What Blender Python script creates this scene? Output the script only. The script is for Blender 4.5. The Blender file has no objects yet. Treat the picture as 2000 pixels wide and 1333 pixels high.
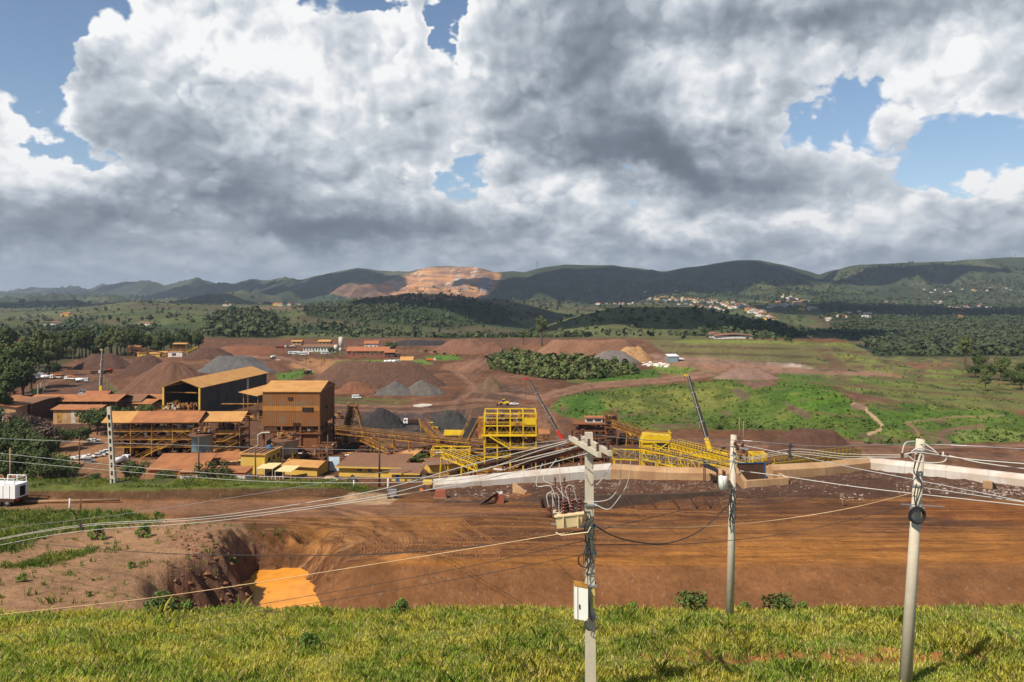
import bpy, math, random
import numpy as np
R = math.radians
sc = bpy.context.scene
COL = sc.collection
# ---------------------------------------------------------------- camera
F, UC, VH = 1600.0, 1000.0, 572.0          # focal length, centre column and horizon row of the 2000 px wide frame
cd = bpy.data.cameras.new('camera'); cam = bpy.data.objects.new('camera', cd); COL.objects.link(cam)
cam.location = (0, 0, 0); cam.rotation_euler = (R(90), 0, 0)
cd.sensor_width = 36; cd.lens = 36 * F / 2000; cd.shift_y = -(666.5 - VH) / 2000
cd.clip_start = 0.5; cd.clip_end = 90000
sc.camera = cam
# ---------------------------------------------------------------- light
SUN_DIR = np.array([-0.46, -0.46, 0.76]); SUN_DIR /= np.linalg.norm(SUN_DIR)
sl = bpy.data.lights.new('sun', 'SUN'); sun = bpy.data.objects.new('sun', sl); COL.objects.link(sun)
sl.energy = 5.0; sl.angle = R(0.5); sl.color = (1.0, 0.93, 0.82)
from mathutils import Vector
sun.rotation_euler = Vector(SUN_DIR).to_track_quat('Z', 'Y').to_euler(); sun.location = (0, 0, 200)
sc.view_settings.view_transform = 'Standard'; sc.view_settings.look = 'None'
sc.view_settings.exposure = 0.30; sc.view_settings.gamma = 1.0
try:
    sc.cycles.volume_bounces = 0; sc.cycles.max_bounces = 5; sc.cycles.diffuse_bounces = 2; sc.cycles.glossy_bounces = 2
    sc.cycles.transparent_max_bounces = 12
except Exception: pass

# node expression helper
class X:
    def __init__(s, t, k): s.t, s.k = t, k
    def _m(s, op, *a):
        n = s.t.nodes.new('ShaderNodeMath'); n.operation = op
        for i, v in enumerate((s,) + a):
            if isinstance(v, X): s.t.links.new(v.k, n.inputs[i])
            else: n.inputs[i].default_value = v
        return X(s.t, n.outputs[0])
    def __add__(s, o): return s._m('ADD', o)
    __radd__ = __add__
    def __sub__(s, o): return s._m('SUBTRACT', o)
    def __rsub__(s, o): return s._m('MULTIPLY', -1.0)._m('ADD', o)
    def __mul__(s, o): return s._m('MULTIPLY', o)
    __rmul__ = __mul__
    def __truediv__(s, o): return s._m('DIVIDE', o)
    def f(s, op, *a): return s._m(op, *a)
    def ss(s, a, b, lo=0.0, hi=1.0):
        n = s.t.nodes.new('ShaderNodeMapRange'); n.interpolation_type = 'SMOOTHSTEP'
        s.t.links.new(s.k, n.inputs[0]); n.inputs[1].default_value = a; n.inputs[2].default_value = b
        n.inputs[3].default_value = lo; n.inputs[4].default_value = hi
        return X(s.t, n.outputs[0])
def vec(t, x, y, z=0.0):
    n = t.nodes.new('ShaderNodeCombineXYZ')
    for i, v in enumerate((x, y, z)):
        if isinstance(v, X): t.links.new(v.k, n.inputs[i])
        else: n.inputs[i].default_value = v
    return n.outputs[0]
def noise(t, v, scale, detail=6, rough=.55, dist=0.0, lac=2.0):
    n = t.nodes.new('ShaderNodeTexNoise'); n.noise_dimensions = '3D'
    t.links.new(v, n.inputs['Vector']); n.inputs['Scale'].default_value = scale; n.inputs['Detail'].default_value = detail
    n.inputs['Roughness'].default_value = rough; n.inputs['Distortion'].default_value = dist; n.inputs['Lacunarity'].default_value = lac
    return X(t, n.outputs[0])
def mixc(t, fac, a, b, mode='MIX'):
    n = t.nodes.new('ShaderNodeMix'); n.data_type = 'RGBA'; n.blend_type = mode
    for i, v in ((0, fac), (6, a), (7, b)):
        if isinstance(v, X): t.links.new(v.k, n.inputs[i])
        elif isinstance(v, bpy.types.NodeSocket): t.links.new(v, n.inputs[i])
        elif i == 0: n.inputs[i].default_value = v
        else: n.inputs[i].default_value = tuple(v) + (1,)
    return n.outputs[2]

# ---------------------------------------------------------------- world
w = bpy.data.worlds.new('World'); sc.world = w; w.use_nodes = True
t = w.node_tree; t.nodes.clear()
sky = t.nodes.new('ShaderNodeTexSky'); sky.sky_type = 'NISHITA'; sky.sun_disc = False
sky.sun_elevation = math.asin(SUN_DIR[2]); sky.sun_rotation = math.atan2(SUN_DIR[0], SUN_DIR[1])
sky.altitude = 900; sky.dust_density = .5; sky.ozone_density = 1.6
bg1 = t.nodes.new('ShaderNodeBackground'); t.links.new(sky.outputs[0], bg1.inputs[0]); bg1.inputs[1].default_value = .095
wo = t.nodes.new('ShaderNodeOutputWorld'); t.links.new(bg1.outputs[0], wo.inputs[0])

# ---------------------------------------------------------------- cumulus cloud bank: a real curved backdrop 60 km off, clear air between the clouds
CR = 60000.0
am = bpy.data.materials.new('cloud_bank'); am.use_nodes = True; t = am.node_tree; t.nodes.clear()
geo = t.nodes.new('ShaderNodeNewGeometry')
nm = t.nodes.new('ShaderNodeVectorMath'); nm.operation = 'NORMALIZE'; t.links.new(geo.outputs['Position'], nm.inputs[0])
sx = t.nodes.new('ShaderNodeSeparateXYZ'); t.links.new(nm.outputs[0], sx.inputs[0])
dx, dy, dz = (X(t, sx.outputs[i]) for i in range(3))
az = dx.f('ARCTAN2', dy); el = dz.f('ARCSINE')
bv = vec(t, az, el * 1.25, 0.0)
aw = az + (noise(t, bv, 7, 5, .6) - .5) * .20; ew = el + (noise(t, vec(t, az + 7.3, el * 1.25, 2.0), 7, 5, .6) - .5) * .14
def ae(u, v):
    a = math.atan2(u - UC, F); return a, math.atan2(VH - v, math.hypot(F, u - UC))
def blob(u, v, ru, rv, tilt=0):
    a0, e0 = ae(u, v); ca, sa = math.cos(R(tilt)), math.sin(R(tilt))
    da = aw - a0; de = ew - e0
    p = (da * ca + de * sa) * (F / ru); q = (de * ca - da * sa) * (F / rv)
    return (p * p + q * q).f('MULTIPLY', -1.0).f('EXPONENT')
def blobs(L):
    s = None
    for b in L:
        k = blob(*b[1:]) * b[0]; s = k if s is None else s + k
    return s
COVER = [(-1.2,-10,20,165,95,55),(-1.1,55,165,60,72),(-.5,110,60,60,36),(-.35,90,20,90,40),(-1.0,605,5,90,72),(-.95,735,12,60,60),(-1.0,150,288,90,32,-20),(-.62,350,220,52,30,-30),
         (-.9,872,50,30,100),(-.7,935,318,62,46),(-.5,880,360,40,30),(-.55,1640,200,40,55),(-.4,1560,140,40,24),(-.46,1900,290,170,56),(-.25,1930,200,90,40),(-.55,1215,400,75,42),(-.5,1850,350,120,44),
         (-.35,60,558,200,22),(-.45,1180,330,60,30),(.5,300,150,210,140),(.4,630,300,220,170),(.5,795,130,66,78),(.45,45,300,100,75),(.5,1250,190,300,160),(.45,1650,50,330,70),
         (.45,1990,400,60,62),(.45,1740,425,80,38),(.3,1350,440,120,60),(.3,500,470,700,60),(.3,1500,490,700,40),(.35,1940,110,130,50)]
DARK = [(.46,430,350,130,56),(.56,740,440,230,42),(.26,560,440,200,50),(.46,1160,110,130,150),(.72,1300,315,230,56,-14),(.36,1560,60,250,50),(.2,1850,30,250,40),(.42,60,435,170,42),
        (.22,300,230,150,50),(.26,1640,320,130,50),(.2,1850,400,120,36),(.16,1000,515,900,26),(.35,1010,360,50,22),(.18,480,200,60,50),(.25,180,400,120,30),(.2,300,500,300,16)]
BRIGHT = [(.55,260,60,200,55),(.55,540,110,120,60),(.65,800,90,75,70),(.35,640,200,150,70),(.6,40,245,80,44),(.4,120,330,80,36),(.5,1900,90,130,46),(.35,1620,240,60,50),
          (.4,1320,460,55,36),(.65,1740,415,66,32),(.65,1980,365,62,44),(.35,400,445,50,18),(.35,560,480,50,18),(.35,900,220,50,60),(.35,1100,490,36,26),(.35,1380,140,80,50),(.3,1880,190,90,26),(.35,1500,470,300,22),(.32,400,505,500,18),(.3,1150,400,150,40)]
def dens(a, e, dt=7):
    yy = (e + 0.27).f('LOGARITHM', 2.71828) * 1.15         # the pattern flattens towards the horizon
    v = vec(t, a * 1.9, yy, 3.7)
    n1 = noise(t, v, 2.6, 6, .50)
    wx = noise(t, v, 7, 3, .5); wy = noise(t, vec(t, a * 1.9, yy, 9.1), 7, 3, .5)
    o = (n1 - .5) * 2.3
    for sc_, wt, off in ((6.5, .60, 0.0), (15.0, .42, 4.0), (34.0, .24, 8.0)):
        vo = t.nodes.new('ShaderNodeTexVoronoi'); vo.feature = 'F1'; vo.voronoi_dimensions = '2D'
        t.links.new(vec(t, a * 1.9 + wx * .11 + off, yy + wy * .11, 1.0), vo.inputs['Vector'])
        vo.inputs['Scale'].default_value = sc_
        pf = X(t, vo.outputs[0])
        o = o + (.30 - pf * pf * 1.0) * wt
    return o
d0 = dens(az, el); d1 = dens(az - 0.009, el + 0.012)
cov = blobs(COVER) + .34 + el.ss(.0, .09, .45, 0.0)
D = d0 * .85 + cov
alpha = D.ss(-.02, .17)
fine = noise(t, vec(t, az, el * 1.3, 1.0), 30, 6, .6)
lit = ((d0 - d1) * .44).f('MAXIMUM', -.20).f('MINIMUM', .26)
edge = (1 - D.ss(.05, .60))
bb = blobs(BRIGHT); dk = blobs(DARK)
low = el.ss(.0, .12, .62, 1.0)
soft = (1.0 - dk * 1.2).f('MAXIMUM', .12) * low
lum = .595 + lit * soft + edge * .18 + bb * .56 - dk * .55 + (fine - .5) * .06 - (.14 - el).f('MAXIMUM', 0.0) * 0.35
# nearer cauliflower tops standing in front of the mass, lit from the upper left
def puff(a, e, off, k):
    yy = (e + 0.27).f('LOGARITHM', 2.71828) * 1.15; v = vec(t, a * 1.9 + off, yy + off, 1.3 + off)
    n1 = noise(t, v, 2.1 * k, 3, .5); wx = noise(t, v, 8 * k, 4, .55)
    vo = t.nodes.new('ShaderNodeTexVoronoi'); vo.feature = 'F1'; vo.voronoi_dimensions = '2D'; t.links.new(vec(t, a * 1.9 + wx * .10 / k, yy + wx * .10 / k, 0.0), vo.inputs['Vector']); vo.inputs['Scale'].default_value = 7.0 * k; pf = X(t, vo.outputs[0])
    vo = t.nodes.new('ShaderNodeTexVoronoi'); vo.feature = 'F1'; vo.voronoi_dimensions = '2D'; t.links.new(vec(t, a * 1.9 + wx * .10 / k + 3.0, yy + wx * .10 / k, 0.0), vo.inputs['Vector']); vo.inputs['Scale'].default_value = 19.0 * k; pg = X(t, vo.outputs[0])
    return (n1 - .5) * 3.0 - pf * pf * .9 - pg * pg * .45 + .42
for off_, k_, sh_ in ((2.0, 1.0, .040), (5.0, 1.7, .026)):
    e0 = puff(az, el, off_, k_); e1 = puff(az - sh_, el + sh_ * 1.2, off_, k_)
    a2 = e0.ss(.0, .16) * (.62 if k_ < 1.5 else .45) * (1.0 - dk * 1.15).f('MAXIMUM', .06) * low
    l2 = lum + .04 + ((e0 - e1) * .42).f('MAXIMUM', -.20).f('MINIMUM', .32)
    lum = lum + (l2 - lum) * a2
lum = lum.f('MAXIMUM', .10).f('MINIMUM', .97)
cr = t.nodes.new('ShaderNodeValToRGB'); t.links.new(lum.k, cr.inputs[0])
el_ = cr.color_ramp.elements
el_[0].position = .08; el_[0].color = (.085, .10, .125, 1)
el_[1].position = .95; el_[1].color = (.90, .90, .90, 1)
for p_, c_ in ((.30, (.17, .20, .245, 1)), (.52, (.34, .385, .44, 1)), (.74, (.58, .62, .67, 1))):
    e_ = el_.new(p_); e_.color = c_
em = t.nodes.new('ShaderNodeEmission'); t.links.new(cr.outputs[0], em.inputs[0]); em.inputs[1].default_value = .88
tb = t.nodes.new('ShaderNodeBsdfTransparent')
mx = t.nodes.new('ShaderNodeMixShader'); t.links.new(alpha.k, mx.inputs[0])
t.links.new(tb.outputs[0], mx.inputs[1]); t.links.new(em.outputs[0], mx.inputs[2])
wo = t.nodes.new('ShaderNodeOutputMaterial'); t.links.new(mx.outputs[0], wo.inputs[0])
try: am.cycles.emission_sampling = 'NONE'
except Exception: pass
va, vf = [], []
NA, NE = 64, 16
for j in range(NE + 1):
    e_ = R(-2.5 + 32.5 * j / NE)
    for i in range(NA + 1):
        a_ = R(-55 + 110 * i / NA)
        va.append((CR * math.sin(a_) * math.cos(e_), CR * math.cos(a_) * math.cos(e_), CR * math.sin(e_)))
for j in range(NE):
    for i in range(NA):
        q_ = j * (NA + 1) + i; vf.append((q_, q_ + 1, q_ + NA + 2, q_ + NA + 1))
me = bpy.data.meshes.new('sky'); me.from_pydata(va, [], vf); me.materials.append(am)
ob = bpy.data.objects.new('sky', me); COL.objects.link(ob); ob['kind'] = 'structure'
# ================================================================ helpers
def srgb(r, g, b):
    return tuple(((c / 255) / 12.92 if c <= 10 else ((c / 255 + .055) / 1.055) ** 2.4) for c in (r, g, b))
def hsh(ix, iy, seed):
    h = (ix.astype(np.int64) * 374761393 + iy.astype(np.int64) * 668265263 + seed * 974634777) & 0xFFFFFFFF
    h = ((h ^ (h >> 13)) * 1274126177) & 0xFFFFFFFF
    h = (h ^ (h >> 16)) & 0xFFFFFFFF
    return h / 4294967295.0
def vn(x, y, seed=0):
    x = np.asarray(x, float); y = np.asarray(y, float)
    ix = np.floor(x); iy = np.floor(y); fx = x - ix; fy = y - iy
    fx = fx * fx * (3 - 2 * fx); fy = fy * fy * (3 - 2 * fy)
    a = hsh(ix, iy, seed); b = hsh(ix + 1, iy, seed); c = hsh(ix, iy + 1, seed); d = hsh(ix + 1, iy + 1, seed)
    return (a * (1 - fx) + b * fx) * (1 - fy) + (c * (1 - fx) + d * fx) * fy - .5
def fbm(x, y, seed=0, o=4, g=.5):
    s = 0; a = 1.0; n = 0
    for k in range(o):
        s = s + a * vn(x * 2 ** k, y * 2 ** k, seed + k * 17); n += a; a *= g
    return s / n * 2            # about -1..1
def smooth(x): x = np.clip(x, 0, 1); return x * x * (3 - 2 * x)
def seg_sdf(px, py, poly):
    """signed distance to a polygon, negative inside"""
    d = np.full(px.shape, 1e18); inside = np.zeros(px.shape, bool); n = len(poly)
    for i in range(n):
        ax, ay = poly[i]; bx, by = poly[(i + 1) % n]
        ex, ey = bx - ax, by - ay; L = ex * ex + ey * ey + 1e-9
        k = np.clip(((px - ax) * ex + (py - ay) * ey) / L, 0, 1)
        d = np.minimum(d, (px - ax - k * ex) ** 2 + (py - ay - k * ey) ** 2)
        if ay != by:
            c = ((ay > py) != (by > py)) & (px < (bx - ax) * (py - ay) / (by - ay) + ax); inside ^= c
    d = np.sqrt(d); return np.where(inside, -d, d)
def line_d(px, py, pts):
    d = np.full(px.shape, 1e18)
    for (ax, ay), (bx, by) in zip(pts[:-1], pts[1:]):
        ex, ey = bx - ax, by - ay; L = ex * ex + ey * ey + 1e-9
        k = np.clip(((px - ax) * ex + (py - ay) * ey) / L, 0, 1)
        d = np.minimum(d, (px - ax - k * ex) ** 2 + (py - ay - k * ey) ** 2)
    return np.sqrt(d)
ZP = -64.0                                             # level of the works yard below the camera
def wpt(u, v, D): return ((u - UC) / F * D, D, (VH - v) / F * D)
def yard(u, v, z=ZP): D = -z * F / (v - VH); return ((u - UC) / F * D, D, z)

# ================================================================ terrain
ug = np.linspace(-550, 2550, 1480)
NU = len(ug)
def inv(a, b, n): return 1 / np.linspace(1 / a, 1 / b, n, endpoint=False)
Dn = np.concatenate([np.linspace(4, 28, 10, endpoint=False), inv(28, 48, 50), np.linspace(48, 72, 22, endpoint=False), inv(72, 134, 150), inv(134, 262, 24), inv(262, 1150, 210), [1150.0]])
NN = len(Dn)
tx = (ug - UC) / F
U1, D1 = np.meshgrid(ug, Dn)
X1 = tx[None, :] * D1; Y1 = D1
def ip(D, pts): return np.interp(D, [p[0] for p in pts], [p[1] for p in pts])
def near_z(x, y):
    u = x / y * F + UC
    dw = ip(u, [(-1000, 113), (640, 113), (840, 116), (1190, 123), (1400, 121), (1540, 122), (1695, 131), (2000, 117.5), (2400, 100), (3000, 90)])  # crest of the yard edge
    yq = y + 0.35 * fbm(x / 3, y / 3, 5, 3) * smooth((y - 30) / 20)
    z = ip(yq, [(0, -6), (8, -9.5), (20, -12.6), (32, -15.3), (46.5, -18.05), (48, -18.8), (58, -26.5), (63, -29.0), (73, -29.6), (75.5, -28.9), (80.5, -26.9), (88, -26.75), (100, -26.9), (112, -27.6), (126, -28.0), (150, -28.4), (1200, -28.4)])
    # grassy slope bumps
    z += smooth((50 - y) / 4) * (.25 * fbm(x / 6, y / 4, 11, 3) - .35 * np.exp(-((y - 35.7 - .02 * x) / 1.1) ** 2) * smooth((x + 2) / 6))
    # raised plateau on the left of the pit, with a cut face
    pl = [(-80, 50), (-21, 50), (-26.3, 59.9), (-28.8, 63.9), (-30.2, 68.6), (-29.4, 73.3), (-27.2, 79.5), (-26.3, 85), (-32, 91), (-60, 97), (-120, 97)]
    s = seg_sdf(x, y, pl) + .7 * fbm(x / 3, y / 3, 8, 4)
    zt = ip(y, [(50, -22.3), (60, -22.9), (84, -24.4), (96, -26.6)])
    k = smooth(.5 - (s - 1.9) / 6.0)
    face = np.exp(-((s - 1.7) / 1.8) ** 2)
    z = z * (1 - k) + zt * k + face * (1.15 * fbm(x / 1.5, y / 1.2, 21, 5) + .45 * vn(y * 2.2 + x * .5, x * .3, 27)) * smooth((88 - y) / 4)
    # pit with the muddy pond
    pp = [(-27.1, 84.5), (-26.4, 87.3), (-23.2, 88), (-20.6, 83), (-18.6, 77.5), (-19.6, 76.5), (-22.0, 77.2), (-25.0, 80), (-27.1, 82.5)]
    s = seg_sdf(x, y, pp) + .95 * fbm(x / 1.7, y / 1.7, 23, 4); k = smooth(1 - (s + .2) / 4.0)
    k = np.maximum(k, .9 * np.exp(-(((x + 22.5) / 1.5) ** 2 + ((y - 92) / 1.8) ** 2)))
    z = z * (1 - k) + -30.1 * k
    hp = [(13.0 + 19.8, 116.6), (33.0, 125), (39.5, 126), (40.5, 118.2)]
    z = z - 1.6 * smooth(.3 - seg_sdf(x, y, hp) / 1.0)
    # bank facing the camera beyond the trench and heap by its top
    z += 1.3 * np.exp(-(((x + 10.0) / 4.5) ** 2 + ((y - 80) / 2.6) ** 2)) + .9 * np.exp(-(((x + 2) / 9) ** 2 + ((y - 95) / 1.8) ** 2)) + .5 * np.exp(-(((x - 9) / 14) ** 2 + ((y - 98.5) / 1.2) ** 2))
    z += 1.2 * smooth((x - 47) / 5) * np.exp(-((y - 78) / 5) ** 2)
    # rise to the wall and trench in front of the retaining wall
    rw = smooth((u - 800) / 150)
    z += rw * (.12 * np.exp(-((y - dw + 3) / 4.5) ** 2))
    bm = smooth((760 - u) / 120)                       # grass berm along the road on the left
    z = z + bm * (1.35 * smooth((y - 106.5) / 3.2) + .3 * smooth((y - 110) / 3)) + bm * .25 * fbm(x / 3, y / 2, 31, 3) * smooth((y - 106) / 2)
    z -= 1.35 * smooth((u - 1055) / 14) * smooth((1412 - u) / 14) * smooth((y - 102.5) / 3) * smooth((109.35 - y) / .35)
    z += 1.1 * smooth((330 - u) / 110) * np.exp(-((y - 93.5) / 3.6) ** 2)
    rough = smooth((y - 104) / 4)
    z += .10 * fbm(x / 2.5, y / 1.2, 41, 4) * smooth((y - 60) / 10) * (1 + 1.6 * rough * rw) + .12 * fbm(x / .9, y / .7, 42, 3) * rough * rw
    # edge, drop to the works yard
    k = smooth((y - dw - 1.2) / 95.0)
    k = np.where(y > dw + 1.2, np.maximum(k, np.minimum((y - dw - 1.2) / 60, .45)), 0)
    k = np.clip(k, 0, 1)
    return z * (1 - k) + mid_z(x, y) * k
EMB = None
def mid_z(x, y):
    z = ZP + .5 * fbm(x / 60, y / 60, 51, 3) * smooth((y - 380) / 60)
    u = x / np.maximum(y, 1) * F + UC
    def g(u0, v0, h, rx, ry=None):
        px, py, _ = yard(u0, v0); return h * np.exp(-(((x - px) / rx) ** 2 + ((y - py) / (ry or rx)) ** 2))
    z += g(1420, 775, 9, 45, 35) + g(1590, 800, 9, 34, 40) + g(1180, 790, 4, 30, 25) + g(1830, 800, 5, 60, 30) + g(1560, 765, 3, 20, 30)
    z += g(1680, 850, 2.5, 40, 12) + g(1330, 840, 2, 30, 15)
    # scrub knoll
    z += g(1080, 715, 5, 50, 40)
    # terraced tailings bank
    k = smooth((u - 1260) / 90) * smooth((1800 - (y - 680) * .55 - u) / 60)
    h = np.clip((y - 680) / 190, 0, 1) * 4
    st = np.floor(h) + smooth((h - np.floor(h)) * 2.2)
    z += k * st * 3.6 * (1 - 1.3 * smooth((y - 885) / 110))
    # far edge of the bank and of the right side of the yard
    z -= smooth((u - 1640 - (880 - y) * .5) / 90) * smooth((y - 700) / 200) * 26
    z += smooth((u - 1000) / 60) * smooth((1260 - u) / 60) * 10 * smooth((y - 800) / 60) * smooth((1060 - y) / 90)  # long ore bench
    z += 1.2 * fbm(x / 25, y / 25, 61, 4) * smooth((y - 420) / 80)
    return z
Z1 = near_z(X1, Y1)

# hills: for each column, rows of (distance, picture row of the surface)
us = [-1000, -600, 0, 130, 260, 400, 470, 570, 700, 850, 1000, 1080, 1200, 1350, 1500, 1600, 1700, 1850, 2000, 2600, 3000]
T = {
 1400: [655, 655, 650, 655, 650, 650, 650, 650, 655, 660, 668, 664, 650, 650, 662, 690, 695, 700, 700, 690, 690],
 1800: [630, 630, 628, 636, 634, 622, 607, 632, 642, 648, 660, 634, 606, 607, 632, 668, 672, 668, 665, 660, 660],
 2400: [640, 640, 640, 622, 612, 614, 618, 612, 600, 592, 622, 650, 640, 640, 650, 645, 640, 640, 640, 640, 640],
 3000: [620, 620, 626, 610, 592, 601, 605, 598, 586, 576, 590, 612, 622, 622, 615, 618, 622, 622, 620, 620, 620],
 4000: [600, 600, 603, 603, 604, 600, 599, 598, 603, 604, 588, 600, 604, 602, 592, 590, 598, 600, 600, 600, 600],
 5200: [590, 590, 595, 592, 589, 588, 588, 588, 590, 590, 586, 585, 583, 580, 577, 575, 580, 580, 576, 576, 576]}
sky_pts = [(-1000, 560), (-300, 566), (0, 571), (40, 569), (85, 565), (150, 560), (172, 567), (200, 554), (222, 559), (245, 551), (262, 553), (290, 549), (318, 560), (380, 543), (418, 553), (450, 557), (490, 545), (520, 548),
           (558, 543), (590, 547), (610, 541), (660, 531), (700, 524), (740, 529), (800, 531), (822, 525), (850, 521), (930, 521), (965, 532), (1000, 528), (1025, 531), (1060, 522), (1100, 517), (1200, 518), (1255, 526), (1300, 529),
           (1380, 518), (1440, 509), (1485, 509), (1530, 517), (1575, 528), (1600, 537), (1620, 530), (1660, 520), (1750, 515), (1850, 512), (1900, 507), (1960, 503), (2010, 503), (2300, 510), (3000, 520)]
Dr = np.interp(ug, [-1000, 0, 150, 260, 400, 600, 1000, 1500, 1590, 1640, 2000, 3000], [22000, 18500, 16000, 13000, 10500, 9000, 8000, 8000, 7700, 6800, 6300, 6000])
foot_v = np.interp(ug, [-1000, 0, 200, 400, 600, 800, 1000, 1200, 1500, 1700, 2000, 3000], [582, 585, 586, 587, 586, 586, 582, 578, 572, 568, 566, 566])
def gs(a, k):
    w_ = np.exp(-np.linspace(-2, 2, 2 * k + 1) ** 2); w_ /= w_.sum()
    return np.convolve(np.pad(a, k, mode='edge'), w_, mode='valid')
keyD = [np.full(NU, 1150.0)]; keyZ = [Z1[-1]]
for d_, row in T.items():
    keyD.append(np.full(NU, float(d_))); keyZ.append(gs((VH - np.interp(ug, us, row)) / F * d_, 20))
Df = np.maximum(.72 * Dr, 5450.0); Dr = np.maximum(Dr, Df * 1.2); keyD.append(Df); keyZ.append(gs((VH - foot_v) / F * Df, 12))
keyD.append(Dr); keyZ.append(gs((VH - np.interp(ug, *zip(*sky_pts))) / F * Dr, 2))
keyD.append(np.minimum(Dr * 1.3, 27000)); keyZ.append(keyZ[-1] - 350 - Dr * .01)
keyD.append(np.full(NU, 30000.0)); keyZ.append(np.full(NU, -500.0))
segn = [30, 46, 46, 40, 40, 34, 22, 75, 8, 6]
rows_d, rows_z = [], []
for i in range(len(keyD) - 1):
    for k in range(1, segn[i] + 1):
        t_ = k / segn[i]; d = np.exp(np.log(keyD[i]) * (1 - t_) + np.log(keyD[i + 1]) * t_)
        tt = (d - keyD[i]) / (keyD[i + 1] - keyD[i])
        if i == 7: tt = tt ** 1.35
        else: tt = tt * tt * (3 - 2 * tt)
        rows_d.append(d); rows_z.append(keyZ[i] * (1 - tt) + keyZ[i + 1] * tt)
D2 = np.array(rows_d); Z2 = np.array(rows_z)
U2 = np.broadcast_to(ug, D2.shape); X2 = tx[None, :] * D2
fade = smooth((D2 - 1150) / 300)
kk = 1 - .92 * np.exp(-((D2 / Dr[None, :] - 1) / .05) ** 2)       # keep the drawn skyline
Z2 = Z2 + fade * (fbm(X2 / 420, D2 / 420, 71, 5) * 19 * smooth((5500 - D2) / 1500) * smooth((D2 - 1400) / 500) + fbm(X2 / 60, D2 / 60, 72, 3) * 3.0 * smooth((5000 - D2) / 2500))
far = smooth((D2 - 4200) / 1500) * kk
rg = 1 - np.abs(fbm(X2 / 520 + .25 * fbm(X2 / 400, D2 / 400, 5, 2), D2 / 2600, 73, 4) * 2.0)
Z2 = Z2 + far * ((rg - .6) * 125 * (D2 / 7000) + fbm(X2 / 210, D2 / 900, 75, 5) * 60)
# quarry cut: benches on the ridge flank
qm = smooth((U2 - 670) / 80) * smooth((985 - U2) / 60) * smooth((D2 / Dr[None, :] - .72) / .08) * smooth((1.0 - D2 / Dr[None, :]) / .05)
Z2 = Z2 * (1 - qm) + qm * (Z2 + 9 * (smooth(((Z2 / 26) % 1.0) * 1.8) - (Z2 / 26) % 1.0) * 2.0)
UU = np.vstack([U1, U2]); DD = np.vstack([D1, D2]); ZZ = np.vstack([Z1, Z2]); XX = tx[None, :] * DD
VV = VH - F * ZZ / DD
NR = DD.shape[0]
def gz(x, y):
    """height of the ground under a point"""
    u = x / y * F + UC; c = np.clip((u - ug[0]) / (ug[1] - ug[0]), 0, NU - 1.001); i = int(c); f = c - i
    def colz(j): return np.interp(y, DD[:, j], ZZ[:, j])
    return float(colz(i) * (1 - f) + colz(i + 1) * f)
def hit(u, v, lo=262, hi=1150):
    """where the ray through (u, v) first meets the ground between two distances"""
    j = int(round((u - ug[0]) / (ug[1] - ug[0]))); d = DD[:, j]; vv = VV[:, j]
    idx = np.where((d >= lo) & (d <= hi))[0]
    for a in idx[:-1]:
        if (vv[a] - v) * (vv[a + 1] - v) <= 0 and vv[a] != vv[a + 1]:
            k = (vv[a] - v) / (vv[a] - vv[a + 1]); D = d[a] + k * (d[a + 1] - d[a]); x = (u - UC) / F * D
            return (x, D, gz(x, D))
    a = idx[np.argmin(np.abs(vv[idx] - v))]; x = (u - UC) / F * d[a]
    return (x, d[a], gz(x, d[a]))

# ---------------------------------------------------------------- what covers the ground (its own colours)
C = np.zeros(DD.shape + (4,), np.float32)
def setc(m, c, veg=0.0):
    m = np.clip(m, 0, 1)[..., None]; C[...] = C * (1 - m) + np.array(list(c) + [veg], np.float32) * m
n1 = fbm(XX / 30, DD / 30, 101, 4); n2 = fbm(XX / 4, DD / 3, 102, 4); n3 = fbm(XX / 150, DD / 150, 103, 4)
dirt = (.118, .052, .025); dark = (.050, .026, .017); ochre = (.30, .125, .035); tan = (.30, .18, .09); pale = (.45, .36, .26)
ore = (.060, .045, .040); field = (.055, .12, .015); lime = (.15, .19, .030); olive = (.10, .11, .03); forest = (.030, .045, .013); scrub = (.060, .080, .022)
nearm = smooth((140 - DD) / 4)
midm = smooth((DD - 200) / 20) * smooth((1160 - DD) / 20)
farm = smooth((DD - 1130) / 60)
# base covers
setc(np.ones(DD.shape), dirt)
setc(.5 * smooth(n1 * 1.3), dark)
setc(nearm * .65 * smooth(.3 + n1 * 1.4), (.37, .150, .036)); setc(nearm * .3 * smooth(.1 - n2), (.13, .054, .02))
def W(u, v, wob=6, sc=1.0): return UU + wob * n2 + wob * .8 * n1, VV + wob * .45 * fbm(XX / 6 * sc, DD / 6 * sc, 107, 3)
WU, WV = W(0, 0)
def poly(pts, c, veg=0.0, soft=3.0, lo=0, hi=1e9, amt=1.0, wob=1.0, mask=None):
    s = seg_sdf(UU + (WU - UU) * wob, VV + (WV - VV) * wob, pts)
    m = smooth(.5 - s / soft / 2) * amt * ((DD > lo) & (DD < hi))
    if mask is not None: m = m * mask
    setc(m, c, veg)
def path(pts, wd, c, lo=0, hi=1e9, amt=1.0, veg=0.0, wob=.4):
    s = line_d(UU + (WU - UU) * wob, (VV + (WV - VV) * wob) * 1.0, pts) - wd / 2
    setc(smooth(.5 - s / 2.5) * amt * ((DD > lo) & (DD < hi)), c, veg)
N, M_ = (0, 150), (200, 1160)
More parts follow.
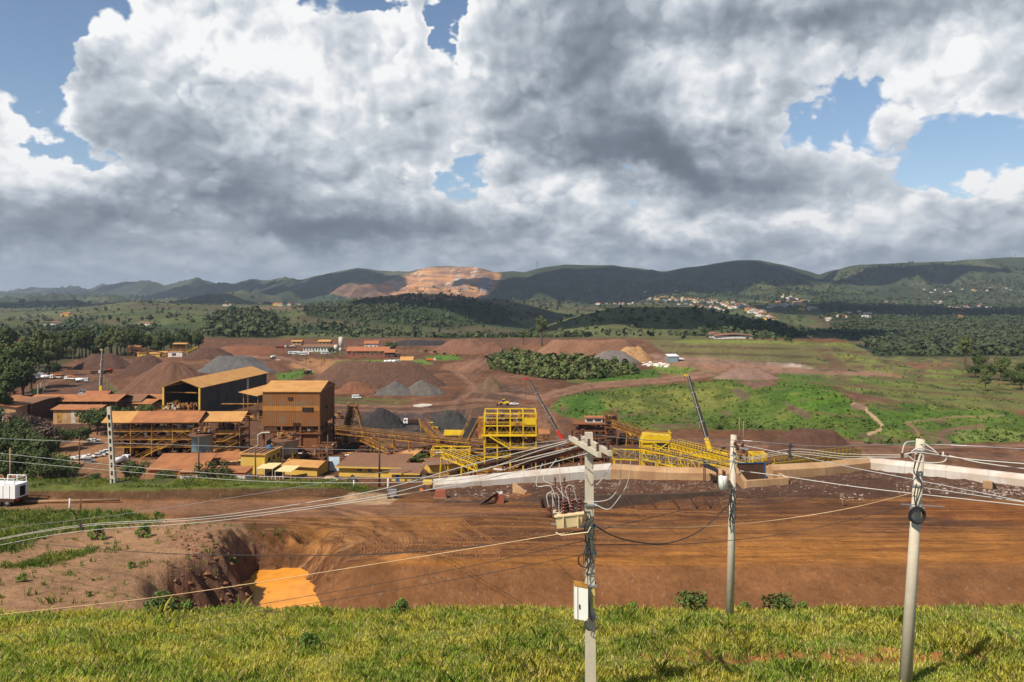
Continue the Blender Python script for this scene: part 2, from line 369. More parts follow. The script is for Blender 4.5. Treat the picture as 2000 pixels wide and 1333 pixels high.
# --- near ground
poly([(-1000, 1340), (-1000, 1195), (300, 1195), (450, 1200), (700, 1195), (900, 1200), (1000, 1192), (1150, 1178), (1430, 1190), (1700, 1187), (2000, 1190), (3000, 1190), (3000, 3000), (-1000, 3000)], (.20, .19, .045), 1.0, 4, 0, 49)
poly([(1180, 1262), (1300, 1264), (1480, 1268), (1700, 1265), (1900, 1270), (1980, 1282), (1800, 1296), (1500, 1298), (1250, 1288)], (.33, .12, .045), 0.2, 5, 0, 49, .95, 1.3)
poly([(-1000, 1005), (180, 1008), (470, 1020), (520, 1075), (400, 1100), (320, 1150), (390, 1230), (-1000, 1230)], (.30, .165, .085), 0, 5, 48, 105)            # plateau
poly([(-1000, 990), (100, 985), (250, 990), (285, 1005), (250, 1025), (100, 1040), (40, 1075), (-1000, 1080)], (.055, .10, .018), .8, 8, 48, 105, .9, 3.0)
poly([(0, 1105), (100, 1085), (190, 1068), (180, 1080), (60, 1112)], (.06, .12, .02), .8, 3, 48, 105, .8, 1.5)
poly([(370, 1090), (440, 1060), (500, 1045), (530, 1075), (520, 1140), (470, 1190), (430, 1205), (360, 1205), (320, 1165), (325, 1120)], (.15, .075, .045), 0, 9, 48, 105, .8, 2.5)
poly([(400, 1165), (330, 1135), (350, 1190), (470, 1200)], (.22, .080, .026), 0, 10, 48, 100, .8, 2.5)
poly([(500, 1125), (520, 1075), (700, 1085), (660, 1130), (640, 1200), (500, 1200)], (.13, .058, .024), 0, 6, 48, 100, .8)
poly([(640, 1120), (900, 1108), (2100, 1100), (2100, 1215), (600, 1215)], (.19, .083, .032), 0, 6, 48, 100, .8, 1.4)
poly([(560, 1020), (760, 990), (900, 1010), (880, 1050), (640, 1090), (560, 1070)], (.31, .135, .038), 0, 12, 48, 120, .8, 2)
poly([(720, 1085), (980, 1066), (975, 1082), (860, 1088), (760, 1098)], (.36, .155, .045), 0, 3, 48, 120, .9, 1.0)
poly([(720, 1100), (1000, 1090), (2100, 1020), (2100, 1100), (1300, 1104), (900, 1108)], (.35, .140, .030), 0, 10, 48, 130, .85, 1.5)
poly([(-50, 985), (640, 975), (850, 985), (1050, 1000), (1050, 1025), (650, 1010), (300, 1005), (-50, 1012)], (.25, .125, .068), 0, 6, 98, 112, .8)
poly([(-1000, 980), (-1000, 930), (845, 930), (845, 958), (640, 975)], (.085, .045, .022), .3, 3, 104, 150, .9)
poly([(-1000, 958), (-1000, 930), (640, 930), (700, 945), (640, 953), (200, 958)], (.11, .13, .026), .9, 2.5, 104, 150, .95, 1.2)
poly([(-1000, 945), (-1000, 925), (560, 925), (560, 941), (200, 946)], (.06, .05, .02), .6, 2.5, 104, 150, .6, 1.2)
poly([(650, 985), (690, 962), (745, 962), (780, 972), (760, 985)], (.42, .27, .15), 0, 2.5, 98, 120, .95)
poly([(850, 962), (1190, 935), (1400, 942), (1700, 908), (2100, 950), (2100, 985), (1700, 978), (1500, 985), (1400, 990), (1060, 985), (850, 985)], (.090, .046, .029), 0, 5, 100, 135, .9, 2.2)
poly([(1060, 985), (1500, 985), (1800, 970), (2100, 985), (2100, 1010), (1600, 1020), (1200, 1015)], (.10, .042, .02), 0, 8, 90, 135, .75, 2)
poly([(1850, 975), (2100, 985), (2100, 1030), (1860, 1010), (1740, 1000)], (.25, .085, .018), 0, 8, 90, 135, .8, 2)
poly([(960, 968), (1020, 960), (1045, 966), (1010, 975)], (.33, .11, .035), 0, 3, 100, 135, .8)
# rubble flecks by the wall
fl = smooth((fbm(XX / .7, DD / .5, 131, 3) - .28) * 9) * (DD < 135) * (DD > 100)
setc(.4 * fl * smooth((20 - np.abs(VV - (ip(UU, [(850, 965), (1190, 945), (1400, 945), (1700, 915), (2000, 965)]) + 6))) / 14) * smooth((UU - 850) / 30) * .8, (.40, .31, .23))
setc(smooth((fbm(XX / .3, DD / .25, 133, 2) - .62) * 9) * nearm * (DD > 60) * .22, (.36, .27, .2))
# streaks and wheel tracks on the haul road
tr = fbm(XX / 14, DD / .55 + XX * .012, 141, 3); setc(nearm * smooth((tr - .12) * 4) * smooth((DD - 80) / 3) * smooth((UU - 700) / 300) * smooth((112 - DD) / 4) * .5, (.36, .15, .04))
setc(nearm * smooth((-.25 - tr) * 5) * smooth((DD - 80) / 3) * smooth((UU - 600) / 300) * smooth((112 - DD) / 4) * .5, (.10, .035, .014))
for cx_, cy_, r0_ in ((-26, 86, 9), (-20, 84, 6), (-32, 92, 16), (-30, 80, 21), (-24, 88, 12)):
    rr = np.hypot(XX - cx_, (DD - cy_) * 1.3); th = np.arctan2(DD - cy_, XX - cx_)
    k_ = np.exp(-((rr - r0_) / 3.2) ** 2) * nearm * (DD > 82) * (DD < 106) * (XX > cx_ - 3)
    setc(k_ * smooth((vn(rr / .55, th * 2, 151) - .05) * 5) * .65, (.085, .032, .014))
    setc(k_ * smooth((vn(rr / .7, th * 2, 152) - .1) * 5) * .5, (.42, .21, .09))
# --- works yard
setc(midm * smooth(.35 - n1) * .35, (.26, .12, .062)); setc(midm * smooth(fbm(XX / 9, DD / 9, 161, 3) * 2) * .35, (.10, .048, .028))
poly([(640, 880), (660, 780), (870, 795), (1000, 790), (1040, 830), (950, 880)], (.10, .055, .038), 0, 10, *M_, .8)
poly([(-1000, 950), (-1000, 870), (100, 880), (380, 880), (380, 950)], (.24, .125, .06), 0, 8, *M_, .8)
poly([(180, 840), (215, 850), (215, 900), (120, 900), (110, 880)], (.30, .15, .07), 0, 4, *M_, .8)
# green hillside
poly([(1072, 800), (1090, 780), (1130, 768), (1220, 757), (1330, 750), (1420, 742), (1500, 757), (1560, 745), (1620, 755), (1680, 790), (1740, 785), (1960, 800), (2000, 815), (2400, 840), (2400, 880), (2000, 862), (1760, 872), (1620, 850), (1500, 838), (1440, 840), (1370, 838), (1250, 842), (1170, 825), (1100, 815)], (.078, .118, .018), 1.0, 3, *M_)
gn = fbm(XX / 9, DD / 12, 171, 4)
poly([(1170, 775), (1300, 760), (1420, 750), (1480, 775), (1400, 800), (1280, 808), (1180, 800)], (.155, .150, .034), 1.0, 10, *M_, .75)
poly([(1075, 800), (1100, 775), (1160, 768), (1190, 800), (1250, 830), (1130, 815)], (.054, .112, .014), 1.0, 4, *M_, .9)
poly([(1520, 745), (1560, 742), (1620, 755), (1665, 800), (1600, 818), (1550, 800), (1500, 775)], (.070, .135, .015), 1.0, 3, *M_, .95)
poly([(1700, 790), (1800, 790), (1960, 802), (1960, 822), (1880, 820), (1780, 835), (1760, 862), (1700, 860), (1690, 825)], (.066, .125, .016), 1.0, 3, *M_, .9)
poly([(1850, 842), (1950, 838), (2020, 850), (2000, 862), (1870, 862)], (.16, .20, .045), 1.0, 4, *M_, .9)
setc(midm * (C[..., 3] > .9) * smooth((gn - .10) * 3) * .6, (.155, .155, .034), 1.0); setc(midm * (C[..., 3] > .9) * smooth((-.1 - gn) * 3) * .55, (.036, .064, .011), 1.0)
setc(midm * (C[..., 3] > .9) * smooth((fbm(XX / 14, DD / 16, 177, 3) - .38) * 7) * .7, (.13, .075, .045), .4)
for pp_ in ([(1640, 752), (1720, 760), (1830, 768), (1930, 776), (2100, 790)], [(1520, 742), (1640, 752)], [(1700, 738), (1860, 745), (2000, 752)], [(1090, 775), (1180, 758), (1300, 748)], [(1560, 800), (1640, 812), (1690, 815)]):
    path(pp_, 3.2, (.13, .070, .040), *M_, .85, 0, .8)
poly([(1800, 790), (1960, 786), (2100, 792), (2100, 806), (1960, 800)], (.16, .088, .052), 0, 4, *M_, .8)
poly([(1425, 762), (1445, 758), (1468, 775), (1455, 785)], (.10, .065, .045), 0, 3, *M_, .85)
poly([(1530, 785), (1560, 795), (1590, 815), (1580, 818), (1540, 800)], (.12, .07, .05), 0, 3, *M_, .85)
path([(1665, 790), (1690, 795), (1695, 805), (1722, 830), (1718, 840), (1695, 848)], 6, (.42, .27, .15), *M_)
path([(1768, 826), (1785, 835), (1795, 850), (1800, 858)], 5, (.22, .12, .07), *M_)
path([(1768, 826), (1860, 815), (1960, 812)], 3, (.22, .15, .07), *M_)
path([(1862, 870), (1835, 855), (1845, 842), (1920, 832)], 6, (.16, .09, .06), *M_)
path([(2000, 870), (1800, 875), (1640, 862)], 5, (.20, .11, .07), *M_)
poly([(1660, 790), (1695, 785), (1690, 803), (1672, 800)], (.22, .13, .085), 0, 3, *M_)
poly([(1440, 745), (1510, 742), (1515, 752), (1470, 760)], (.16, .085, .055), 0, 2, *M_)
# scrub and lawns right of the yard
poly([(1640, 655), (2400, 655), (2400, 760), (1740, 745), (1760, 720), (1700, 680)], (.085, .085, .032), .85, 6, 600, 1160, .95, 2)
poly([(1740, 745), (1900, 740), (2100, 750), (2100, 800), (1960, 800), (1760, 785), (1640, 762)], (.12, .135, .035), .8, 5, *M_, .85, 1.6)
poly([(1100, 742), (1280, 720), (1290, 738), (1200, 750), (1120, 748)], (.060, .110, .014), 1, 2.5, *M_)
poly([(1270, 712), (1340, 702), (1372, 718), (1330, 736), (1290, 728)], (.13, .17, .03), 1, 3, *M_)
poly([(1360, 728), (1400, 722), (1500, 738), (1490, 745), (1400, 742)], (.07, .13, .02), 1, 3, *M_)
poly([(1520, 730), (1600, 728), (1790, 738), (1780, 750), (1640, 752), (1520, 742)], (.07, .12, .02), 1, 4, *M_, .9)
# terraced bank
poly([(1260, 664), (1400, 660), (1700, 672), (1762, 692), (1790, 722), (1760, 728), (1600, 720), (1500, 712), (1400, 703), (1300, 690)], (.13, .12, .045), .7, 3, 500, 1160, .9)
for a_, b_ in ((676, 684), (690, 699), (704, 712)):
    path([(1290, a_), (1500, a_ + 4), (1740, b_ + 6)], 3.0, (.07, .040, .024), 500, 1160, .85)
path([(1320, 667), (1500, 668), (1700, 675), (1760, 698)], 5, (.16, .20, .035), 500, 1160, .8, 1)
poly([(1260, 692), (1400, 700), (1560, 714), (1740, 728), (1700, 735), (1500, 728), (1380, 720), (1290, 705)], (.25, .15, .105), 0, 4, 500, 1160, .8)
poly([(1500, 709), (1560, 712), (1600, 722), (1540, 716)], (.55, .45, .36), 0, 3, 500, 1160, .8)
poly([(1775, 708), (1870, 712), (1850, 722), (1780, 720)], (.27, .085, .045), 0, 3, 500, 1160, .9)
poly([(1810, 720), (1880, 715), (1900, 725), (1850, 740), (1800, 738)], (.15, .18, .035), 1, 3, 500, 1160, .9)
# middle of the yard
poly([(560, 715), (600, 700), (690, 705), (660, 735), (610, 728)], (.42, .20, .085), 0, 3, *M_, .8)
poly([(655, 705), (830, 702), (850, 712), (650, 712)], (.13, .17, .035), .9, 2, *M_)
poly([(615, 682), (655, 680), (660, 690), (612, 690)], (.05, .12, .015), .9, 2, *M_)
poly([(825, 697), (890, 692), (905, 703), (850, 704)], (.08, .15, .02), .9, 2, *M_)
poly([(540, 730), (590, 722), (620, 728), (580, 740), (545, 745)], (.09, .15, .025), .9, 3, *M_)
poly([(870, 710), (925, 705), (950, 712), (910, 728), (860, 722)], (.24, .11, .06), 0, 2, *M_, .8)
path([(950, 705), (900, 730), (935, 760), (880, 790)], 9, (.25, .125, .08), *M_, .5)
path([(940, 760), (1050, 780), (1150, 755), (1300, 745), (1440, 725), (1300, 712), (1250, 700)], 8, (.23, .115, .07), *M_, .7)
path([(650, 778), (800, 782)], 3, (.08, .12, .025), *M_, .8, .8); path([(650, 785), (790, 790)], 3, (.08, .12, .025), *M_, .8, .8)
poly([(910, 765), (1000, 752), (1060, 765), (1000, 785), (930, 780)], (.085, .050, .036), 0, 6, *M_, .8)
poly([(690, 825), (720, 800), (780, 800), (900, 800), (950, 840), (840, 850), (740, 845)], (.055, .045, .042), 0, 6, *M_, .85)
poly([(150, 745), (205, 740), (230, 775), (170, 790), (120, 770)], (.12, .065, .045), 0, 4, *M_, .7)
path([(205, 745), (240, 775), (262, 790)], 8, (.08, .15, .02), *M_, .9, .9)
poly([(-1000, 680), (0, 680), (150, 672), (390, 668), (380, 690), (150, 700), (60, 740), (0, 760), (-1000, 780)], (.05, .055, .02), .8, 6, *M_, .9)
poly([(390, 668), (800, 668), (1000, 662), (1260, 662), (1000, 672), (700, 678), (400, 684)], (.12, .055, .035), 0, 4, 500, 1160, .7)
pr_ = midm * smooth((UU - 1560 - (VV - 740) * 2.2 * (VV > 740)) / 60) * smooth((808 - VV) / 10) * smooth((VV - 676) / 6)
setc(pr_ * smooth((fbm(XX / 22, DD / 40, 211, 4) - .05) * 5) * .7, (.12, .065, .038), .5); setc(pr_ * smooth((fbm(XX / 15, DD / 25, 212, 4) - .18) * 5) * .8, (.15, .16, .035), 1); setc(pr_ * smooth((fbm(XX / 12, DD / 20, 213, 4) - .25) * 6) * .8, (.045, .055, .018), 1)
for pp_ in ([(1640, 752), (1720, 760), (1830, 768), (1930, 776), (2100, 790)], [(1700, 738), (1860, 745), (2000, 752), (2100, 756)], [(1760, 728), (1900, 734), (2100, 742)]):
    path(pp_, 3.0, (.12, .062, .036), *M_, .85, 0, .8)
def tracks(pts, wd, n, seed, a=.55):
    r = random.Random(seed)
    for k in range(n):
        o_ = r.uniform(-wd, wd); q_ = [(u + o_ + r.uniform(-4, 4), v + o_ * .28 + r.uniform(-1.2, 1.2)) for u, v in pts]
        path(q_, r.choice((1.0, 1.6, 2.4)), r.choice(((.24, .125, .075), (.075, .036, .022), (.20, .10, .055), (.28, .15, .09))), *M_, a * r.uniform(.5, 1), 0, .8)
tracks([(950, 705), (905, 730), (940, 760), (900, 800), (880, 840)], 26, 26, 1); tracks([(640, 795), (800, 800), (960, 785), (1060, 800), (1080, 840)], 22, 22, 2)
tracks([(930, 760), (1050, 778), (1160, 752), (1300, 742), (1440, 722), (1300, 708)], 12, 16, 3); tracks([(960, 740), (1060, 735), (1150, 745)], 14, 10, 4)
tracks([(1120, 850), (1400, 862), (1700, 880), (2100, 900)], 24, 26, 5); tracks([(1000, 850), (1060, 820), (1060, 790)], 20, 14, 6)
tracks([(400, 690), (560, 700), (620, 725), (640, 760)], 14, 16, 7); tracks([(30, 780), (110, 745), (200, 735), (260, 780)], 14, 16, 8); tracks([(1250, 705), (1400, 715), (1600, 728), (1760, 735)], 10, 14, 9)
setc(midm * smooth((fbm(XX / 5, DD / 9, 163, 3) - .2) * 5) * (C[..., 3] < .3) * .45, (.055, .030, .020)); setc(midm * smooth((fbm(XX / 4, DD / 7, 164, 3) - .3) * 5) * (C[..., 3] < .3) * .35, (.26, .15, .09))
# --- hills
v1 = fbm(XX / 260, DD / 260, 181, 5); v2 = fbm(XX / 45, DD / 45, 182, 3); v3 = fbm(XX / 18, DD / 18, 183, 3)
setc(farm, (.046, .056, .020), 1)
setc(farm * smooth((v1 + .05) * 3), (.078, .084, .031), 1)
setc(farm * smooth((-.05 - v1) * 3.5), (.030, .045, .016), 1)
fp = hsh(np.floor(XX / 170 + .5 * fbm(XX / 300, DD / 300, 5, 3)), np.floor(DD / 300 + .5 * fbm(XX / 300, DD / 300, 6, 3)), 77)
setc(farm * (DD < 5000) * (fp > .72) * .55, (.115, .125, .045), 1); setc(farm * (DD < 5000) * (fp < .16) * .5, (.13, .085, .05), .3)
ridge = smooth((DD / np.interp(UU, ug, Dr) - .74) / .1) * farm
setc(ridge, (.052, .060, .026), .6); setc(ridge * smooth(v2 * 1.5 + .3) * .5, (.034, .040, .020), .6); setc(ridge * smooth((rg_ := np.vstack([np.zeros(D1.shape), rg])) * 2 - 1.6) * .6, (.085, .085, .040), .5)
HF = (1150, 1e9)
poly([(400, 655), (410, 622), (440, 606), (500, 608), (540, 622), (575, 650), (520, 664)], (.022, .040, .014), 1, 3, *HF, .9)
poly([(110, 632), (150, 626), (200, 630), (225, 642), (160, 648), (90, 642)], (.024, .042, .015), 1, 3, *HF, .9)
poly([(590, 600), (700, 588), (800, 577), (900, 581), (985, 600), (1000, 632), (850, 640), (700, 628), (600, 620)], (.032, .050, .017), 1, 5, *HF, .85, 1.5)
poly([(230, 612), (300, 606), (420, 604), (590, 606), (560, 640), (300, 642), (230, 632)], (.085, .105, .030), 1, 8, *HF, .5, 1.5)
poly([(1085, 655), (1140, 618), (1200, 600), (1330, 600), (1420, 612), (1500, 630), (1480, 660), (1250, 662)], (.11, .118, .040), 1, 4, *HF, .85)
poly([(1600, 600), (2100, 590), (2100, 640), (1750, 625), (1640, 625)], (.022, .038, .012), 1, 8, *HF, .8, 2)
poly([(410, 607), (470, 600), (590, 598), (600, 604), (500, 606)], (.18, .10, .06), .3, 2, *HF, .6)
for pth in ([(430, 655), (440, 635), (425, 622)], [(1020, 630), (1060, 622), (1090, 628)], [(228, 640), (236, 630)], [(700, 640), (730, 655)], [(200, 606), (210, 600)]):
    path(pth, 1.6, (.38, .22, .13), *HF, .7)
rp = fbm(XX / 330, DD / 700, 188, 5); setc(farm * smooth((DD - 3600) / 900) * smooth((rp - .02) * 5) * .65, (.030, .036, .018), .6); setc(farm * smooth((DD - 3600) / 900) * smooth((-.25 - rp) * 5) * .5, (.11, .105, .055), .5)
setc(farm * smooth((DD - 5200) / 900) * smooth((vn(XX / 70, DD / 700, 189) - .15) * 6) * .5, (.030, .034, .018), .5)
# quarry
q = [(690, 582), (640, 570), (655, 562), (700, 552), (740, 556), (790, 540), (830, 524), (930, 521), (950, 530), (978, 535), (972, 560), (940, 584), (860, 588), (760, 586)]
poly(q, (.36, .175, .085), 0, 4, *HF, .93, 2.2)
qn = fbm(XX / 120, DD / 500, 191, 4); qb = fbm(XX / 160 + ZZ / 18, ZZ / 14, 192, 4)
inq = smooth(.5 - seg_sdf(UU, VV, q) / 4) * (DD > 3000)
setc(inq * smooth((qb - .05) * 4) * .7, (.58, .27, .085)); setc(inq * smooth((-.15 - qb) * 5) * .7, (.16, .10, .085))
setc(inq * smooth((qn - .1) * 3) * smooth((UU - 850) / 60) * .85, (.21, .195, .19)); setc(inq * smooth((fbm(XX / 40 - ZZ / 30, ZZ / 40, 195, 3) - .35) * 6) * .6, (.62, .55, .48))
setc(inq * smooth((760 - UU) / 70) * .8, (.11, .060, .042))
# broken tone everywhere
tone = 1 + .22 * np.clip(fbm(XX / (2 + DD / 60), DD / (2 + DD / 50), 199, 4), -1, 1)
C[..., :3] *= tone[..., None]

RUT = (nearm * smooth((DD - 79) / 3) * smooth((118 - DD) / 6) * smooth((UU - 250) / 250) * (C[..., 3] < .3)).astype(np.float32)
def ground_mat(name, near=True):
    m = bpy.data.materials.new(name); m.use_nodes = True; t = m.node_tree; b = t.nodes['Principled BSDF']
    a = t.nodes.new('ShaderNodeAttribute'); a.attribute_name = 'cover'
    g = t.nodes.new('ShaderNodeNewGeometry')
    if near:
        n1 = noise(t, g.outputs['Position'], 1.7, 8, .68); n2 = noise(t, g.outputs['Position'], .22, 6, .6)
        n3 = noise(t, g.outputs['Position'], 7.0, 3, .6)
        n4 = noise(t, g.outputs['Position'], .55, 5, .65)
        f = (n1 - .5) * 1.1 + (n2 - .5) * .9 + (n4 - .5) * 1.0 + 1.0
        sp_ = t.nodes.new('ShaderNodeMapping'); t.links.new(g.outputs['Position'], sp_.inputs[0]); sp_.inputs['Scale'].default_value = (.16, 2.6, 1); sp_.inputs['Rotation'].default_value = (0, 0, .03)
        st = noise(t, sp_.outputs[0], 1.0, 6, .7, .4); ra = t.nodes.new('ShaderNodeAttribute'); ra.attribute_name = 'rut'; rt_ = X(t, ra.outputs['Fac'])
        f = f + (st - .5) * rt_ * 2.2
        bh = n1 * 1.2 + n3 * .25 + st * rt_ * 1.6; dist = .35
    else:
        n1 = noise(t, g.outputs['Position'], .055, 7, .7); n2 = noise(t, g.outputs['Position'], .012, 6, .6)
        f = (n1 - .5) * 1.3 + (n2 - .5) * .6 + 1.0
        bh = n1; dist = 10.0
    vg = X(t, a.outputs['Alpha'])
    f = (f - 1) * (vg * .5 + .9) + 1
    vm = t.nodes.new('ShaderNodeVectorMath'); vm.operation = 'SCALE'; t.links.new(a.outputs['Color'], vm.inputs[0]); t.links.new(f.f('MAXIMUM', .25).k, vm.inputs['Scale'])
    t.links.new(vm.outputs[0], b.inputs['Base Color'])
    b.inputs['Roughness'].default_value = .92; b.inputs['Specular IOR Level'].default_value = .15
    bp = t.nodes.new('ShaderNodeBump'); bp.inputs['Strength'].default_value = .75; bp.inputs['Distance'].default_value = dist
    t.links.new(bh.k, bp.inputs['Height']); t.links.new(bp.outputs[0], b.inputs['Normal'])
    return m
def sheet(name, r0, r1, mat):
    X_, D_, Z_ = XX[r0:r1], DD[r0:r1], ZZ[r0:r1]; nr = r1 - r0
    co = np.stack([X_, D_, Z_], -1).reshape(-1, 3).astype(np.float32)
    i = np.arange((nr - 1) * (NU - 1)); r = i // (NU - 1); c = i % (NU - 1); a = r * NU + c
    f = np.stack([a, a + 1, a + NU + 1, a + NU], 1).reshape(-1).astype(np.int32)
    me = bpy.data.meshes.new(name); me.vertices.add(len(co)); me.vertices.foreach_set('co', co.reshape(-1))
    me.loops.add(len(f)); me.loops.foreach_set('vertex_index', f)
    me.polygons.add(len(f) // 4); me.polygons.foreach_set('loop_start', np.arange(0, len(f), 4, dtype=np.int32))
    try: me.polygons.foreach_set('loop_total', np.full(len(f) // 4, 4, np.int32))
    except Exception: pass
    me.polygons.foreach_set('use_smooth', np.ones(len(f) // 4, bool)); me.update(calc_edges=True)
    at = me.color_attributes.new('cover', 'FLOAT_COLOR', 'POINT'); at.data.foreach_set('color', C[r0:r1].reshape(-1).astype(np.float32))
    if name == 'ground': ra = me.attributes.new('rut', 'FLOAT', 'POINT'); ra.data.foreach_set('value', RUT[r0:r1].reshape(-1))
    me.materials.append(mat); o = bpy.data.objects.new(name, me); COL.objects.link(o); o['kind'] = 'structure'; return o
sheet('ground', 0, NN, ground_mat('earth'))
sheet('hills', NN - 1, NR, ground_mat('hill_cover', False))
# ================================================================ object helpers
MATS = {}
def mat(name, c, rough=.8, metal=0.0, amp=.35, scale=1.2, bump=.0, dust=None, dustamt=.5, spec=.3, streak=False):
    if name in MATS: return MATS[name]
    m = bpy.data.materials.new(name); m.use_nodes = True; t = m.node_tree; b = t.nodes['Principled BSDF']
    tc = t.nodes.new('ShaderNodeTexCoord'); o = t.nodes.new('ShaderNodeObjectInfo')
    src = tc.outputs['Object']
    if streak:
        mp = t.nodes.new('ShaderNodeMapping'); t.links.new(src, mp.inputs[0]); mp.inputs['Scale'].default_value = (1.6, 1.6, .12); src = mp.outputs[0]
    n = noise(t, src, scale, 6, .62); n2 = noise(t, tc.outputs['Object'], scale * .25, 4, .5)
    f = (n - .5) * amp * 2 + (n2 - .5) * amp + 1.0
    vm = t.nodes.new('ShaderNodeVectorMath'); vm.operation = 'SCALE'; vm.inputs[0].default_value = c; t.links.new(f.f('MAXIMUM', .2).k, vm.inputs['Scale'])
    out = vm.outputs[0]
    if dust:
        out = mixc(t, n2.ss(.5 - .3 * dustamt, .75 - .3 * dustamt) * min(1, dustamt * 1.6), out, dust)
    t.links.new(out, b.inputs['Base Color']); b.inputs['Roughness'].default_value = rough; b.inputs['Metallic'].default_value = metal
    b.inputs['Specular IOR Level'].default_value = spec
    if bump:
        bp = t.nodes.new('ShaderNodeBump'); bp.inputs['Strength'].default_value = .6; bp.inputs['Distance'].default_value = bump
        t.links.new(n.k, bp.inputs['Height']); t.links.new(bp.outputs[0], b.inputs['Normal'])
    MATS[name] = m; return m
DUST = (.36, .17, .06)
M = dict(
 roof=mat('ochre_dusted_roof', (.50, .26, .080), .85, 0, .30, 1.1, dust=(.36, .15, .05), dustamt=.35, streak=False), roof2=mat('orange_dusted_roof', (.38, .15, .055), .85, 0, .35, 1.0, dust=(.22, .085, .04), dustamt=.4), roof3=mat('brown_dusted_roof', (.20, .10, .055), .85, 0, .25, .6),
 clad=mat('rusty_cladding', (.24, .145, .080), .8, .1, .4, .9, dust=(.27, .105, .028), dustamt=.6, streak=True), darkclad=mat('dark_grey_cladding', (.065, .058, .052), .7, .1, .25, .6, dust=(.11, .075, .05), dustamt=.35, streak=True),
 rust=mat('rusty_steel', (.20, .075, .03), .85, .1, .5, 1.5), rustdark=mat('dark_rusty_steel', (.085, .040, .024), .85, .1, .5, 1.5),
 ysteel=mat('dusty_yellow_steel', (.50, .26, .030), .65, 0, .4, 1.4, dust=(.20, .075, .022), dustamt=.55), yellow=mat('yellow_paint', (.72, .47, .012), .5, 0, .22, 1.5, dust=(.38, .19, .04), dustamt=.3), ywall=mat('yellow_rendered_wall', (.62, .40, .07), .85, 0, .12, .6, dust=(.40, .22, .07), dustamt=.25),
 black=mat('black_rubber', (.02, .02, .02), .8, 0, .3), dark=mat('dark_opening', (.012, .011, .010), .9, 0, .3), glass=mat('window_glass', (.03, .04, .05), .12, 0, .1, spec=.6), white=mat('white_paint', (.78, .77, .74), .4, 0, .08, dust=(.45, .30, .2), dustamt=.2),
 white2=mat('white_render', (.68, .65, .60), .9, 0, .12, dust=(.45, .25, .13), dustamt=.35), tank=mat('teal_tank_paint', (.20, .33, .36), .5, 0, .2, .5, dust=(.30, .18, .09), dustamt=.3, streak=True), tank2=mat('grey_tank_paint', (.46, .42, .32), .6, 0, .3, .6, dust=(.30, .18, .09), dustamt=.2, streak=True),
 conc=mat('pole_concrete', (.50, .43, .32), .9, 0, .22, 3, .01), wallc=mat('pale_concrete', (.56, .51, .44), .9, 0, .25, .9, .01, dust=(.34, .22, .13), dustamt=.35, streak=True), tanc=mat('tan_concrete', (.46, .28, .14), .9, 0, .32, .9, .01, dust=(.26, .13, .06), dustamt=.35, streak=True), darkconc=mat('dark_stained_concrete', (.075, .050, .035), .95, 0, .5, .8, .05),
 tile=mat('terracotta_tile', (.33, .12, .055), .9, 0, .3, 2), red=mat('red_paint', (.50, .035, .02), .4, 0, .1), orange=mat('orange_paint', (.65, .17, .02), .5, 0, .15), blue=mat('blue_plastic', (.03, .10, .20), .5, 0, .15), steel=mat('galvanised_steel', (.32, .32, .32), .45, .5, .15),
 cable=mat('pale_cable_sheath', (.50, .46, .40), .5, 0, .1), dcable=mat('dark_cable_sheath', (.05, .04, .035), .6, 0, .2), porc=mat('brown_porcelain', (.12, .035, .02), .2, 0, .2, spec=.6), cream=mat('cream_enamel', (.66, .50, .28), .5, 0, .15), ivory=mat('ivory_box_paint', (.74, .72, .64), .5, 0, .1),
 wood=mat('weathered_timber', (.28, .17, .09), .9, 0, .35, 3), brick=mat('red_brick', (.28, .085, .045), .9, 0, .3, 4), bark=mat('tree_bark', (.10, .065, .04), .95, 0, .4, 4), pebble=mat('rubble_stone', (.30, .22, .17), .95, 0, .5, 3),
 green=mat('green_paint', (.05, .18, .05), .6), mud=mat('dry_mud', (.20, .09, .045), .95, 0, .4, .4, .1))
def leafmat(name, c, c2):
    m = bpy.data.materials.new(name); m.use_nodes = True; t = m.node_tree; b = t.nodes['Principled BSDF']
    g = t.nodes.new('ShaderNodeNewGeometry'); o = t.nodes.new('ShaderNodeObjectInfo')
    n = noise(t, g.outputs['Position'], .9, 4, .7)
    r = X(t, g.outputs['Random Per Island']); f = (n.ss(.35, .65) * .6 + r * .4)
    col = mixc(t, f, c, c2)
    t.links.new(col, b.inputs['Base Color']); b.inputs['Roughness'].default_value = .7; b.inputs['Specular IOR Level'].default_value = .2
    try: b.inputs['Transmission Weight'].default_value = 0
    except Exception: pass
    return m
LEAF = [leafmat('leaves_dark', (.030, .048, .013), (.085, .11, .028)), leafmat('leaves_mid', (.045, .075, .016), (.12, .15, .035)), leafmat('leaves_purple', (.07, .045, .035), (.15, .10, .07)),
        leafmat('leaves_olive', (.06, .08, .022), (.15, .16, .05)), leafmat('leaves_bright', (.06, .12, .018), (.15, .22, .04))]

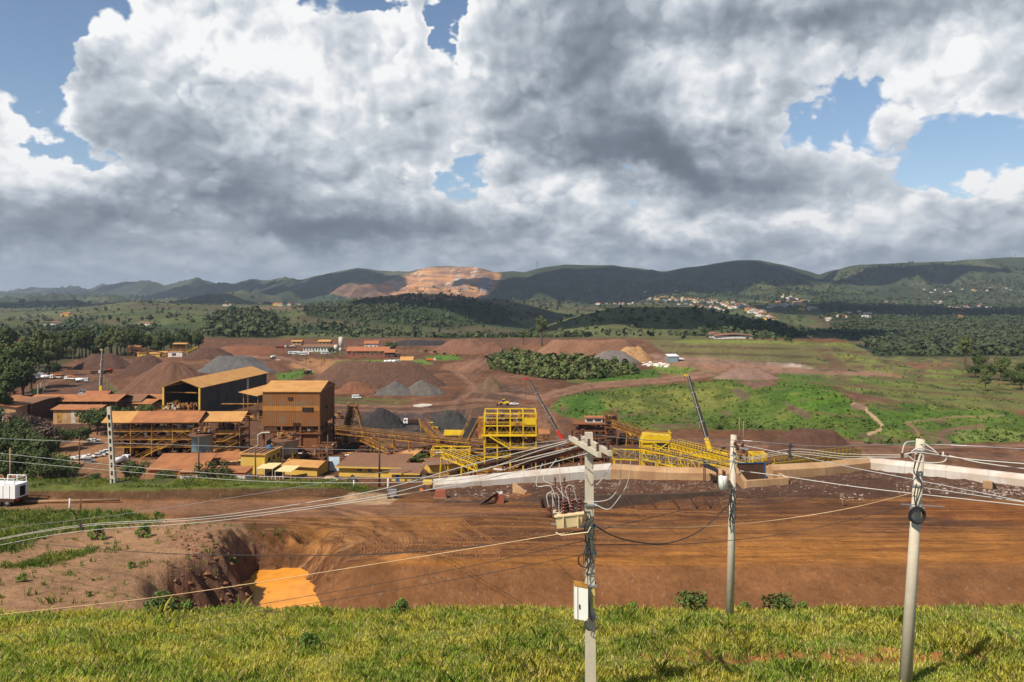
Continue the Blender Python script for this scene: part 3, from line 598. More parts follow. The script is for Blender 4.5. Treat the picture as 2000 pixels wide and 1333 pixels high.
class MB:
    def __init__(s): s.v = []; s.f = []; s.m = []; s.k = 0
    def q(s, *idx): s.f.append(idx); s.m.append(s.k)
    def face(s, pts): n = len(s.v); s.v.extend([tuple(p) for p in pts]); s.q(*range(n, n + len(pts)))
    def hexa(s, a, b):
        """a, b: two rings of points; joins them and caps them"""
        n = len(s.v); k = len(a); s.v.extend([tuple(p) for p in a] + [tuple(p) for p in b])
        s.q(*reversed(range(n, n + k))); s.q(*range(n + k, n + 2 * k))
        for i in range(k): j = (i + 1) % k; s.q(n + i, n + j, n + k + j, n + k + i)
        return s
    def box(s, x0, x1, y0, y1, z0, z1):
        s.hexa([(x0, y0, z0), (x1, y0, z0), (x1, y1, z0), (x0, y1, z0)], [(x0, y0, z1), (x1, y0, z1), (x1, y1, z1), (x0, y1, z1)]); return s
    def beam(s, p, q, w, h=None, up=(0, 0, 1)):
        p = np.array(p, float); q = np.array(q, float); h = h or w; d = q - p; L = np.linalg.norm(d); d = d / max(L, 1e-9)
        a = np.cross(d, up)
        if np.linalg.norm(a) < 1e-3: a = np.cross(d, (0, 1, 0))
        a = a / np.linalg.norm(a); b = np.cross(a, d)
        o = [(-w / 2, -h / 2), (w / 2, -h / 2), (w / 2, h / 2), (-w / 2, h / 2)]
        s.hexa([p + a * i + b * j for i, j in o], [q + a * i + b * j for i, j in o]); return s
    def cyl(s, p, q, r, r2=None, n=10):
        p = np.array(p, float); q = np.array(q, float); r2 = r if r2 is None else r2; d = q - p; d = d / max(np.linalg.norm(d), 1e-9)
        a = np.cross(d, (0, 0, 1))
        if np.linalg.norm(a) < 1e-3: a = np.array([1., 0, 0])
        a = a / np.linalg.norm(a); b = np.cross(d, a)
        an = [2 * math.pi * i / n for i in range(n)]
        s.hexa([p + (a * math.cos(t) + b * math.sin(t)) * r for t in an], [q + (a * math.cos(t) + b * math.sin(t)) * r2 for t in an]); return s
    def tube(s, pts, r, n=5):
        pts = [np.array(p, float) for p in pts]; base = len(s.v)
        for i, p in enumerate(pts):
            d = pts[min(i + 1, len(pts) - 1)] - pts[max(i - 1, 0)]; d = d / max(np.linalg.norm(d), 1e-9)
            a = np.cross(d, (0, 0, 1)); 
            if np.linalg.norm(a) < 1e-2: a = np.cross(d, (0, 1, 0))
            a = a / np.linalg.norm(a); b = np.cross(d, a)
            for k in range(n): t = 2 * math.pi * k / n; s.v.append(tuple(p + (a * math.cos(t) + b * math.sin(t)) * r))
        for i in range(len(pts) - 1):
            for k in range(n): j = (k + 1) % n; s.q(base + i * n + k, base + i * n + j, base + (i + 1) * n + j, base + (i + 1) * n + k)
        return s
    def prism(s, prof, x0, x1):
        """profile in (y, z) pushed along x"""
        s.hexa([(x0, y, z) for y, z in prof], [(x1, y, z) for y, z in prof]); return s
    def prismy(s, prof, y0, y1):
        s.hexa([(x, y0, z) for x, z in prof][::-1], [(x, y1, z) for x, z in prof][::-1]); return s
    def slab(s, pts, t):
        s.hexa([(x, y, z - t) for x, y, z in pts], pts); return s
    def lathe(s, prof, c=(0, 0), n=16):
        """profile [(r, z)] turned about a vertical axis"""
        base = len(s.v)
        for r, z in prof:
            for k in range(n): t = 2 * math.pi * k / n; s.v.append((c[0] + r * math.cos(t), c[1] + r * math.sin(t), z))
        for i in range(len(prof) - 1):
            for k in range(n): j = (k + 1) % n; s.q(base + i * n + k, base + i * n + j, base + (i + 1) * n + j, base + (i + 1) * n + k)
        s.q(*range(base + (len(prof) - 1) * n, base + len(prof) * n)); return s
    def build(s, name, mats, parent=None, smooth_=False):
        me = bpy.data.meshes.new(name); me.from_pydata(s.v, [], s.f)
        mats = mats if isinstance(mats, (list, tuple)) else [mats]
        for m in mats: me.materials.append(M[m] if isinstance(m, str) else m)
        if len(mats) > 1: me.polygons.foreach_set('material_index', s.m)
        if smooth_: me.polygons.foreach_set('use_smooth', [True] * len(me.polygons))
        o = bpy.data.objects.new(name, me); COL.objects.link(o)
        if parent: o.parent = parent
        return o
def tag(o, label, cat, group=None, kind=None):
    o['label'] = label; o['category'] = cat
    if group: o['group'] = group
    if kind: o['kind'] = kind
    return o
def thing(name, label, cat, loc, rz=0.0, group=None):
    o = bpy.data.objects.new(name, None); COL.objects.link(o); o.location = loc; o.rotation_euler = (0, 0, rz); o.empty_display_size = .5
    return tag(o, label, cat, group)
KIDS = {}
def kids(o):
    if o.name not in KIDS: KIDS[o.name] = [c for c in COL.objects if c.parent == o]
    return KIDS[o.name]
def dup(o, loc=None, rz=None, label=None, group=None, scale=None, parent=None):
    c = o.copy(); COL.objects.link(c)
    if loc is not None: c.location = loc
    if rz is not None: c.rotation_euler = (0, 0, rz)
    if label: c['label'] = label
    if group: c['group'] = group
    if scale is not None: c.scale = scale if isinstance(scale, (tuple, list)) else (scale,) * 3
    if parent: c.parent = parent
    for ch in kids(o): dup(ch, parent=c)
    return c
class Proto:
    """the first place() moves the original, later ones copy it"""
    def __init__(s, o): s.o = o; s.used = False
    def place(s, loc, rz=0.0, label=None, group=None, scale=1.0):
        if not s.used:
            s.used = True; o = s.o; kids(o)
            for k in kids(o): kids(k)
            o.location = loc; o.rotation_euler = (0, 0, rz); o.scale = scale if isinstance(scale, (tuple, list)) else (scale,) * 3
            if label: o['label'] = label
            if group: o['group'] = group
            return o
        return dup(s.o, loc, rz, label, group, scale)
rng = random.Random(7)
def G(u, v, z=ZP):
    x, y, _ = yard(u, v, z); return (x, y, gz(x, y))
def H(u, v, lo=262, hi=1150): return hit(u, v, lo, hi)

# ================================================================ trees
def tree_mesh(seed, h, spread, nb, nl, leaf, trunk_h, flat=.75, gap=.0):
    r = random.Random(seed); blobs_ = []
    for i in range(nb):
        a = r.uniform(0, 6.283); d = spread * math.sqrt(r.random()) * .72; z = trunk_h + (h - trunk_h) * (.15 + .7 * r.random() * (1 - .45 * d / spread))
        blobs_.append((d * math.cos(a), d * math.sin(a), z, spread * r.uniform(.24, .42)))
    V_, F_ = [], []
    for i in range(nl):
        bx_, by_, bz_, br = blobs_[i % nb]
        while True:
            p = [r.uniform(-1, 1) for _ in range(3)]; L = math.sqrt(sum(c * c for c in p))
            if .35 < L < 1: break
        k = 1 / L * (.75 + .3 * r.random())
        c = (bx_ + p[0] * br * k, by_ + p[1] * br * k, bz_ + p[2] * br * k * flat)
        n = np.array([p[0] + r.uniform(-.6, .6), p[1] + r.uniform(-.6, .6), p[2] + r.uniform(-.3, .9)]); n /= np.linalg.norm(n) + 1e-6
        a = np.cross(n, (r.uniform(-1, 1), r.uniform(-1, 1), r.uniform(-1, 1))); a /= np.linalg.norm(a) + 1e-6; b = np.cross(n, a)
        s = leaf * r.uniform(.6, 1.3); c = np.array(c); k0 = len(V_)
        V_ += [tuple(c - a * s * .5), tuple(c + b * s * .33), tuple(c + a * s * .5), tuple(c - b * s * .33)]; F_.append((k0, k0 + 1, k0 + 2, k0 + 3))
    return V_, F_, blobs_
def make_tree(name, seed, h, spread, nb, nl, leaf, trunk_h, lm, flat=.75, cat='tree'):
    V_, F_, bl = tree_mesh(seed, h, spread, nb, nl, leaf, trunk_h, flat)
    root = thing(name, 'tree', cat, (0, 0, 0))
    t = MB(); t.k = 0
    tr = h * .022 + .05
    t.cyl((0, 0, -.5), (0, 0, trunk_h), tr * 1.3, tr * .8, 7); t.cyl((0, 0, trunk_h), (.05 * h, 0, h * .75), tr * .8, tr * .25, 6)
    for b_ in bl[:7]: t.cyl((0, 0, trunk_h * .85), b_[:3], tr * .5, tr * .12, 5)
    t.build('trunk', 'bark', root)
    me = bpy.data.meshes.new('crown'); me.from_pydata(V_, [], F_); me.materials.append(lm); o = bpy.data.objects.new('crown', me); COL.objects.link(o); o.parent = root
    return Proto(root)
TR = dict(
 broad=make_tree('broad_tree', 1, 9, 5.2, 20, 2600, .62, 2.4, LEAF[0]), broad2=make_tree('broad_tree', 2, 8, 5.0, 16, 2200, .6, 2.2, LEAF[1]), purple=make_tree('broad_tree', 3, 7.5, 5.0, 16, 2000, .6, 2.0, LEAF[2]),
 tall=make_tree('tall_tree', 4, 17, 4.8, 22, 2600, .85, 5, LEAF[0], 1.0), tall2=make_tree('tall_tree', 5, 15, 4.6, 18, 2200, .85, 5, LEAF[3], 1.0), gum=make_tree('eucalyptus_tree', 6, 19, 3.6, 18, 1700, .7, 7, LEAF[3], 1.1),
 airy=make_tree('small_tree', 8, 5.5, 2.6, 11, 600, .42, 1.6, LEAF[0], .8), bush=make_tree('bush', 9, 2.2, 1.5, 9, 500, .30, .2, LEAF[4], .8, 'bush'), dbush=make_tree('bush', 10, 3.4, 2.6, 12, 800, .45, .2, LEAF[1], .75, 'bush'))
def palm():
    root = thing('palm_tree', 'palm', 'palm tree', (0, 0, 0)); t = MB().cyl((0, 0, -.3), (.3, 0, 7), .2, .14, 7); t.build('trunk', 'bark', root)
    c = MB(); r = random.Random(3)
    for i in range(16):
        a = i * 2.399; el_ = r.uniform(-.2, .9); pts = []
        for k in range(6):
            s = k / 5 * 3.0; pts.append((.3 + math.cos(a) * s * math.cos(el_ * .6), math.sin(a) * s * math.cos(el_ * .6), 7 + s * math.sin(el_) - .16 * s * s))
        for k in range(5):
            (x0, y0, z0), (x1, y1, z1) = pts[k], pts[k + 1]; w = .42 * (1 - k / 6); n_ = (-math.sin(a) * w, math.cos(a) * w)
            c.face([(x0, y0, z0), (x1, y1, z1), (x1 + n_[0], y1 + n_[1], z1 - .25), (x0 + n_[0], y0 + n_[1], z0 - .25)]); c.face([(x0, y0, z0), (x1, y1, z1), (x1 - n_[0], y1 - n_[1], z1 - .25), (x0 - n_[0], y0 - n_[1], z0 - .25)])
    c.build('crown', LEAF[1], root); return Proto(root)
TR['palm'] = palm()
def plant_tree(kind, u, v, size_px, label, group=None, lo=262, hi=1150, z=None):
    """size_px: crown width in the picture"""
    x, y, zz = H(u, v, lo, hi)
    w = {'broad': 10.4, 'broad2': 10, 'purple': 10, 'tall': 9.6, 'tall2': 9.2, 'gum': 7.2, 'airy': 5.2, 'bush': 3.0, 'dbush': 5.2, 'palm': 6}[kind]
    s = size_px * y / F / w
    return TR[kind].place((x, y, zz - .1), rng.uniform(0, 6.28), label, group, (s, s, s * rng.uniform(.9, 1.12)))

# ================================================================ heaps
def heap(u, vb, wpx, hpx, c, label, ry=.6, flat=0.0, seed=0, name='ore_heap', cat='ore heap', yb=None, mtl=None, skew=0.0, z0=ZP):
    """a tipped heap; (u, vb) front foot, width and height in picture pixels"""
    x0, y0, _ = yard(u, vb, z0); s = y0 / F; rx = wpx * s / 2; hh = hpx * s; ryy = rx * ry; y0 += ryy; s = y0 / F
    z0_ = gz(x0, y0)
    m_ = mtl or mat('heap_' + '%02d%02d%02d' % tuple(int(a * 100) for a in c), c, .95, 0, .5, .45, 1.0)
    vs, fs = [], []; NA_, NR_ = 72, 22
    for j in range(NR_ + 1):
        for i in range(NA_):
            a = 2 * math.pi * i / NA_; r = j / NR_
            ax = math.cos(a); ay = math.sin(a); wob = 1 + .10 * float(vn(ax * 2 + seed, ay * 2 + seed, seed)) * 2
            x = ax * r * rx * wob + skew * rx * (1 - r); y = ay * r * ryy * wob
            k = (1 - r) if flat <= 0 else min(1.0, (1 - r) / (1 - flat))
            z = hh * (k ** 1.0) if k < .92 else hh * (.92 + .08 * smooth((k - .92) / .08) * .6)
            vs.append((x, y, z)); 
        for i in range(NA_):
            if j < NR_: q_ = j * NA_ + i; p_ = j * NA_ + (i + 1) % NA_; fs.append((q_, p_, p_ + NA_, q_ + NA_))
    va = np.array(vs); nn_ = fbm(va[:, 0] / (rx * .22) + seed, va[:, 1] / (rx * .22), seed + 3, 4)
    rr = np.repeat(np.arange(NR_ + 1) / NR_, NA_)
    aa = np.arctan2(va[:, 1], va[:, 0]); gul = vn(aa * 11, rr * 1.0 + seed, seed + 9) * .035 * hh
    lump = .20 if c[0] < .05 else .11
    va[:, 2] += nn_ * hh * lump * np.minimum(1, (1 - rr) * 5) + gul * 2.6 * np.minimum(1, (1 - rr) * 5) * (rr > .2); va[rr >= .99, 2] = -1.2
    me = bpy.data.meshes.new(name); me.from_pydata(va.tolist(), [], fs); me.materials.append(m_); me.polygons.foreach_set('use_smooth', [True] * len(fs))
    o = bpy.data.objects.new(name, me); COL.objects.link(o); o.location = (x0, y0, z0_); tag(o, label, cat); return o
BR = (.13, .062, .036); DB = (.085, .042, .028); GR = (.105, .090, .080); BK = (.032, .028, .027); RD = (.17, .070, .036); GY = (.10, .088, .078)
heap(318, 776, 225, 66, BR, 'largest brown ore heap, behind the steel shed with the open gable', .55, .12, 1, skew=-.1)
heap(275, 733, 115, 35, DB, 'dark brown ore heap directly behind the largest brown heap', .6, .2, 2)
heap(185, 722, 125, 27, DB, 'dark brown heap beside the grove and the tallest black boom', .6, .35, 3)
heap(352, 742, 70, 22, DB, 'small dark heap at the shoulder of the largest brown heap', .6, .3, 4)
heap(452, 731, 170, 31, (.10, .092, .086), 'long grey ore heap rising over the shed ridge', .55, .35, 5, skew=-.2)
heap(395, 702, 110, 20, DB, 'dark brown heap behind the long grey heap', .6, .3, 6)
heap(520, 728, 90, 16, BR, 'low brown heap at the end of the long grey heap', .6, .3, 7)
heap(725, 757, 280, 47, (.115, .060, .038), 'widest flat topped brown heap in front of the office lawn', .32, .55, 8)
heap(690, 770, 90, 22, RD, 'low reddish heap in front of the flat topped heap', .5, .3, 9)
heap(768, 774, 90, 30, GY, 'grey gravel heap with a sharp cone beside the reddish heap', .55, 0, 10)
heap(822, 773, 95, 28, (.115, .095, .08), 'grey brown gravel heap joined to the sharp grey cone', .55, .05, 11)
heap(958, 768, 70, 33, (.13, .078, .045), 'small olive brown cone beside the road junction', .6, 0, 12)
heap(745, 838, 95, 34, BK, 'black ore heap with a lumpy top beside the slender conveyor tower', .5, .2, 13)
heap(880, 838, 95, 34, (.045, .042, .038), 'black ore heap behind the yellow screening building', .5, .25, 14)
heap(828, 845, 50, 12, BK, 'small black heap under the long conveyor', .5, 0, 16)
heap(905, 692, 150, 27, (.17, .080, .048), 'reddish heap on the skyline of the yard beside the parking yard', .5, .3, 17)
heap(960, 692, 90, 22, (.15, .07, .042), 'reddish cone at the edge of the scrub patch', .5, .1, 18)
heap(470, 693, 160, 16, RD, 'low red heap behind the grey heap', .5, .5, 19)
heap(820, 676, 130, 9, BK, 'long low black heap at the far edge of the yard', .4, .6, 20)
heap(1160, 706, 240, 38, (.20, .10, .055), 'long terraced red and tan waste bank behind the scrub', .35, .6, 21, 'waste_bank', 'waste bank')
heap(1200, 712, 110, 22, (.15, .125, .11), 'grey gravel slope in front of the terraced waste bank', .4, .35, 22)
heap(1240, 708, 90, 28, (.36, .20, .085), 'tan sandy slope at the end of the terraced waste bank', .5, .4, 23)
heap(1600, 893, 200, 46, (.090, .043, .026), 'dark red spoil mound right behind the tan wall', .45, .45, 24, 'spoil_mound', 'spoil mound')
heap(1470, 742, 130, 20, (.20, .12, .088), 'low eroded brown mound on the far side of the green field', .5, .3, 25, 'spoil_mound', 'spoil mound')
heap(655, 945, 34, 15, BK, 'small black heap in front of the long yellow building', .6, 0, 26)
heap(687, 943, 26, 15, (.05, .04, .03), 'second small black heap beside the yellow building wall', .6, 0, 27)
heap(825, 944, 60, 16, (.085, .055, .035), 'brown heap behind the left end of the white wall', .5, 0, 28)
heap(640, 947, 60, 14, (.40, .28, .17), 'pale sandy heap at the feet of the small yellow building', .5, .2, 29)

# ================================================================ village houses
def house_mesh(w, d, h, rh, wc, rc, wing):
    b = MB(); b.k = 0; b.box(-w / 2, w / 2, -d / 2, d / 2, -2, h)
    if wing: b.box(w / 2, w / 2 + w * .5, -d / 2, d * .2, -2, h * .62)
    b.k = 1
    b.hexa([(-w / 2 - .5, -d / 2 - .5, h), (w / 2 + .5, -d / 2 - .5, h), (w / 2 + .5, d / 2 + .5, h), (-w / 2 - .5, d / 2 + .5, h)],
           [(-w / 4, -.1, h + rh), (w / 4, -.1, h + rh), (w / 4, .1, h + rh), (-w / 4, .1, h + rh)])
    if wing: b.box(w / 2 + .02, w / 2 + w * .5 + .4, -d / 2 - .4, d * .2 + .4, h * .62, h * .62 + .5)
    b.k = 2
    for i in (-.3, 0, .3): b.box(w * i - .7, w * i + .7, -d / 2 - .05, -d / 2 + .02, h * .35, h * .75)
    return b
HM = [('white_walled_house', 'white2', 'tile', 'terracotta'), ('white_walled_house', 'white2', 'roof3', 'brown'), ('ochre_walled_house', 'ywall', 'tile', 'terracotta'), ('white_flat_house', 'white2', 'white2', 'pale')]
HP = []
for i, (nm, wm, rm, rn) in enumerate(HM):
    for j, (w_, d_, h_) in enumerate(((14, 10, 5), (20, 12, 6.5), (11, 10, 7))):
        b = house_mesh(w_, d_, h_, 2.6 if i < 3 else .4, None, None, j != 2); o = b.build('house', [wm, rm, 'glass']); o['category'] = 'house'
        HP.append((Proto(o), ['white', 'white', 'ochre', 'white'][i], rn, ['small', 'long', 'two storey'][j]))
        
HPT = {}
def house(u, v, lo, hi, sc_=1.0, where='on the hillside'):
    x, y, z = H(u, v, lo, hi); p, wc, rn, sz = rng.choice(HP)
    lab = '%s %s house, %s roof, %s' % (sz, wc, rn, where)
    k = (rng.uniform(.85, 1.25) * sc_ * 1.25)
    p.place((x, y, z), rng.uniform(-.6, .6) + rng.choice((0, 1.57)), lab, 'houses ' + where, k)
def along(pts, n, jit, lo, hi, where, sc_=1.0):
    L = [math.hypot(b[0] - a[0], b[1] - a[1]) for a, b in zip(pts[:-1], pts[1:])]; T_ = sum(L)
    for i in range(n):
        s = (i + rng.random()) / n * T_; k = 0
        while s > L[k] and k < len(L) - 1: s -= L[k]; k += 1
        f = s / L[k]; a, b = pts[k], pts[k + 1]
        house(a[0] + (b[0] - a[0]) * f + rng.uniform(-jit, jit) * 1.5, a[1] + (b[1] - a[1]) * f + rng.uniform(-jit, jit) * .8, lo, hi, sc_, where)
V1, V2, V3 = 'in the sunlit hill crest village', 'in the wooded slope village', 'in the village under the last ridge'
along([(1170, 589), (1240, 586)], 12, 3, 2200, 5200, V1, .9)
along([(1265, 584), (1340, 587), (1400, 592), (1440, 600), (1480, 612), (1510, 628)], 74, 6, 2200, 5200, V1)
along([(1330, 596), (1380, 603), (1440, 606)], 16, 4, 2200, 5200, V1)
along([(1440, 596), (1470, 606), (1500, 620)], 14, 4, 2200, 5200, V1)
along([(1500, 598), (1560, 592), (1580, 605)], 36, 6, 2200, 5200, V2)
along([(1530, 580), (1570, 590)], 12, 4, 2200, 5600, V2)
along([(1610, 628), (1680, 610), (1700, 620)], 14, 5, 2200, 5200, V2, .9)
along([(1800, 572), (1900, 568), (1970, 567)], 15, 7, 3000, 6000, V3, .75)
along([(1800, 592), (1850, 598), (1880, 604), (1945, 600)], 32, 10, 2200, 5600, V3, .75)
for u_, v_ in ((1750, 596), (1730, 593), (1875, 623), (1600, 576), (540, 597), (548, 598), (565, 597), (578, 595), (440, 598), (450, 598), (130, 618), (285, 640), (1160, 571), (1260, 569), (1320, 570)):
    house(u_, v_, 1500, 6000, 1.0, 'alone in the far valley')
# long roofed sheds in the valley
def far_shed(u, v, wpx, label, lo=1150, hi=3000):
    x, y, z = H(u, v, lo, hi); s = y / F; w_ = wpx * s
    o = thing('long_shed', label, 'shed', (x, y, z))
    MB().box(-w_ / 2, w_ / 2, -8, 8, -2, 5).build('wall', 'white2', o)
    b = MB(); n_ = 10
    for i in range(n_):
        a0 = -w_ / 2 - 2 + (w_ + 4) * i / n_; a1 = -w_ / 2 - 2 + (w_ + 4) * (i + 1) / n_; f0 = 1 - (2 * i / n_ - 1) ** 2; f1 = 1 - (2 * (i + 1) / n_ - 1) ** 2
        b.slab([(a0, -10, 5.2 + 2.5 * f0), (a1, -10, 5.2 + 2.5 * f1), (a1, 10, 6.5 + 2.5 * f1), (a0, 10, 6.5 + 2.5 * f0)], .5)
    b.build('roof', 'roof3', o)
far_shed(1432, 663, 70, 'long curved brown roofed shed in the dark valley'); far_shed(103, 636, 28, 'low white shed on the hillside above the grove', 1300, 3500); far_shed(1398, 660, 22, 'short brown shed beside the curved roofed shed')
# lattice mast on the ridge
def mast(u, v, hpx, lo, hi, label):
    x, y, z = H(u, v, lo, hi); h_ = hpx * y / F; o = thing('lattice_mast', label, 'mast', (x, y, z)); b = MB(); w_ = h_ * .13
    for sx in (-1, 1):
        for sy in (-1, 1): b.beam((sx * w_, sy * w_, -2), (sx * w_ * .15, sy * w_ * .15, h_), h_ * .03)
    b.build('leg_lattice', 'steel', o)
    c = MB()
    for k in (.62, .78, .94): c.beam((-w_ * 1.2, 0, h_ * k), (w_ * 1.2, 0, h_ * k), h_ * .025)
    c.build('crossarm', 'steel', o)
mast(1049, 524, 15, 6000, 9800, 'tall lattice pylon standing on the ridge crest'); mast(1983, 504, 8, 5000, 7800, 'small lattice mast on the last ridge')

# ================================================================ woodland on the hills (uncountable)
def scatter(name, n, ubox, dens_fn, size, lo, hi, lm, label, seed, quads=9):
    r = np.random.RandomState(seed)
    jr = np.where((DD[:, 0] > lo))[0][0]; jr2 = NR - 16
    rows = r.randint(jr, jr2, n * 3); cu = r.uniform(ubox[0], ubox[1], n * 3); ci = np.clip(((cu - ug[0]) / (ug[1] - ug[0])), 0, NU - 2)
    c0 = ci.astype(int); d = DD[rows, c0]; ok = (d > lo) & (d < hi)
    # keep points the camera side can see at all
    run = np.minimum.accumulate(VV, axis=0); vis = VV[rows, c0] <= run[rows - 1, c0] + 5
    veg = dens_fn(cu, VV[rows, c0], XX[rows, c0], d) if seed != 12 else dens_fn(cu, VV[rows, c0], rows, c0)
    keep = ok & vis & (r.rand(n * 3) < veg); idx = np.where(keep)[0][:n]
    rows, c0, cu, d = rows[idx], c0[idx], cu[idx], d[idx]; z = ZZ[rows, c0]; x = (cu - UC) / F * d; k = len(idx)
    S = ((.5 + 1.3 * r.uniform(0, 1, k) ** 2) * size)
    hk = np.where(hsh(np.floor(x / 160), np.floor(d / 160), 5) > .6, 1.35, .85)
    P = r.normal(size=(k, quads, 3)); P /= np.linalg.norm(P, axis=2, keepdims=True); 
    cen = np.stack([x, d, z], 1)[:, None, :] + P * S[:, None, None] * np.array([.42, .42, .38]) * np.stack([np.ones(k), np.ones(k), hk], 1)[:, None, :] + np.array([0, 0, 1]) * (S * .42 * hk)[:, None, None]
    nrm = P + r.normal(size=P.shape) * .35 + np.array([0, 0, .35]); nrm /= np.linalg.norm(nrm, axis=2, keepdims=True)
    a = np.cross(nrm, r.normal(size=P.shape)); a /= np.linalg.norm(a, axis=2, keepdims=True); b = np.cross(nrm, a); h_ = (S * .36)[:, None, None]
    co = np.stack([cen - a * h_, cen - b * h_, cen + a * h_, cen + b * h_], 2).reshape(-1, 3)
    me = bpy.data.meshes.new(name); nv = len(co); me.vertices.add(nv); me.vertices.foreach_set('co', co.astype(np.float32).reshape(-1)); me.loops.add(nv); me.loops.foreach_set('vertex_index', np.arange(nv, dtype=np.int32))
    me.polygons.add(nv // 4); me.polygons.foreach_set('loop_start', np.arange(0, nv, 4, dtype=np.int32))
    try: me.polygons.foreach_set('loop_total', np.full(nv // 4, 4, np.int32))
    except Exception: pass
    me.update(calc_edges=True); me.materials.append(lm); o = bpy.data.objects.new(name, me); COL.objects.link(o); tag(o, label, 'woodland', kind='stuff'); return o
def inpoly(u, v, p): return seg_sdf(u, v, p) < 0
def wd(u, v, x, y):
    base = .035 + .30 * smooth((fbm(x / 260, y / 260, 181, 5) * -1 - .15) * 4) + .14 * smooth((vn(x / 70, y / 70, 99) - .2) * 6)
    for p, k in (([(400, 655), (410, 622), (440, 606), (500, 608), (540, 622), (575, 650), (520, 664)], 1.0), ([(590, 600), (700, 588), (800, 577), (900, 581), (985, 600), (1000, 632), (850, 640), (700, 628), (600, 620)], .8),
                 ([(1600, 600), (2100, 590), (2100, 720), (1780, 700), (1640, 655)], .9), ([(1330, 620), (1500, 630), (1640, 650), (1500, 664), (1300, 655)], .6)):
        base = np.where(inpoly(u, v, p), k, base)
    base = np.where(inpoly(u, v, [(230, 612), (300, 606), (420, 600), (590, 606), (585, 628), (560, 645), (300, 645), (230, 632)]) & ~inpoly(u, v, [(400, 655), (410, 622), (440, 606), (500, 608), (540, 622), (575, 650), (520, 664)]), .05, base)
    base = np.where(inpoly(u, v, [(1085, 655), (1140, 618), (1200, 600), (1330, 600), (1420, 612), (1440, 622), (1380, 650), (1250, 658)]), .07, base)
    return base
scatter('woodland', 30000, (-300, 2300), wd, 7.5, 1180, 4200, leafmat('woodland_leaves', (.026, .040, .014), (.078, .092, .032)), 'dark woodland and scattered trees covering the valley hills', 11, 8)

def wd2(u, v, x, y): return .10 + .8 * smooth((fbm(x / 500, y / 300, 188, 4) - .0) * 5) * smooth((u - 900) / 500)
scatter('far_woodland', 14000, (0, 2300), wd2, 13, 4000, 6600, leafmat('far_leaves', (.028, .040, .016), (.062, .075, .030)), 'far dark woodland at the foot of the ridge', 17, 6)
def fieldd(u, v, rows, cols): return (C[rows, cols, 3] > .75) * (.35 + .65 * smooth(fbm(XX[rows, cols] / 12, DD[rows, cols] / 12, 201, 3) * 2 + .5))
scatter('field_growth', 42000, (-100, 2150), fieldd, .95, 262, 1150, leafmat('field_leaves', (.048, .088, .012), (.125, .145, .026)), 'tall green grass and brush growing on the reclaimed slopes', 12, 6)

# ---------------------------------------------------------------- cumulus shapes added unseen above the frame to cast shade on the hills
cm = bpy.data.materials.new('shade_cloud'); cm.use_nodes = True; cm.node_tree.nodes['Principled BSDF'].inputs['Base Color'].default_value = (.85, .86, .88, 1); cm.node_tree.nodes['Principled BSDF'].inputs['Roughness'].default_value = 1
cv, cf = [], []
def shade_cloud(u, D, rx, ry, h, seed):
    T0 = np.array([(u - UC) / F * D, D, 0]); c = T0 + SUN_DIR / SUN_DIR[2] * h; k0 = len(cv); n, m = 44, 18
    for j in range(m + 1):
        ph = math.pi * j / m
        for i in range(n):
            a = 2 * math.pi * i / n; x, y, z = math.sin(ph) * math.cos(a), math.sin(ph) * math.sin(a), math.cos(ph)
            w_ = 1 + .55 * float(fbm(x * 1.7 + z + seed, y * 1.7 + z * .7 + seed, seed, 4)); cv.append((c[0] + x * rx * w_, c[1] + y * ry * w_, c[2] + (z * w_ if z > 0 else z * .25) * min(rx, ry) * .5))
    for j in range(m):
        for i in range(n): q_ = k0 + j * n + i; p_ = k0 + j * n + (i + 1) % n; cf.append((q_, p_, p_ + n, q_ + n))
for a in ((1290, 7000, 1500, 1100, 2900, 1), (1120, 6300, 700, 900, 2700, 2), (950, 2700, 430, 520, 1500, 3), (1340, 1640, 330, 190, 1100, 4), (1800, 3500, 800, 420, 1900, 5), (120, 4700, 1500, 450, 2400, 6), (660, 7800, 650, 900, 3300, 7), (1790, 6300, 620, 260, 2800, 8), (330, 9000, 1500, 650, 3900, 9), (560, 5200, 700, 260, 2500, 10), (1500, 2100, 300, 200, 1300, 11), (60, 13000, 2600, 900, 5200, 12)): shade_cloud(*a)
me = bpy.data.meshes.new('shade_clouds'); me.from_pydata(cv, [], cf); me.materials.append(cm); me.polygons.foreach_set('use_smooth', [True] * len(cf)); o = bpy.data.objects.new('shade_clouds', me); COL.objects.link(o); o['kind'] = 'stuff'; o['label'] = 'white cumulus shapes added unseen overhead to shade the hills'; o['category'] = 'shade_clouds'
# ---------------------------------------------------------------- the air
hm = bpy.data.materials.new('air'); hm.use_nodes = True; ht = hm.node_tree; ht.nodes.clear(); pv = ht.nodes.new('ShaderNodeVolumePrincipled'); pv.inputs['Density'].default_value = 3.9e-5; pv.inputs['Color'].default_value = (.72, .84, 1.0, 1); pv.inputs['Anisotropy'].default_value = .2
ho = ht.nodes.new('ShaderNodeOutputMaterial'); ht.links.new(pv.outputs[0], ho.inputs['Volume'])
try: hm.cycles.homogeneous_volume = True
except Exception: pass
hz = MB().box(-38000, 38000, -1500, 30500, -900, 620).build('haze', hm); hz['kind'] = 'stuff'; hz['label'] = 'thin bluish haze in the air over the valley'; hz['category'] = 'haze'
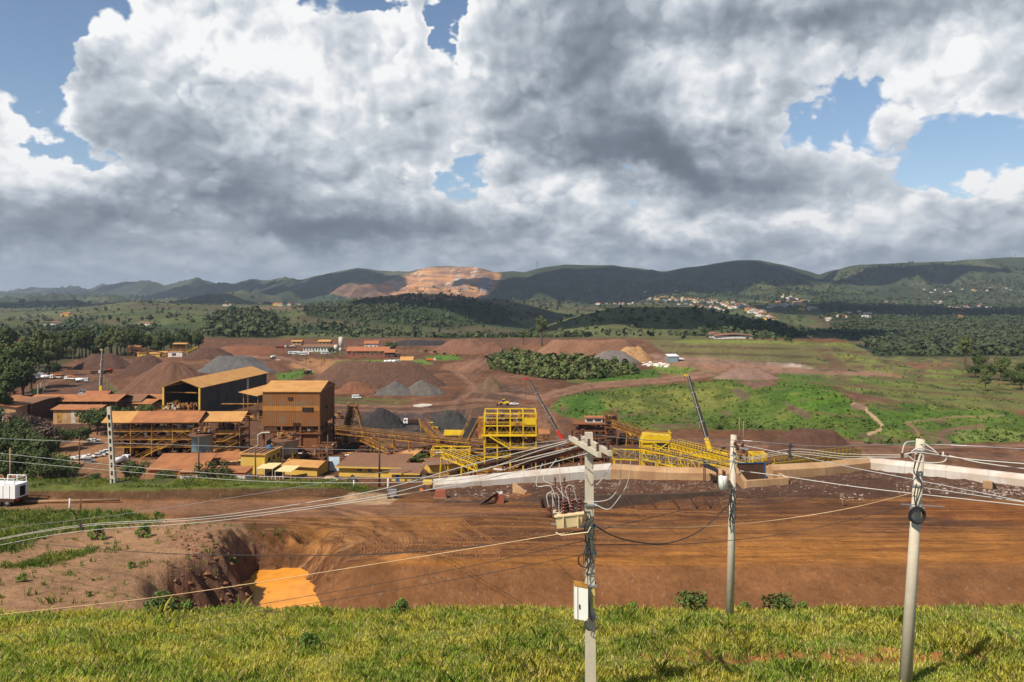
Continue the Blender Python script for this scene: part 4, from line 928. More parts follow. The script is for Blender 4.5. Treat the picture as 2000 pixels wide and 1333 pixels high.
# ================================================================ the works
def site(u, v, z=ZP):
    x, y, _ = yard(u, v, z); return (x, y, z), y / F
def rail(b, pts, h=1.1, w=.07, post=2.0):
    for p, q in zip(pts[:-1], pts[1:]):
        p = np.array(p, float); q = np.array(q, float); L = np.linalg.norm(q - p); n = max(1, int(L / post))
        for k in (1, .5): b.beam(p + (0, 0, h * k), q + (0, 0, h * k), w)
        for i in range(n + 1): r = p + (q - p) * i / n; b.beam(r, r + (0, 0, h), w)
def stair(root, p, q, mt='ysteel', w=1.0, side=(0, 1, 0), name='staircase'):
    """one flight with stringers, treads and handrails"""
    b = MB(); p = np.array(p, float); q = np.array(q, float); sd = np.array(side, float) * w
    for o in (p * 0, sd): b.beam(p + o, q + o, .22, .42)
    n = max(3, int(abs(q[2] - p[2]) / .3))
    for i in range(n + 1): r = p + (q - p) * i / n; b.beam(r, r + sd, .28, .05)
    for o in (p * 0, sd):
        b.beam(p + o + (0, 0, 1.05), q + o + (0, 0, 1.05), .09)
        for i in range(0, n + 1, 4): r = p + (q - p) * i / n + o; b.beam(r, r + (0, 0, 1.05), .07)
    return b.build(name, mt, root)
def clutter(root, x0, x1, y0, y1, z0, z1, n, seed, mats=('rust', 'ysteel', 'rustdark', 'steel'), names=('machinery', 'pipework', 'equipment', 'ducting')):
    """machines and pipes inside a steel frame, each kind one part"""
    r = random.Random(seed); bs = [MB() for _ in mats]
    for i in range(n):
        b = bs[i % len(bs)]; x = r.uniform(x0, x1); y = r.uniform(y0, y1); z = r.uniform(z0, z0 + (z1 - z0) * .4); k = r.random()
        if k < .35: b.cyl((x, y, z), (x, y, min(z1, z + r.uniform(1, 2.6))), r.uniform(.25, .8), n=8)
        elif k < .7: L = r.uniform(1.5, 5); b.cyl((x, y, z + 1), (min(x1, x + L), y, z + 1 + r.uniform(-.4, .4)), r.uniform(.12, .4), n=7)
        else: w_ = r.uniform(.4, 1.2); b.box(x - w_, x + w_, y - w_ * .7, y + w_ * .7, z, min(z1, z + r.uniform(.6, 1.8)))
    for b, m_, nm in zip(bs, mats, names): b.build(nm, m_, root)
def steel_frame(name, label, cat, loc, rz, W, Dp, levels, nb, roof=None, mt='ysteel', seed=1, brace=True, ny=2, post_w=.38, clut=24, decks=True, group=None):
    root = thing(name, label, cat, loc, rz, group); top = levels[-1]
    for i in range(nb + 1):
        for j in range(ny): x = W * i / nb; y = Dp * j / (ny - 1); MB().beam((x, y, -1), (x, y, top), post_w, post_w).build('post', mt, root)
    for li, z in enumerate(levels):
        b = MB()
        for j in range(ny): b.beam((-.2, Dp * j / (ny - 1) - .003 * li, z), (W + .2, Dp * j / (ny - 1) - .003 * li, z), .3, .45)
        for i in range(nb + 1): b.beam((W * i / nb, 0, z - .01), (W * i / nb, Dp, z - .01), .22, .4)
        b.build('floor_beam', mt, root)
        if decks and li < len(levels) - 1:
            MB().box(.1, W - .1, .3, Dp - .3, z + .22, z + .30).build('deck', 'rustdark', root)
            b = MB(); rail(b, [(0, -.25, z + .25), (W, -.25, z + .25), (W + .1, Dp, z + .25)], post=2.2); b.build('railing', mt, root)
            zt = levels[li + 1]
            if clut: clutter(root, .8, W - .8, 1.2, Dp - 1, z + .3, zt - .5, clut, seed + li)
    if brace:
        b = MB(); zs = [0] + list(levels)
        for li in range(len(zs) - 1):
            if li == len(zs) - 2 and len(zs) > 3: continue
            for i in range(nb):
                x0, x1 = W * i / nb, W * (i + 1) / nb; up = (i + li) % 2 == 0
                b.beam((x0, -.06, zs[li + 1] - .3 if up else zs[li] + .3), ((x0 + x1) / 2 if li else x1, -.06, zs[li] + .3 if up else zs[li + 1] - .3), .14)
                if li: b.beam(((x0 + x1) / 2, -.12, zs[li] + .3 if up else zs[li + 1] - .3), (x1, -.12, zs[li + 1] - .3 if up else zs[li] + .3), .14)
        for z0_, z1_ in zip(zs[:-1], zs[1:]): b.beam((W + .06, 0, z0_ + .3), (W + .06, Dp, z1_ - .3), .14)
        b.build('bracing', mt, root)
    if roof:
        for (xa, xb, rm, tilt) in roof:
            MB().slab([(xa, -1.6, top + .5), (xb, -1.6, top + .5), (xb, Dp * .55, top + .5 + tilt), (xa, Dp * .55, top + .5 + tilt)], .18).build('roof', rm, root)
            MB().slab([(xa, Dp * .55 + .02, top + .5 + tilt), (xb, Dp * .55 + .02, top + .5 + tilt), (xb, Dp + 1.4, top + .4), (xa, Dp + 1.4, top + .4)], .18).build('roof', rm, root)
    return root
# A long pumping frame
loc, s = site(214, 897)
A = steel_frame('pump_house', 'long open steel frame of yellow posts under an ochre and brown roof', 'steel frame building', loc, .02, 163 * s, 12, [23 * s, 38 * s, 54 * s, 70 * s], 4, [(-2.5, 8.5, 'roof', 3.2), (8.52, 34.5, 'roof2', 3.2)], clut=46, seed=3)
W_ = 163 * s
stair(A, (26.5, -1.9, 38 * s), (20.5, -1.9, 22 * s), 'ysteel'); stair(A, (19.2, -1.9, 21.4 * s), (12.5, -1.9, 3 * s), 'ysteel')
MB().box(19.0, 20.6, -2.2, -.6, 21 * s, 21.6 * s).build('landing', 'ysteel', A)
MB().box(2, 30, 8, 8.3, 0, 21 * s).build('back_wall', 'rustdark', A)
clutter(A, 3, 30, 2, 8, 0, 4, 40, 77)
# B second frame
loc, s = site(405, 893)
B = steel_frame('stair_building', 'taller open yellow frame with two zigzag stairs beside the teal tank', 'steel frame building', loc, .05, 62 * s, 14, [15 * s, 30 * s, 45 * s, 68 * s], 1, [(-2.6, 62 * s + 1.2, 'roof', 2.6)], clut=20, seed=13)
stair(B, (6.2, -1.3, 31 * s), (11.8, -1.3, 44 * s)); stair(B, (6.2, -1.3, 16 * s), (11.8, -1.3, 29 * s))
MB().box(3.4, 6.3, -1.5, -.4, 31 * s, 31.4 * s).build('landing', 'ysteel', B); MB().box(3.4, 6.3, -1.5, -.4, 15.6 * s, 16 * s).build('landing', 'ysteel', B)
MB().box(0, 62 * s, -.4, 0, 1, 3).build('kick_panel', 'roof', B)
# tanks
def tank(u, vb, wpx, z0px, z1px, label, m_, legm, seed):
    loc, s = site(u, vb); r = wpx * s / 2; root = thing('process_tank', label, 'tank', loc)
    MB().lathe([(0, z0px * s - 2.5), (.5, z0px * s - 2.4), (r * .96, z0px * s), (r, z0px * s + .2), (r, z1px * s), (r + .35, z1px * s + .02), (r + .35, z1px * s + .5), (r - .1, z1px * s + .5), (r - .1, z1px * s + .1)], n=32).build('shell', m_, root, True)
    for i in range(6): a = i * 1.047 + .3; MB().beam((math.cos(a) * r * .95, math.sin(a) * r * .95, -1), (math.cos(a) * r * .95, math.sin(a) * r * .95, z0px * s + .6), .45).build('leg', legm, root)
    b = MB()
    for i in range(6): a = i * 1.047 + .3; c = a + 1.047; b.beam((math.cos(a) * r * .95, math.sin(a) * r * .95, .4), (math.cos(c) * r * .95, math.sin(c) * r * .95, z0px * s - .4), .2)
    b.build('bracing', legm, root)
    MB().lathe([(r + 1.1, z1px * s + .55), (r + 1.1, z1px * s + .9), (.2, z1px * s + .9)], n=24).build('walkway', 'roof3', root)
    b = MB(); n = 20
    rail(b, [(math.cos(i * 6.2832 / n) * (r + 1), math.sin(i * 6.2832 / n) * (r + 1), z1px * s + .9) for i in range(n + 1)], post=2); b.build('railing', 'rust', root)
    clutter(root, -r * .7, r * .7, -r * .6, r * .6, z1px * s + .9, z1px * s + 3.6, 26, seed)
    return root
tank(395, 903, 39, 22, 51, 'teal round tank on legs between the two yellow frames', 'tank', 'ysteel', 5)
tank(559, 905, 45, 20, 43, 'grey brown round tank on legs in front of the tall tower', 'tank2', 'ysteel', 6)
# tower
loc, s = site(513, 893)
T_ = thing('screening_tower', 'tall box tower of rusty ribbed cladding with a gabled ochre roof', 'tower building', loc, -.01)
w_, d_, zt, zc = 112 * s, 25, 127 * s, 60 * s
def ribbed(b, x0, x1, y, z0, z1, step=1.0, out=-1):
    n = int((x1 - x0) / step)
    for i in range(n): a = x0 + (x1 - x0) * i / n; b.box(a + step * .12, a + step * .55, min(y, y + out * .12), max(y, y + out * .12), z0, z1)
b = MB(); b.box(0, w_, 0, d_, zc, zt); ribbed(b, 0, w_, 0, zc, zt - .1, .8)
for i in range(28): y = d_ * i / 28; b.box(w_, w_ + .12, y + .1, y + .5, zc, zt - .1)
b.build('cladding', 'clad', T_)
MB().box(.02, w_ - .02, -.16, -.06, 90 * s, 99.5 * s).build('rust_band', mat('rust_band_sheet', (.36, .15, .03), .85, 0, .45, 1.2, streak=True), T_)
for (a0, a1, c0, c1) in ((50, 59, 111, 117), (78, 100, 89, 97), (60, 74, 61, 67)):
    f = MB().box(a0 * s, a1 * s, -.30, -.17, c0 * s, c1 * s).build('window', 'dark', T_)
    g = MB()
    for k in range(1, 4): xx = (a0 + (a1 - a0) * k / 4) * s; g.box(xx - .06, xx + .06, -.36, -.31, c0 * s, c1 * s)
    g.build('frame', 'rust', f)
MB().box(w_ + .13, w_ + .2, 9, 12, 88 * s, 94 * s).build('window', 'dark', T_)
MB().hexa([(-.5, -.6, zt), (w_ + .5, -.6, zt), (w_ + .5, d_ * .5, zt + 2.9), (-.5, d_ * .5, zt + 2.9)], [(-.5, -.6, zt + .25), (w_ + .5, -.6, zt + .25), (w_ + .5, d_ * .5, zt + 3.15), (-.5, d_ * .5, zt + 3.15)]) .build('roof', 'roof', T_)
MB().hexa([(-.5, d_ * .5 + .01, zt + 2.9), (w_ + .5, d_ * .5 + .01, zt + 2.9), (w_ + .5, d_ + .6, zt), (-.5, d_ + .6, zt)], [(-.5, d_ * .5 + .01, zt + 3.15), (w_ + .5, d_ * .5 + .01, zt + 3.15), (w_ + .5, d_ + .6, zt + .25), (-.5, d_ + .6, zt + .25)]).build('roof', 'roof', T_)
MB().prism([(0.1, zt), (d_ - .1, zt), (d_ * .5, zt + 2.8)], w_ - .15, w_).build('gable', 'clad', T_)
for x in (.3, w_ * .33, w_ * .66, w_ - .3):
    for y in (.3, d_ * .5, d_ - .3): MB().beam((x, y, -1), (x, y, zc), .7).build('post', 'rust', T_)
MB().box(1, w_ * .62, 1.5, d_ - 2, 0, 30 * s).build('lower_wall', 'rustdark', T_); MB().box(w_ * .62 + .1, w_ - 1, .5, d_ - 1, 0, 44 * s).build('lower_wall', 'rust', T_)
MB().box(-.5, w_ + .5, -.5, d_, 45 * s, 46.5 * s).build('deck', 'rust', T_)
b = MB(); rail(b, [(-.5, -.5, 46.5 * s), (w_ + .5, -.5, 46.5 * s), (w_ + .5, d_, 46.5 * s)]); b.build('railing', 'ysteel', T_)
MB().box(0, w_ * .25, .2, .5, 50 * s, zc).build('louvre', 'rustdark', T_)
clutter(T_, 1, w_ - 1, 1, 4, 47 * s, 59 * s, 40, 31); clutter(T_, 1, w_ - 1, -2.2, .4, 0, 9, 34, 32)
b = MB(); b.tube([(-1.5, -1, 2), (-1.5, -1, 44 * s), (0, -1, 48 * s), (3, -.5, 48 * s)], .35, 8); b.build('pipe', 'tank2', T_)
# hall
x0, y0, _ = yard(320, 809); y0 = 430; x0 = (320 - UC) / F * y0
hall = thing('ore_shed', 'long dark grey shed with an open gable and ochre roof', 'shed', (x0, y0, ZP), -.14)
w_, L_, ze = 20.6, 79, 14.4
b = MB(); b.box(w_ - .3, w_, 0, L_, 0, ze)
for i in range(int(L_ / 1.1)): b.box(w_, w_ + .1, i * 1.1 + .1, i * 1.1 + .55, 0, ze - .1)
b.build('wall', 'darkclad', hall)
b = MB(); b.box(0, .3, 0, L_, 0, ze); b.build('wall', 'darkclad', hall)
MB().prismy([(0.35, 0), (w_ - .35, 0), (w_ - .35, ze), (w_ / 2, ze + 3.6), (.35, ze)], L_ - .3, L_).build('end_wall', 'darkclad', hall)
MB().slab([(w_ / 2, -1.2, ze + 4.1), (w_ / 2, L_ + 1, ze + 4.1), (w_ + .9, L_ + 1, ze + .1), (w_ + .9, -1.2, ze + .1)][::-1], .2).build('roof', 'roof', hall)
MB().slab([(-.9, -1.2, ze + .1), (-.9, L_ + 1, ze + .1), (w_ / 2 - .01, L_ + 1, ze + 4.1), (w_ / 2 - .01, -1.2, ze + 4.1)][::-1], .2).build('roof', 'roof', hall)
for x in (.2, w_ - .2):
    MB().beam((x, -.6, -1), (x, -.6, ze), .9).build('post', 'ywall', hall)
b = MB(); b.beam((0, -.6, ze - .2), (w_ / 2, -.6, ze + 3.6), .35); b.beam((w_ / 2, -.6, ze + 3.6), (w_, -.6, ze - .2), .35); b.beam((0, 3, ze - 3), (w_, 3, ze - 3), .5)
for k in range(1, 6): b.beam((0.3, k * 13, ze - .2), (w_ / 2, k * 13, ze + 3.4), .3); b.beam((w_ / 2, k * 13, ze + 3.4), (w_ - .3, k * 13, ze - .2), .3)
b.build('rafter', 'ysteel', hall)
MB().box(w_ + .12, w_ + .2, 52, 54.5, 3, ze - .5).build('light_panel', 'wallc', hall)
MB().box(-1, w_ + 1, -8, -1.5, 0, 3).build('platform', 'rust', hall)
b = MB(); rail(b, [(-1, -8, 3), (w_ + 1, -8, 3)]); rail(b, [(3, -4, 4.6), (9, -3, 7.2), (12, -3, 5.2)]); b.build('railing', 'ysteel', hall)
clutter(hall, 1, w_ - 2, -6, 6, 3, 7.5, 44, 41, ('ysteel', 'rust', 'tank2', 'ysteel'))
clutter(hall, 1, w_ - 2, 8, 30, 0, 8, 20, 42)
# lean-to roof between hall and tower
loc, s = site(468, 815)
lt = thing('canopy', 'ochre lean-to canopy between the dark shed and the tower', 'canopy', loc)
MB().slab([(0, -2, 50 * s), (46 * s, -10, 46 * s), (76 * s, 16, 50 * s), (40 * s, 18, 58 * s)], .25).build('roof', 'roof', lt)
for x, y in ((2, 0), (44 * s, -7), (40 * s, 14), (20 * s, -3)): MB().beam((x, y, -1), (x, y, 46 * s), .4).build('post', 'ysteel', lt)
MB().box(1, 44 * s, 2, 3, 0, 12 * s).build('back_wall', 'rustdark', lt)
MB().box(-14, 44 * s, -14, -12.6, 7 * s, 12 * s).build('gantry', 'roof', lt); clutter(lt, -14, 40 * s, -14, -5, 0, 6, 36, 43)
MB().box(-6, 44 * s, -10, -8, 30 * s, 31 * s).build('beam', 'ysteel', lt)

def gable_house(name, label, cat, loc, rz, W, Dp, h, rh, wm, rm, over=.8, windows=(), door=None, ridge='x', mono=False):
    root = thing(name, label, cat, loc, rz)
    MB().box(0, W, 0, Dp, -1, h).build('wall', wm, root)
    if mono: MB().slab([(-over, -over, h + .1), (W + over, -over, h + .1), (W + over, Dp + over, h + .1 + rh), (-over, Dp + over, h + .1 + rh)], .2).build('roof', rm, root)
    elif ridge == 'x':
        MB().slab([(-over, -over, h + .1), (W + over, -over, h + .1), (W + over, Dp / 2, h + rh), (-over, Dp / 2, h + rh)], .2).build('roof', rm, root)
        MB().slab([(-over, Dp / 2 + .01, h + rh), (W + over, Dp / 2 + .01, h + rh), (W + over, Dp + over, h + .1), (-over, Dp + over, h + .1)], .2).build('roof', rm, root)
        MB().prism([(0.1, h), (Dp - .1, h), (Dp / 2, h + rh - .25)], .05, W - .05).build('gable', wm, root)
    else:
        MB().slab([(W / 2, -over, h + rh), (W / 2, Dp + over, h + rh), (W + over, Dp + over, h + .1), (W + over, -over, h + .1)][::-1], .2).build('roof', rm, root)
        MB().slab([(-over, -over, h + .1), (-over, Dp + over, h + .1), (W / 2 - .01, Dp + over, h + rh), (W / 2 - .01, -over, h + rh)][::-1], .2).build('roof', rm, root)
        MB().prismy([(.1, h), (W - .1, h), (W / 2, h + rh - .25)], .05, Dp - .05).build('gable', wm, root)
    for (x, z, w1, h1) in windows:
        f = MB().box(x, x + w1, -.08, -.02, z, z + h1).build('window', 'glass', root); g = MB()
        g.box(x - .08, x + w1 + .08, -.14, -.09, z - .1, z); g.box(x + w1 / 2 - .04, x + w1 / 2 + .04, -.14, -.09, z, z + h1); g.build('frame', 'white2', f)
    if door: MB().box(door, door + 1, -.09, -.02, 0, 2.1).build('door', 'dark', root)
    return root
# yellow office with a flat roof
loc, s = site(470, 926)
o = thing('yellow_office', 'yellow flat roofed block with a water tank on its roof', 'building', loc, -.12)
a, c, h = 49 * s, 14, 38 * s
MB().box(0, a, 0, c, -1, h).build('wall', 'ywall', o)
MB().box(-.7, a + .6, -.6, c + .6, h, h + .45).build('roof', 'roof', o); MB().box(.2, a - .2, .3, c - .3, h + .46, h + .6).build('roof_topping', 'roof3', o)
b = MB(); [b.box(x, x + .35, .5, c - .5, h + .6, h + .8) for x in (1.2, 3, 5, 7)]; b.build('roof_beam', 'rustdark', o)
for y, z in ((3, h - 3), (7, h - 3), (11, h - 3), (5, 2)): MB().box(a, a + .08, y, y + 1.8, z, z + 1.4).build('window', 'glass', o)
wt = MB().lathe([(1.0, h + .6), (1.1, h + 1.6), (.7, h + 2.1), (0.1, h + 2.2)], (7.2, 8)).build('water_tank', 'blue', o, True)
gable_house('yellow_store', 'small yellow building with a bright ochre roof beside the flat roofed block', 'building', site(556, 927)[0], -.25, 12.5, 9, 3.2, 1.4, 'ywall', 'roof', 1.0, ridge='x')
cx = site(630, 930)[0]
MB0 = thing('blue_panel', 'pale blue sheet panel leaning beside the small yellow building', 'sheet panel', site(640, 920)[0]); MB().slab([(0, 0, 0), (4.2, 0, 0), (4.2, .4, 5.0), (0, .4, 5.0)], .12).build('panel', mat('pale_blue_sheet', (.45, .55, .60), .5), MB0)
# long yellow building
loc, s = site(662, 931)
L1 = gable_house('yellow_workshop', 'long low yellow building with a wide brown roof', 'building', loc, -.10, 120 * s, 17, 20 * s, 1.2, 'ywall', 'roof3', 1.0, [(38 * s, 11 * s, 1.3, .8), (58 * s, 10.5 * s, 1.3, .8), (78 * s, 10 * s, 1.3, .8)], mono=True)
MB().box(-1.1, 120 * s + 1.1, -1.25, -1.01, 20 * s - .35, 20 * s + .15).build('fascia', 'ywall', L1)
loc, s = site(765, 940)
L2 = gable_house('yellow_workshop', 'shorter yellow building joined to the long one, with its blue door', 'building', loc, -.10, 52 * s, 9, 16 * s, 1.4, 'ywall', 'roof3', .9, mono=True)
MB().box(8 * s, 15 * s, -.12, -.02, 0, 2.4).build('door', 'blue', L2); MB().box(-.9, 52 * s + .9, -1.15, -.91, 16 * s - .3, 16 * s + .15).build('fascia', 'ywall', L2)
gable_house('brown_roof_store', 'low store with a broad folded brown roof and rusty edge', 'building', site(840, 925)[0], .35, 15, 11, 3.0, 1.2, 'ywall', 'roof3', 1.0, ridge='x')
# canopy roof
def canopy(u, v, wpx, hpx, dp, label, rm=('roof2', 'roof'), rz=-.3, tilt=1.6, inside=True):
    loc, s = site(u, v); W = wpx * s; h = hpx * s; o = thing('canopy', label, 'canopy', loc, rz)
    n = len(rm)
    for i in range(n): MB().slab([(W * i / n, -1, h), (W * (i + 1) / n - .01, -1, h), (W * (i + 1) / n - .01, dp + 1, h + tilt), (W * i / n, dp + 1, h + tilt)], .2).build('roof', rm[i], o)
    for x in (.6, W / 2, W - .6):
        for y in (0, dp): MB().beam((x, y, -1), (x, y, h - .1), .28).build('post', 'ysteel', o)
    if inside: clutter(o, 1, W - 1, .5, dp - .5, 0, 2.8, 18, int(u))
    return o
canopy(746, 905, 62, 13, 11, 'open shelter with a half brown half ochre roof over machinery')
canopy(672, 876, 50, 14, 8, 'small shelter with a striped orange roof beside the slender conveyor tower', ('roof2',), -.2, 1.2)
# red roofed sheds, white block
loc, s = site(290, 930); RS = gable_house('low_shed', 'low shed with a wide worn orange roof in front of the pump frame', 'shed', (loc[0], loc[1], ZP), .05, 18.5, 15, 2.2, 2.6, 'roof2', 'roof2', .6, mono=True)
loc, s = site(398, 912); gable_house('low_shed', 'orange roofed shed between the worn roof and the yellow block', 'shed', loc, -.1, 12, 10, 2.2, 1.6, 'rust', 'roof2', .5, mono=True)
loc, s = site(352, 948)
wb = thing('white_block', 'low white rendered block with an orange painted band', 'building', (loc[0], loc[1], ZP), -.03)
MB().box(0, 128 * s, 0, 7, -1, 3.4).build('wall', 'white2', wb); MB().box(-.1, 128 * s + .1, -.1, 7.1, 3.41, 4.4).build('orange_band', mat('orange_band_paint', (.50, .13, .035), .7, 0, .3, 1), wb)
MB().slab([(-.4, -.5, 4.45), (128 * s + .4, -.5, 4.45), (128 * s + .4, 7.5, 5.0), (-.4, 7.5, 5.0)], .15).build('roof', 'roof2', wb)
for x in (2.5, 8, 14.5, 19): MB().box(x, x + 1.2, -.08, -.02, 1.0, 2.1).build('window', 'glass', wb)
o = thing('skip_bin', 'blue waste bin in front of the white block', 'bin', (site(393, 952)[0][0], site(393, 952)[0][1], ZP)); MB().hexa([(0.2, 0, 0), (2.6, 0, 0), (2.6, 1.6, 0), (.2, 1.6, 0)], [(0, -.1, 1.7), (2.8, -.1, 1.7), (2.8, 1.7, 1.7), (0, 1.7, 1.7)]).build('bin_body', 'blue', o); MB().box(-.1, 2.9, -.2, 1.8, 1.71, 1.85).build('lid', 'blue', o)
def carport(u, v, wpx, label):
    loc, s = site(u, v); W = wpx * s; o = thing('carport', label, 'carport', loc, -.1)
    MB().slab([(0, 0, 3.0), (W, 0, 3.0), (W + 1.2, 5.5, 3.9), (1.2, 5.5, 3.9)], .12).build('roof', mat('cream_sheet', (.62, .50, .25), .7, 0, .2), o)
    for x in (.2, W / 2, W - .2): MB().beam((x, .1, -.5), (x, .1, 2.95), .14).build('post', 'white2', o)
carport(500, 932, 34, 'cream roofed carport against the yellow block'); carport(536, 938, 34, 'cream roofed carport nearer the small yellow building')
wf = thing('white_fence', 'white frame fence in front of the carports', 'fence', site(508, 946)[0]); b = MB()
for i in range(7): b.beam((i * 1.3, 0, -.3), (i * 1.3, 0, 2.6), .12)
b.build('post', 'white2', wf); b = MB(); b.beam((0, 0, 2.55), (7.8, 0, 2.55), .12); b.beam((0, 0, 1.3), (7.8, 0, 1.3), .1); b.build('top_rail', 'white2', wf)
# warehouse row on the left
def warehouse(u, v, W, Dp, h, rh, label, wm='white2', rm='roof2', rz=0.0, ridge='x', panels=True, openf=False):
    loc, s = site(u, v); o = thing('warehouse', label, 'warehouse', loc, rz)
    MB().box(0, W, .4 if openf else 0, Dp, -1, h).build('wall', wm, o)
    if ridge == 'x':
        MB().slab([(-1, -1, h + .05), (W + 1, -1, h + .05), (W + 1, Dp / 2, h + rh), (-1, Dp / 2, h + rh)], .2).build('roof', rm, o); MB().slab([(-1, Dp / 2 + .01, h + rh), (W + 1, Dp / 2 + .01, h + rh), (W + 1, Dp + 1, h + .05), (-1, Dp + 1, h + .05)], .2).build('roof', rm, o)
    else:
        MB().slab([(W / 2, -1, h + rh), (W / 2, Dp + 1, h + rh), (W + 1, Dp + 1, h + .05), (W + 1, -1, h + .05)][::-1], .2).build('roof', rm, o)
        MB().slab([(-1, -1, h + .05), (-1, Dp + 1, h + .05), (W / 2 - .01, Dp + 1, h + rh), (W / 2 - .01, -1, h + rh)][::-1], .2).build('roof', rm, o); MB().prismy([(.1, h), (W - .1, h), (W / 2, h + rh - .25)], .05, Dp - .05).build('gable', wm, o)
    if panels:
        for k in range(int(W / 7)): MB().box(2 + k * 7, 4 + k * 7, -.1, -.02, .5, h - .8).build('panel', 'wallc' if k % 2 else 'ysteel', o)
    if openf:
        n = int(W / 7)
        for k in range(n + 1): MB().beam((W * k / n, -.4, -1), (W * k / n, -.4, h), .35).build('post', 'rust', o)
    return o
warehouse(-95, 832, 31, 26, 9, 2.5, 'orange roofed warehouse at the edge of the picture with a pale panelled wall', 'tanc', 'roof2', 0, 'y')
warehouse(22, 826, 10, 26, 9.5, .8, 'dark open bay beside the first orange roofed warehouse', 'rustdark', 'roof3', 0, 'x', False, True)
warehouse(55, 812, 46, 18, 7.5, 2.5, 'wide orange roofed warehouse with a dark open side', 'rustdark', 'roof2', 0, 'x', False, True)
warehouse(104, 828, 22, 14, 7, 1.5, 'tan walled warehouse with light strips and a striped orange roof', 'tanc', 'roof2', -.03, 'x')
warehouse(120, 806, 42, 16, 6, 2.6, 'brown roofed warehouse joined behind the striped roof one', 'rustdark', 'roof3', 0, 'x', False)
warehouse(246, 806, 15, 12, 5, 1.8, 'small orange roofed shed with a tan gable beside the dark shed', 'tanc', 'roof2', -.2, 'x', False)
warehouse(255, 798, 22, 14, 5, 2.0, 'orange roofed shed half hidden behind the dark shed', 'tanc', 'roof2', 0, 'x', False)

# ---------------------------------------------------------------- conveyors
def conveyor(label, p, q, w=2.0, h=1.6, mt='ysteel', trestles=(), belt='rustdark', name='conveyor', lattice=True, railing=True, solid=False, ph=1.3):
    """p, q: ends of the belt line in world space"""
    p = np.array(p, float); q = np.array(q, float); root = thing(name, label, 'conveyor', (p[0], p[1], p[2] - h))
    o = np.array([p[0], p[1], p[2] - h]); a = p - o; c = q - o; d = (c - a); L = np.linalg.norm(d); dh = d / L; sd = np.cross(dh, (0, 0, 1)); sd /= np.linalg.norm(sd); dn = np.array([0, 0, -h])
    b = MB()
    for sg in (-1, 1):
        e = sd * sg * w / 2
        b.beam(a + e, c + e, .26 if lattice else .3, .36); b.beam(a + e + dn, c + e + dn, .24, .32)
        n = max(3, int(L / (h * 1.25)))
        for i in range(n):
            r0 = a + d * i / n + e; r1 = a + d * (i + 1) / n + e
            b.beam(r0, r0 + dn, .14)
            if lattice: b.beam(r0 + (dn if i % 2 else 0), r1 + (0 if i % 2 else dn), .14)
        b.beam(c + e, c + e + dn, .2)
    n = max(3, int(L / 3))
    for i in range(n + 1): r = a + d * i / n; b.beam(r - sd * w / 2 + dn, r + sd * w / 2 + dn, .16)
    b.build('truss', mt, root)
    if solid:
        b = MB()
        for sg in (-1, 1): e = sd * sg * (w / 2 + .16); b.hexa([a + e, c + e, c + e + dn * .8, a + e + dn * .8], [a + e + sd * sg * .05, c + e + sd * sg * .05, c + e + sd * sg * .05 + dn * .8, a + e + sd * sg * .05 + dn * .8])
        b.build('side_sheet', mt, root)
    b = MB(); b.beam(a + (0, 0, .25), c + (0, 0, .25), w * .72, .14); b.build('belt', belt, root)
    b = MB(); b.cyl(c - sd * w * .45 + (0, 0, .05), c + sd * w * .45 + (0, 0, .05), .45); b.cyl(a - sd * w * .45 + (0, 0, .05), a + sd * w * .45 + (0, 0, .05), .45); b.build('pulley', 'rustdark', root)
    if railing:
        b = MB()
        for sg in (-1, 1): rail(b, [a + sd * sg * (w / 2 + .35) + (0, 0, .1), c + sd * sg * (w / 2 + .35) + (0, 0, .1)], ph, .09, 2.4)
        b.build('railing', mt, root)
    for t_ in trestles:
        r = a + d * t_; top = r + dn; hgt = top[2] + o[2] - ZP; b = MB()
        for sg in (-1, 1): b.beam(top + sd * sg * w * .5, top + sd * sg * (w * .5 + hgt * .07) + (0, 0, -hgt - 1), .38)
        nn = max(1, int(hgt / 5))
        for k in range(nn): z0_ = -hgt * k / nn; z1_ = -hgt * (k + 1) / nn; b.beam(top + sd * w * .5 + (0, 0, z0_), top - sd * w * .55 + (0, 0, z1_), .16); b.beam(top + sd * w * .55 + (0, 0, z1_), top - sd * w * .55 + (0, 0, z1_), .2)
        b.build('trestle', mt if mt != 'yellow' else 'yellow', root)
    return root
def wp(u, v, D): return wpt(u, v, D)
conveyor('long yellow conveyor running from the tower to the screening building', wp(657, 838, 318), wp(948, 868, 308), 2.0, 1.7, 'ysteel', (.27, .39, .50, .66, .78), 'rustdark', lattice=False)
conveyor('rusty conveyor under the long yellow one, feeding towards the screens', wp(772, 881, 312), wp(880, 866, 330), 2.0, 1.3, 'rust', (.3, .8), railing=False)
conveyor('slender conveyor rising steeply to a trussed tower beside the black heap', wp(675, 862, 330), wp(688, 790, 352), 2.6, 1.2, 'ysteel', (), 'rustdark')
o = thing('conveyor_tower', 'splayed rusty trestle tower behind the long conveyor', 'tower', site(690, 872)[0]); b = MB(); hh = 80 * .21
for sx in (-1, 1):
    for sy in (-1, 1): b.beam((sx * 6.5, sy * 4, -1), (sx * 1.2, sy * 1.2, hh), .38)
for k in range(1, 5):
    w0 = 6.5 - 5.3 * k / 5; w1 = 6.5 - 5.3 * (k + 1) / 5; z = hh * k / 5
    for sy in (-1, 1): b.beam((-w0, sy * 2, z), (w0, sy * 2, z), .22); b.beam((-w0, sy * 2, z), (w1, sy * 2, z + hh / 5), .16)
b.build('leg_lattice', 'ysteel', o); MB().box(-2, 2, -2, 2, hh, hh + .3).build('deck', 'rust', o)
conveyor('orange conveyor descending from the trestle tower behind the shelter', wp(700, 850, 322), wp(762, 878, 300), 2.2, 1.4, 'ysteel', (.5,), railing=True)
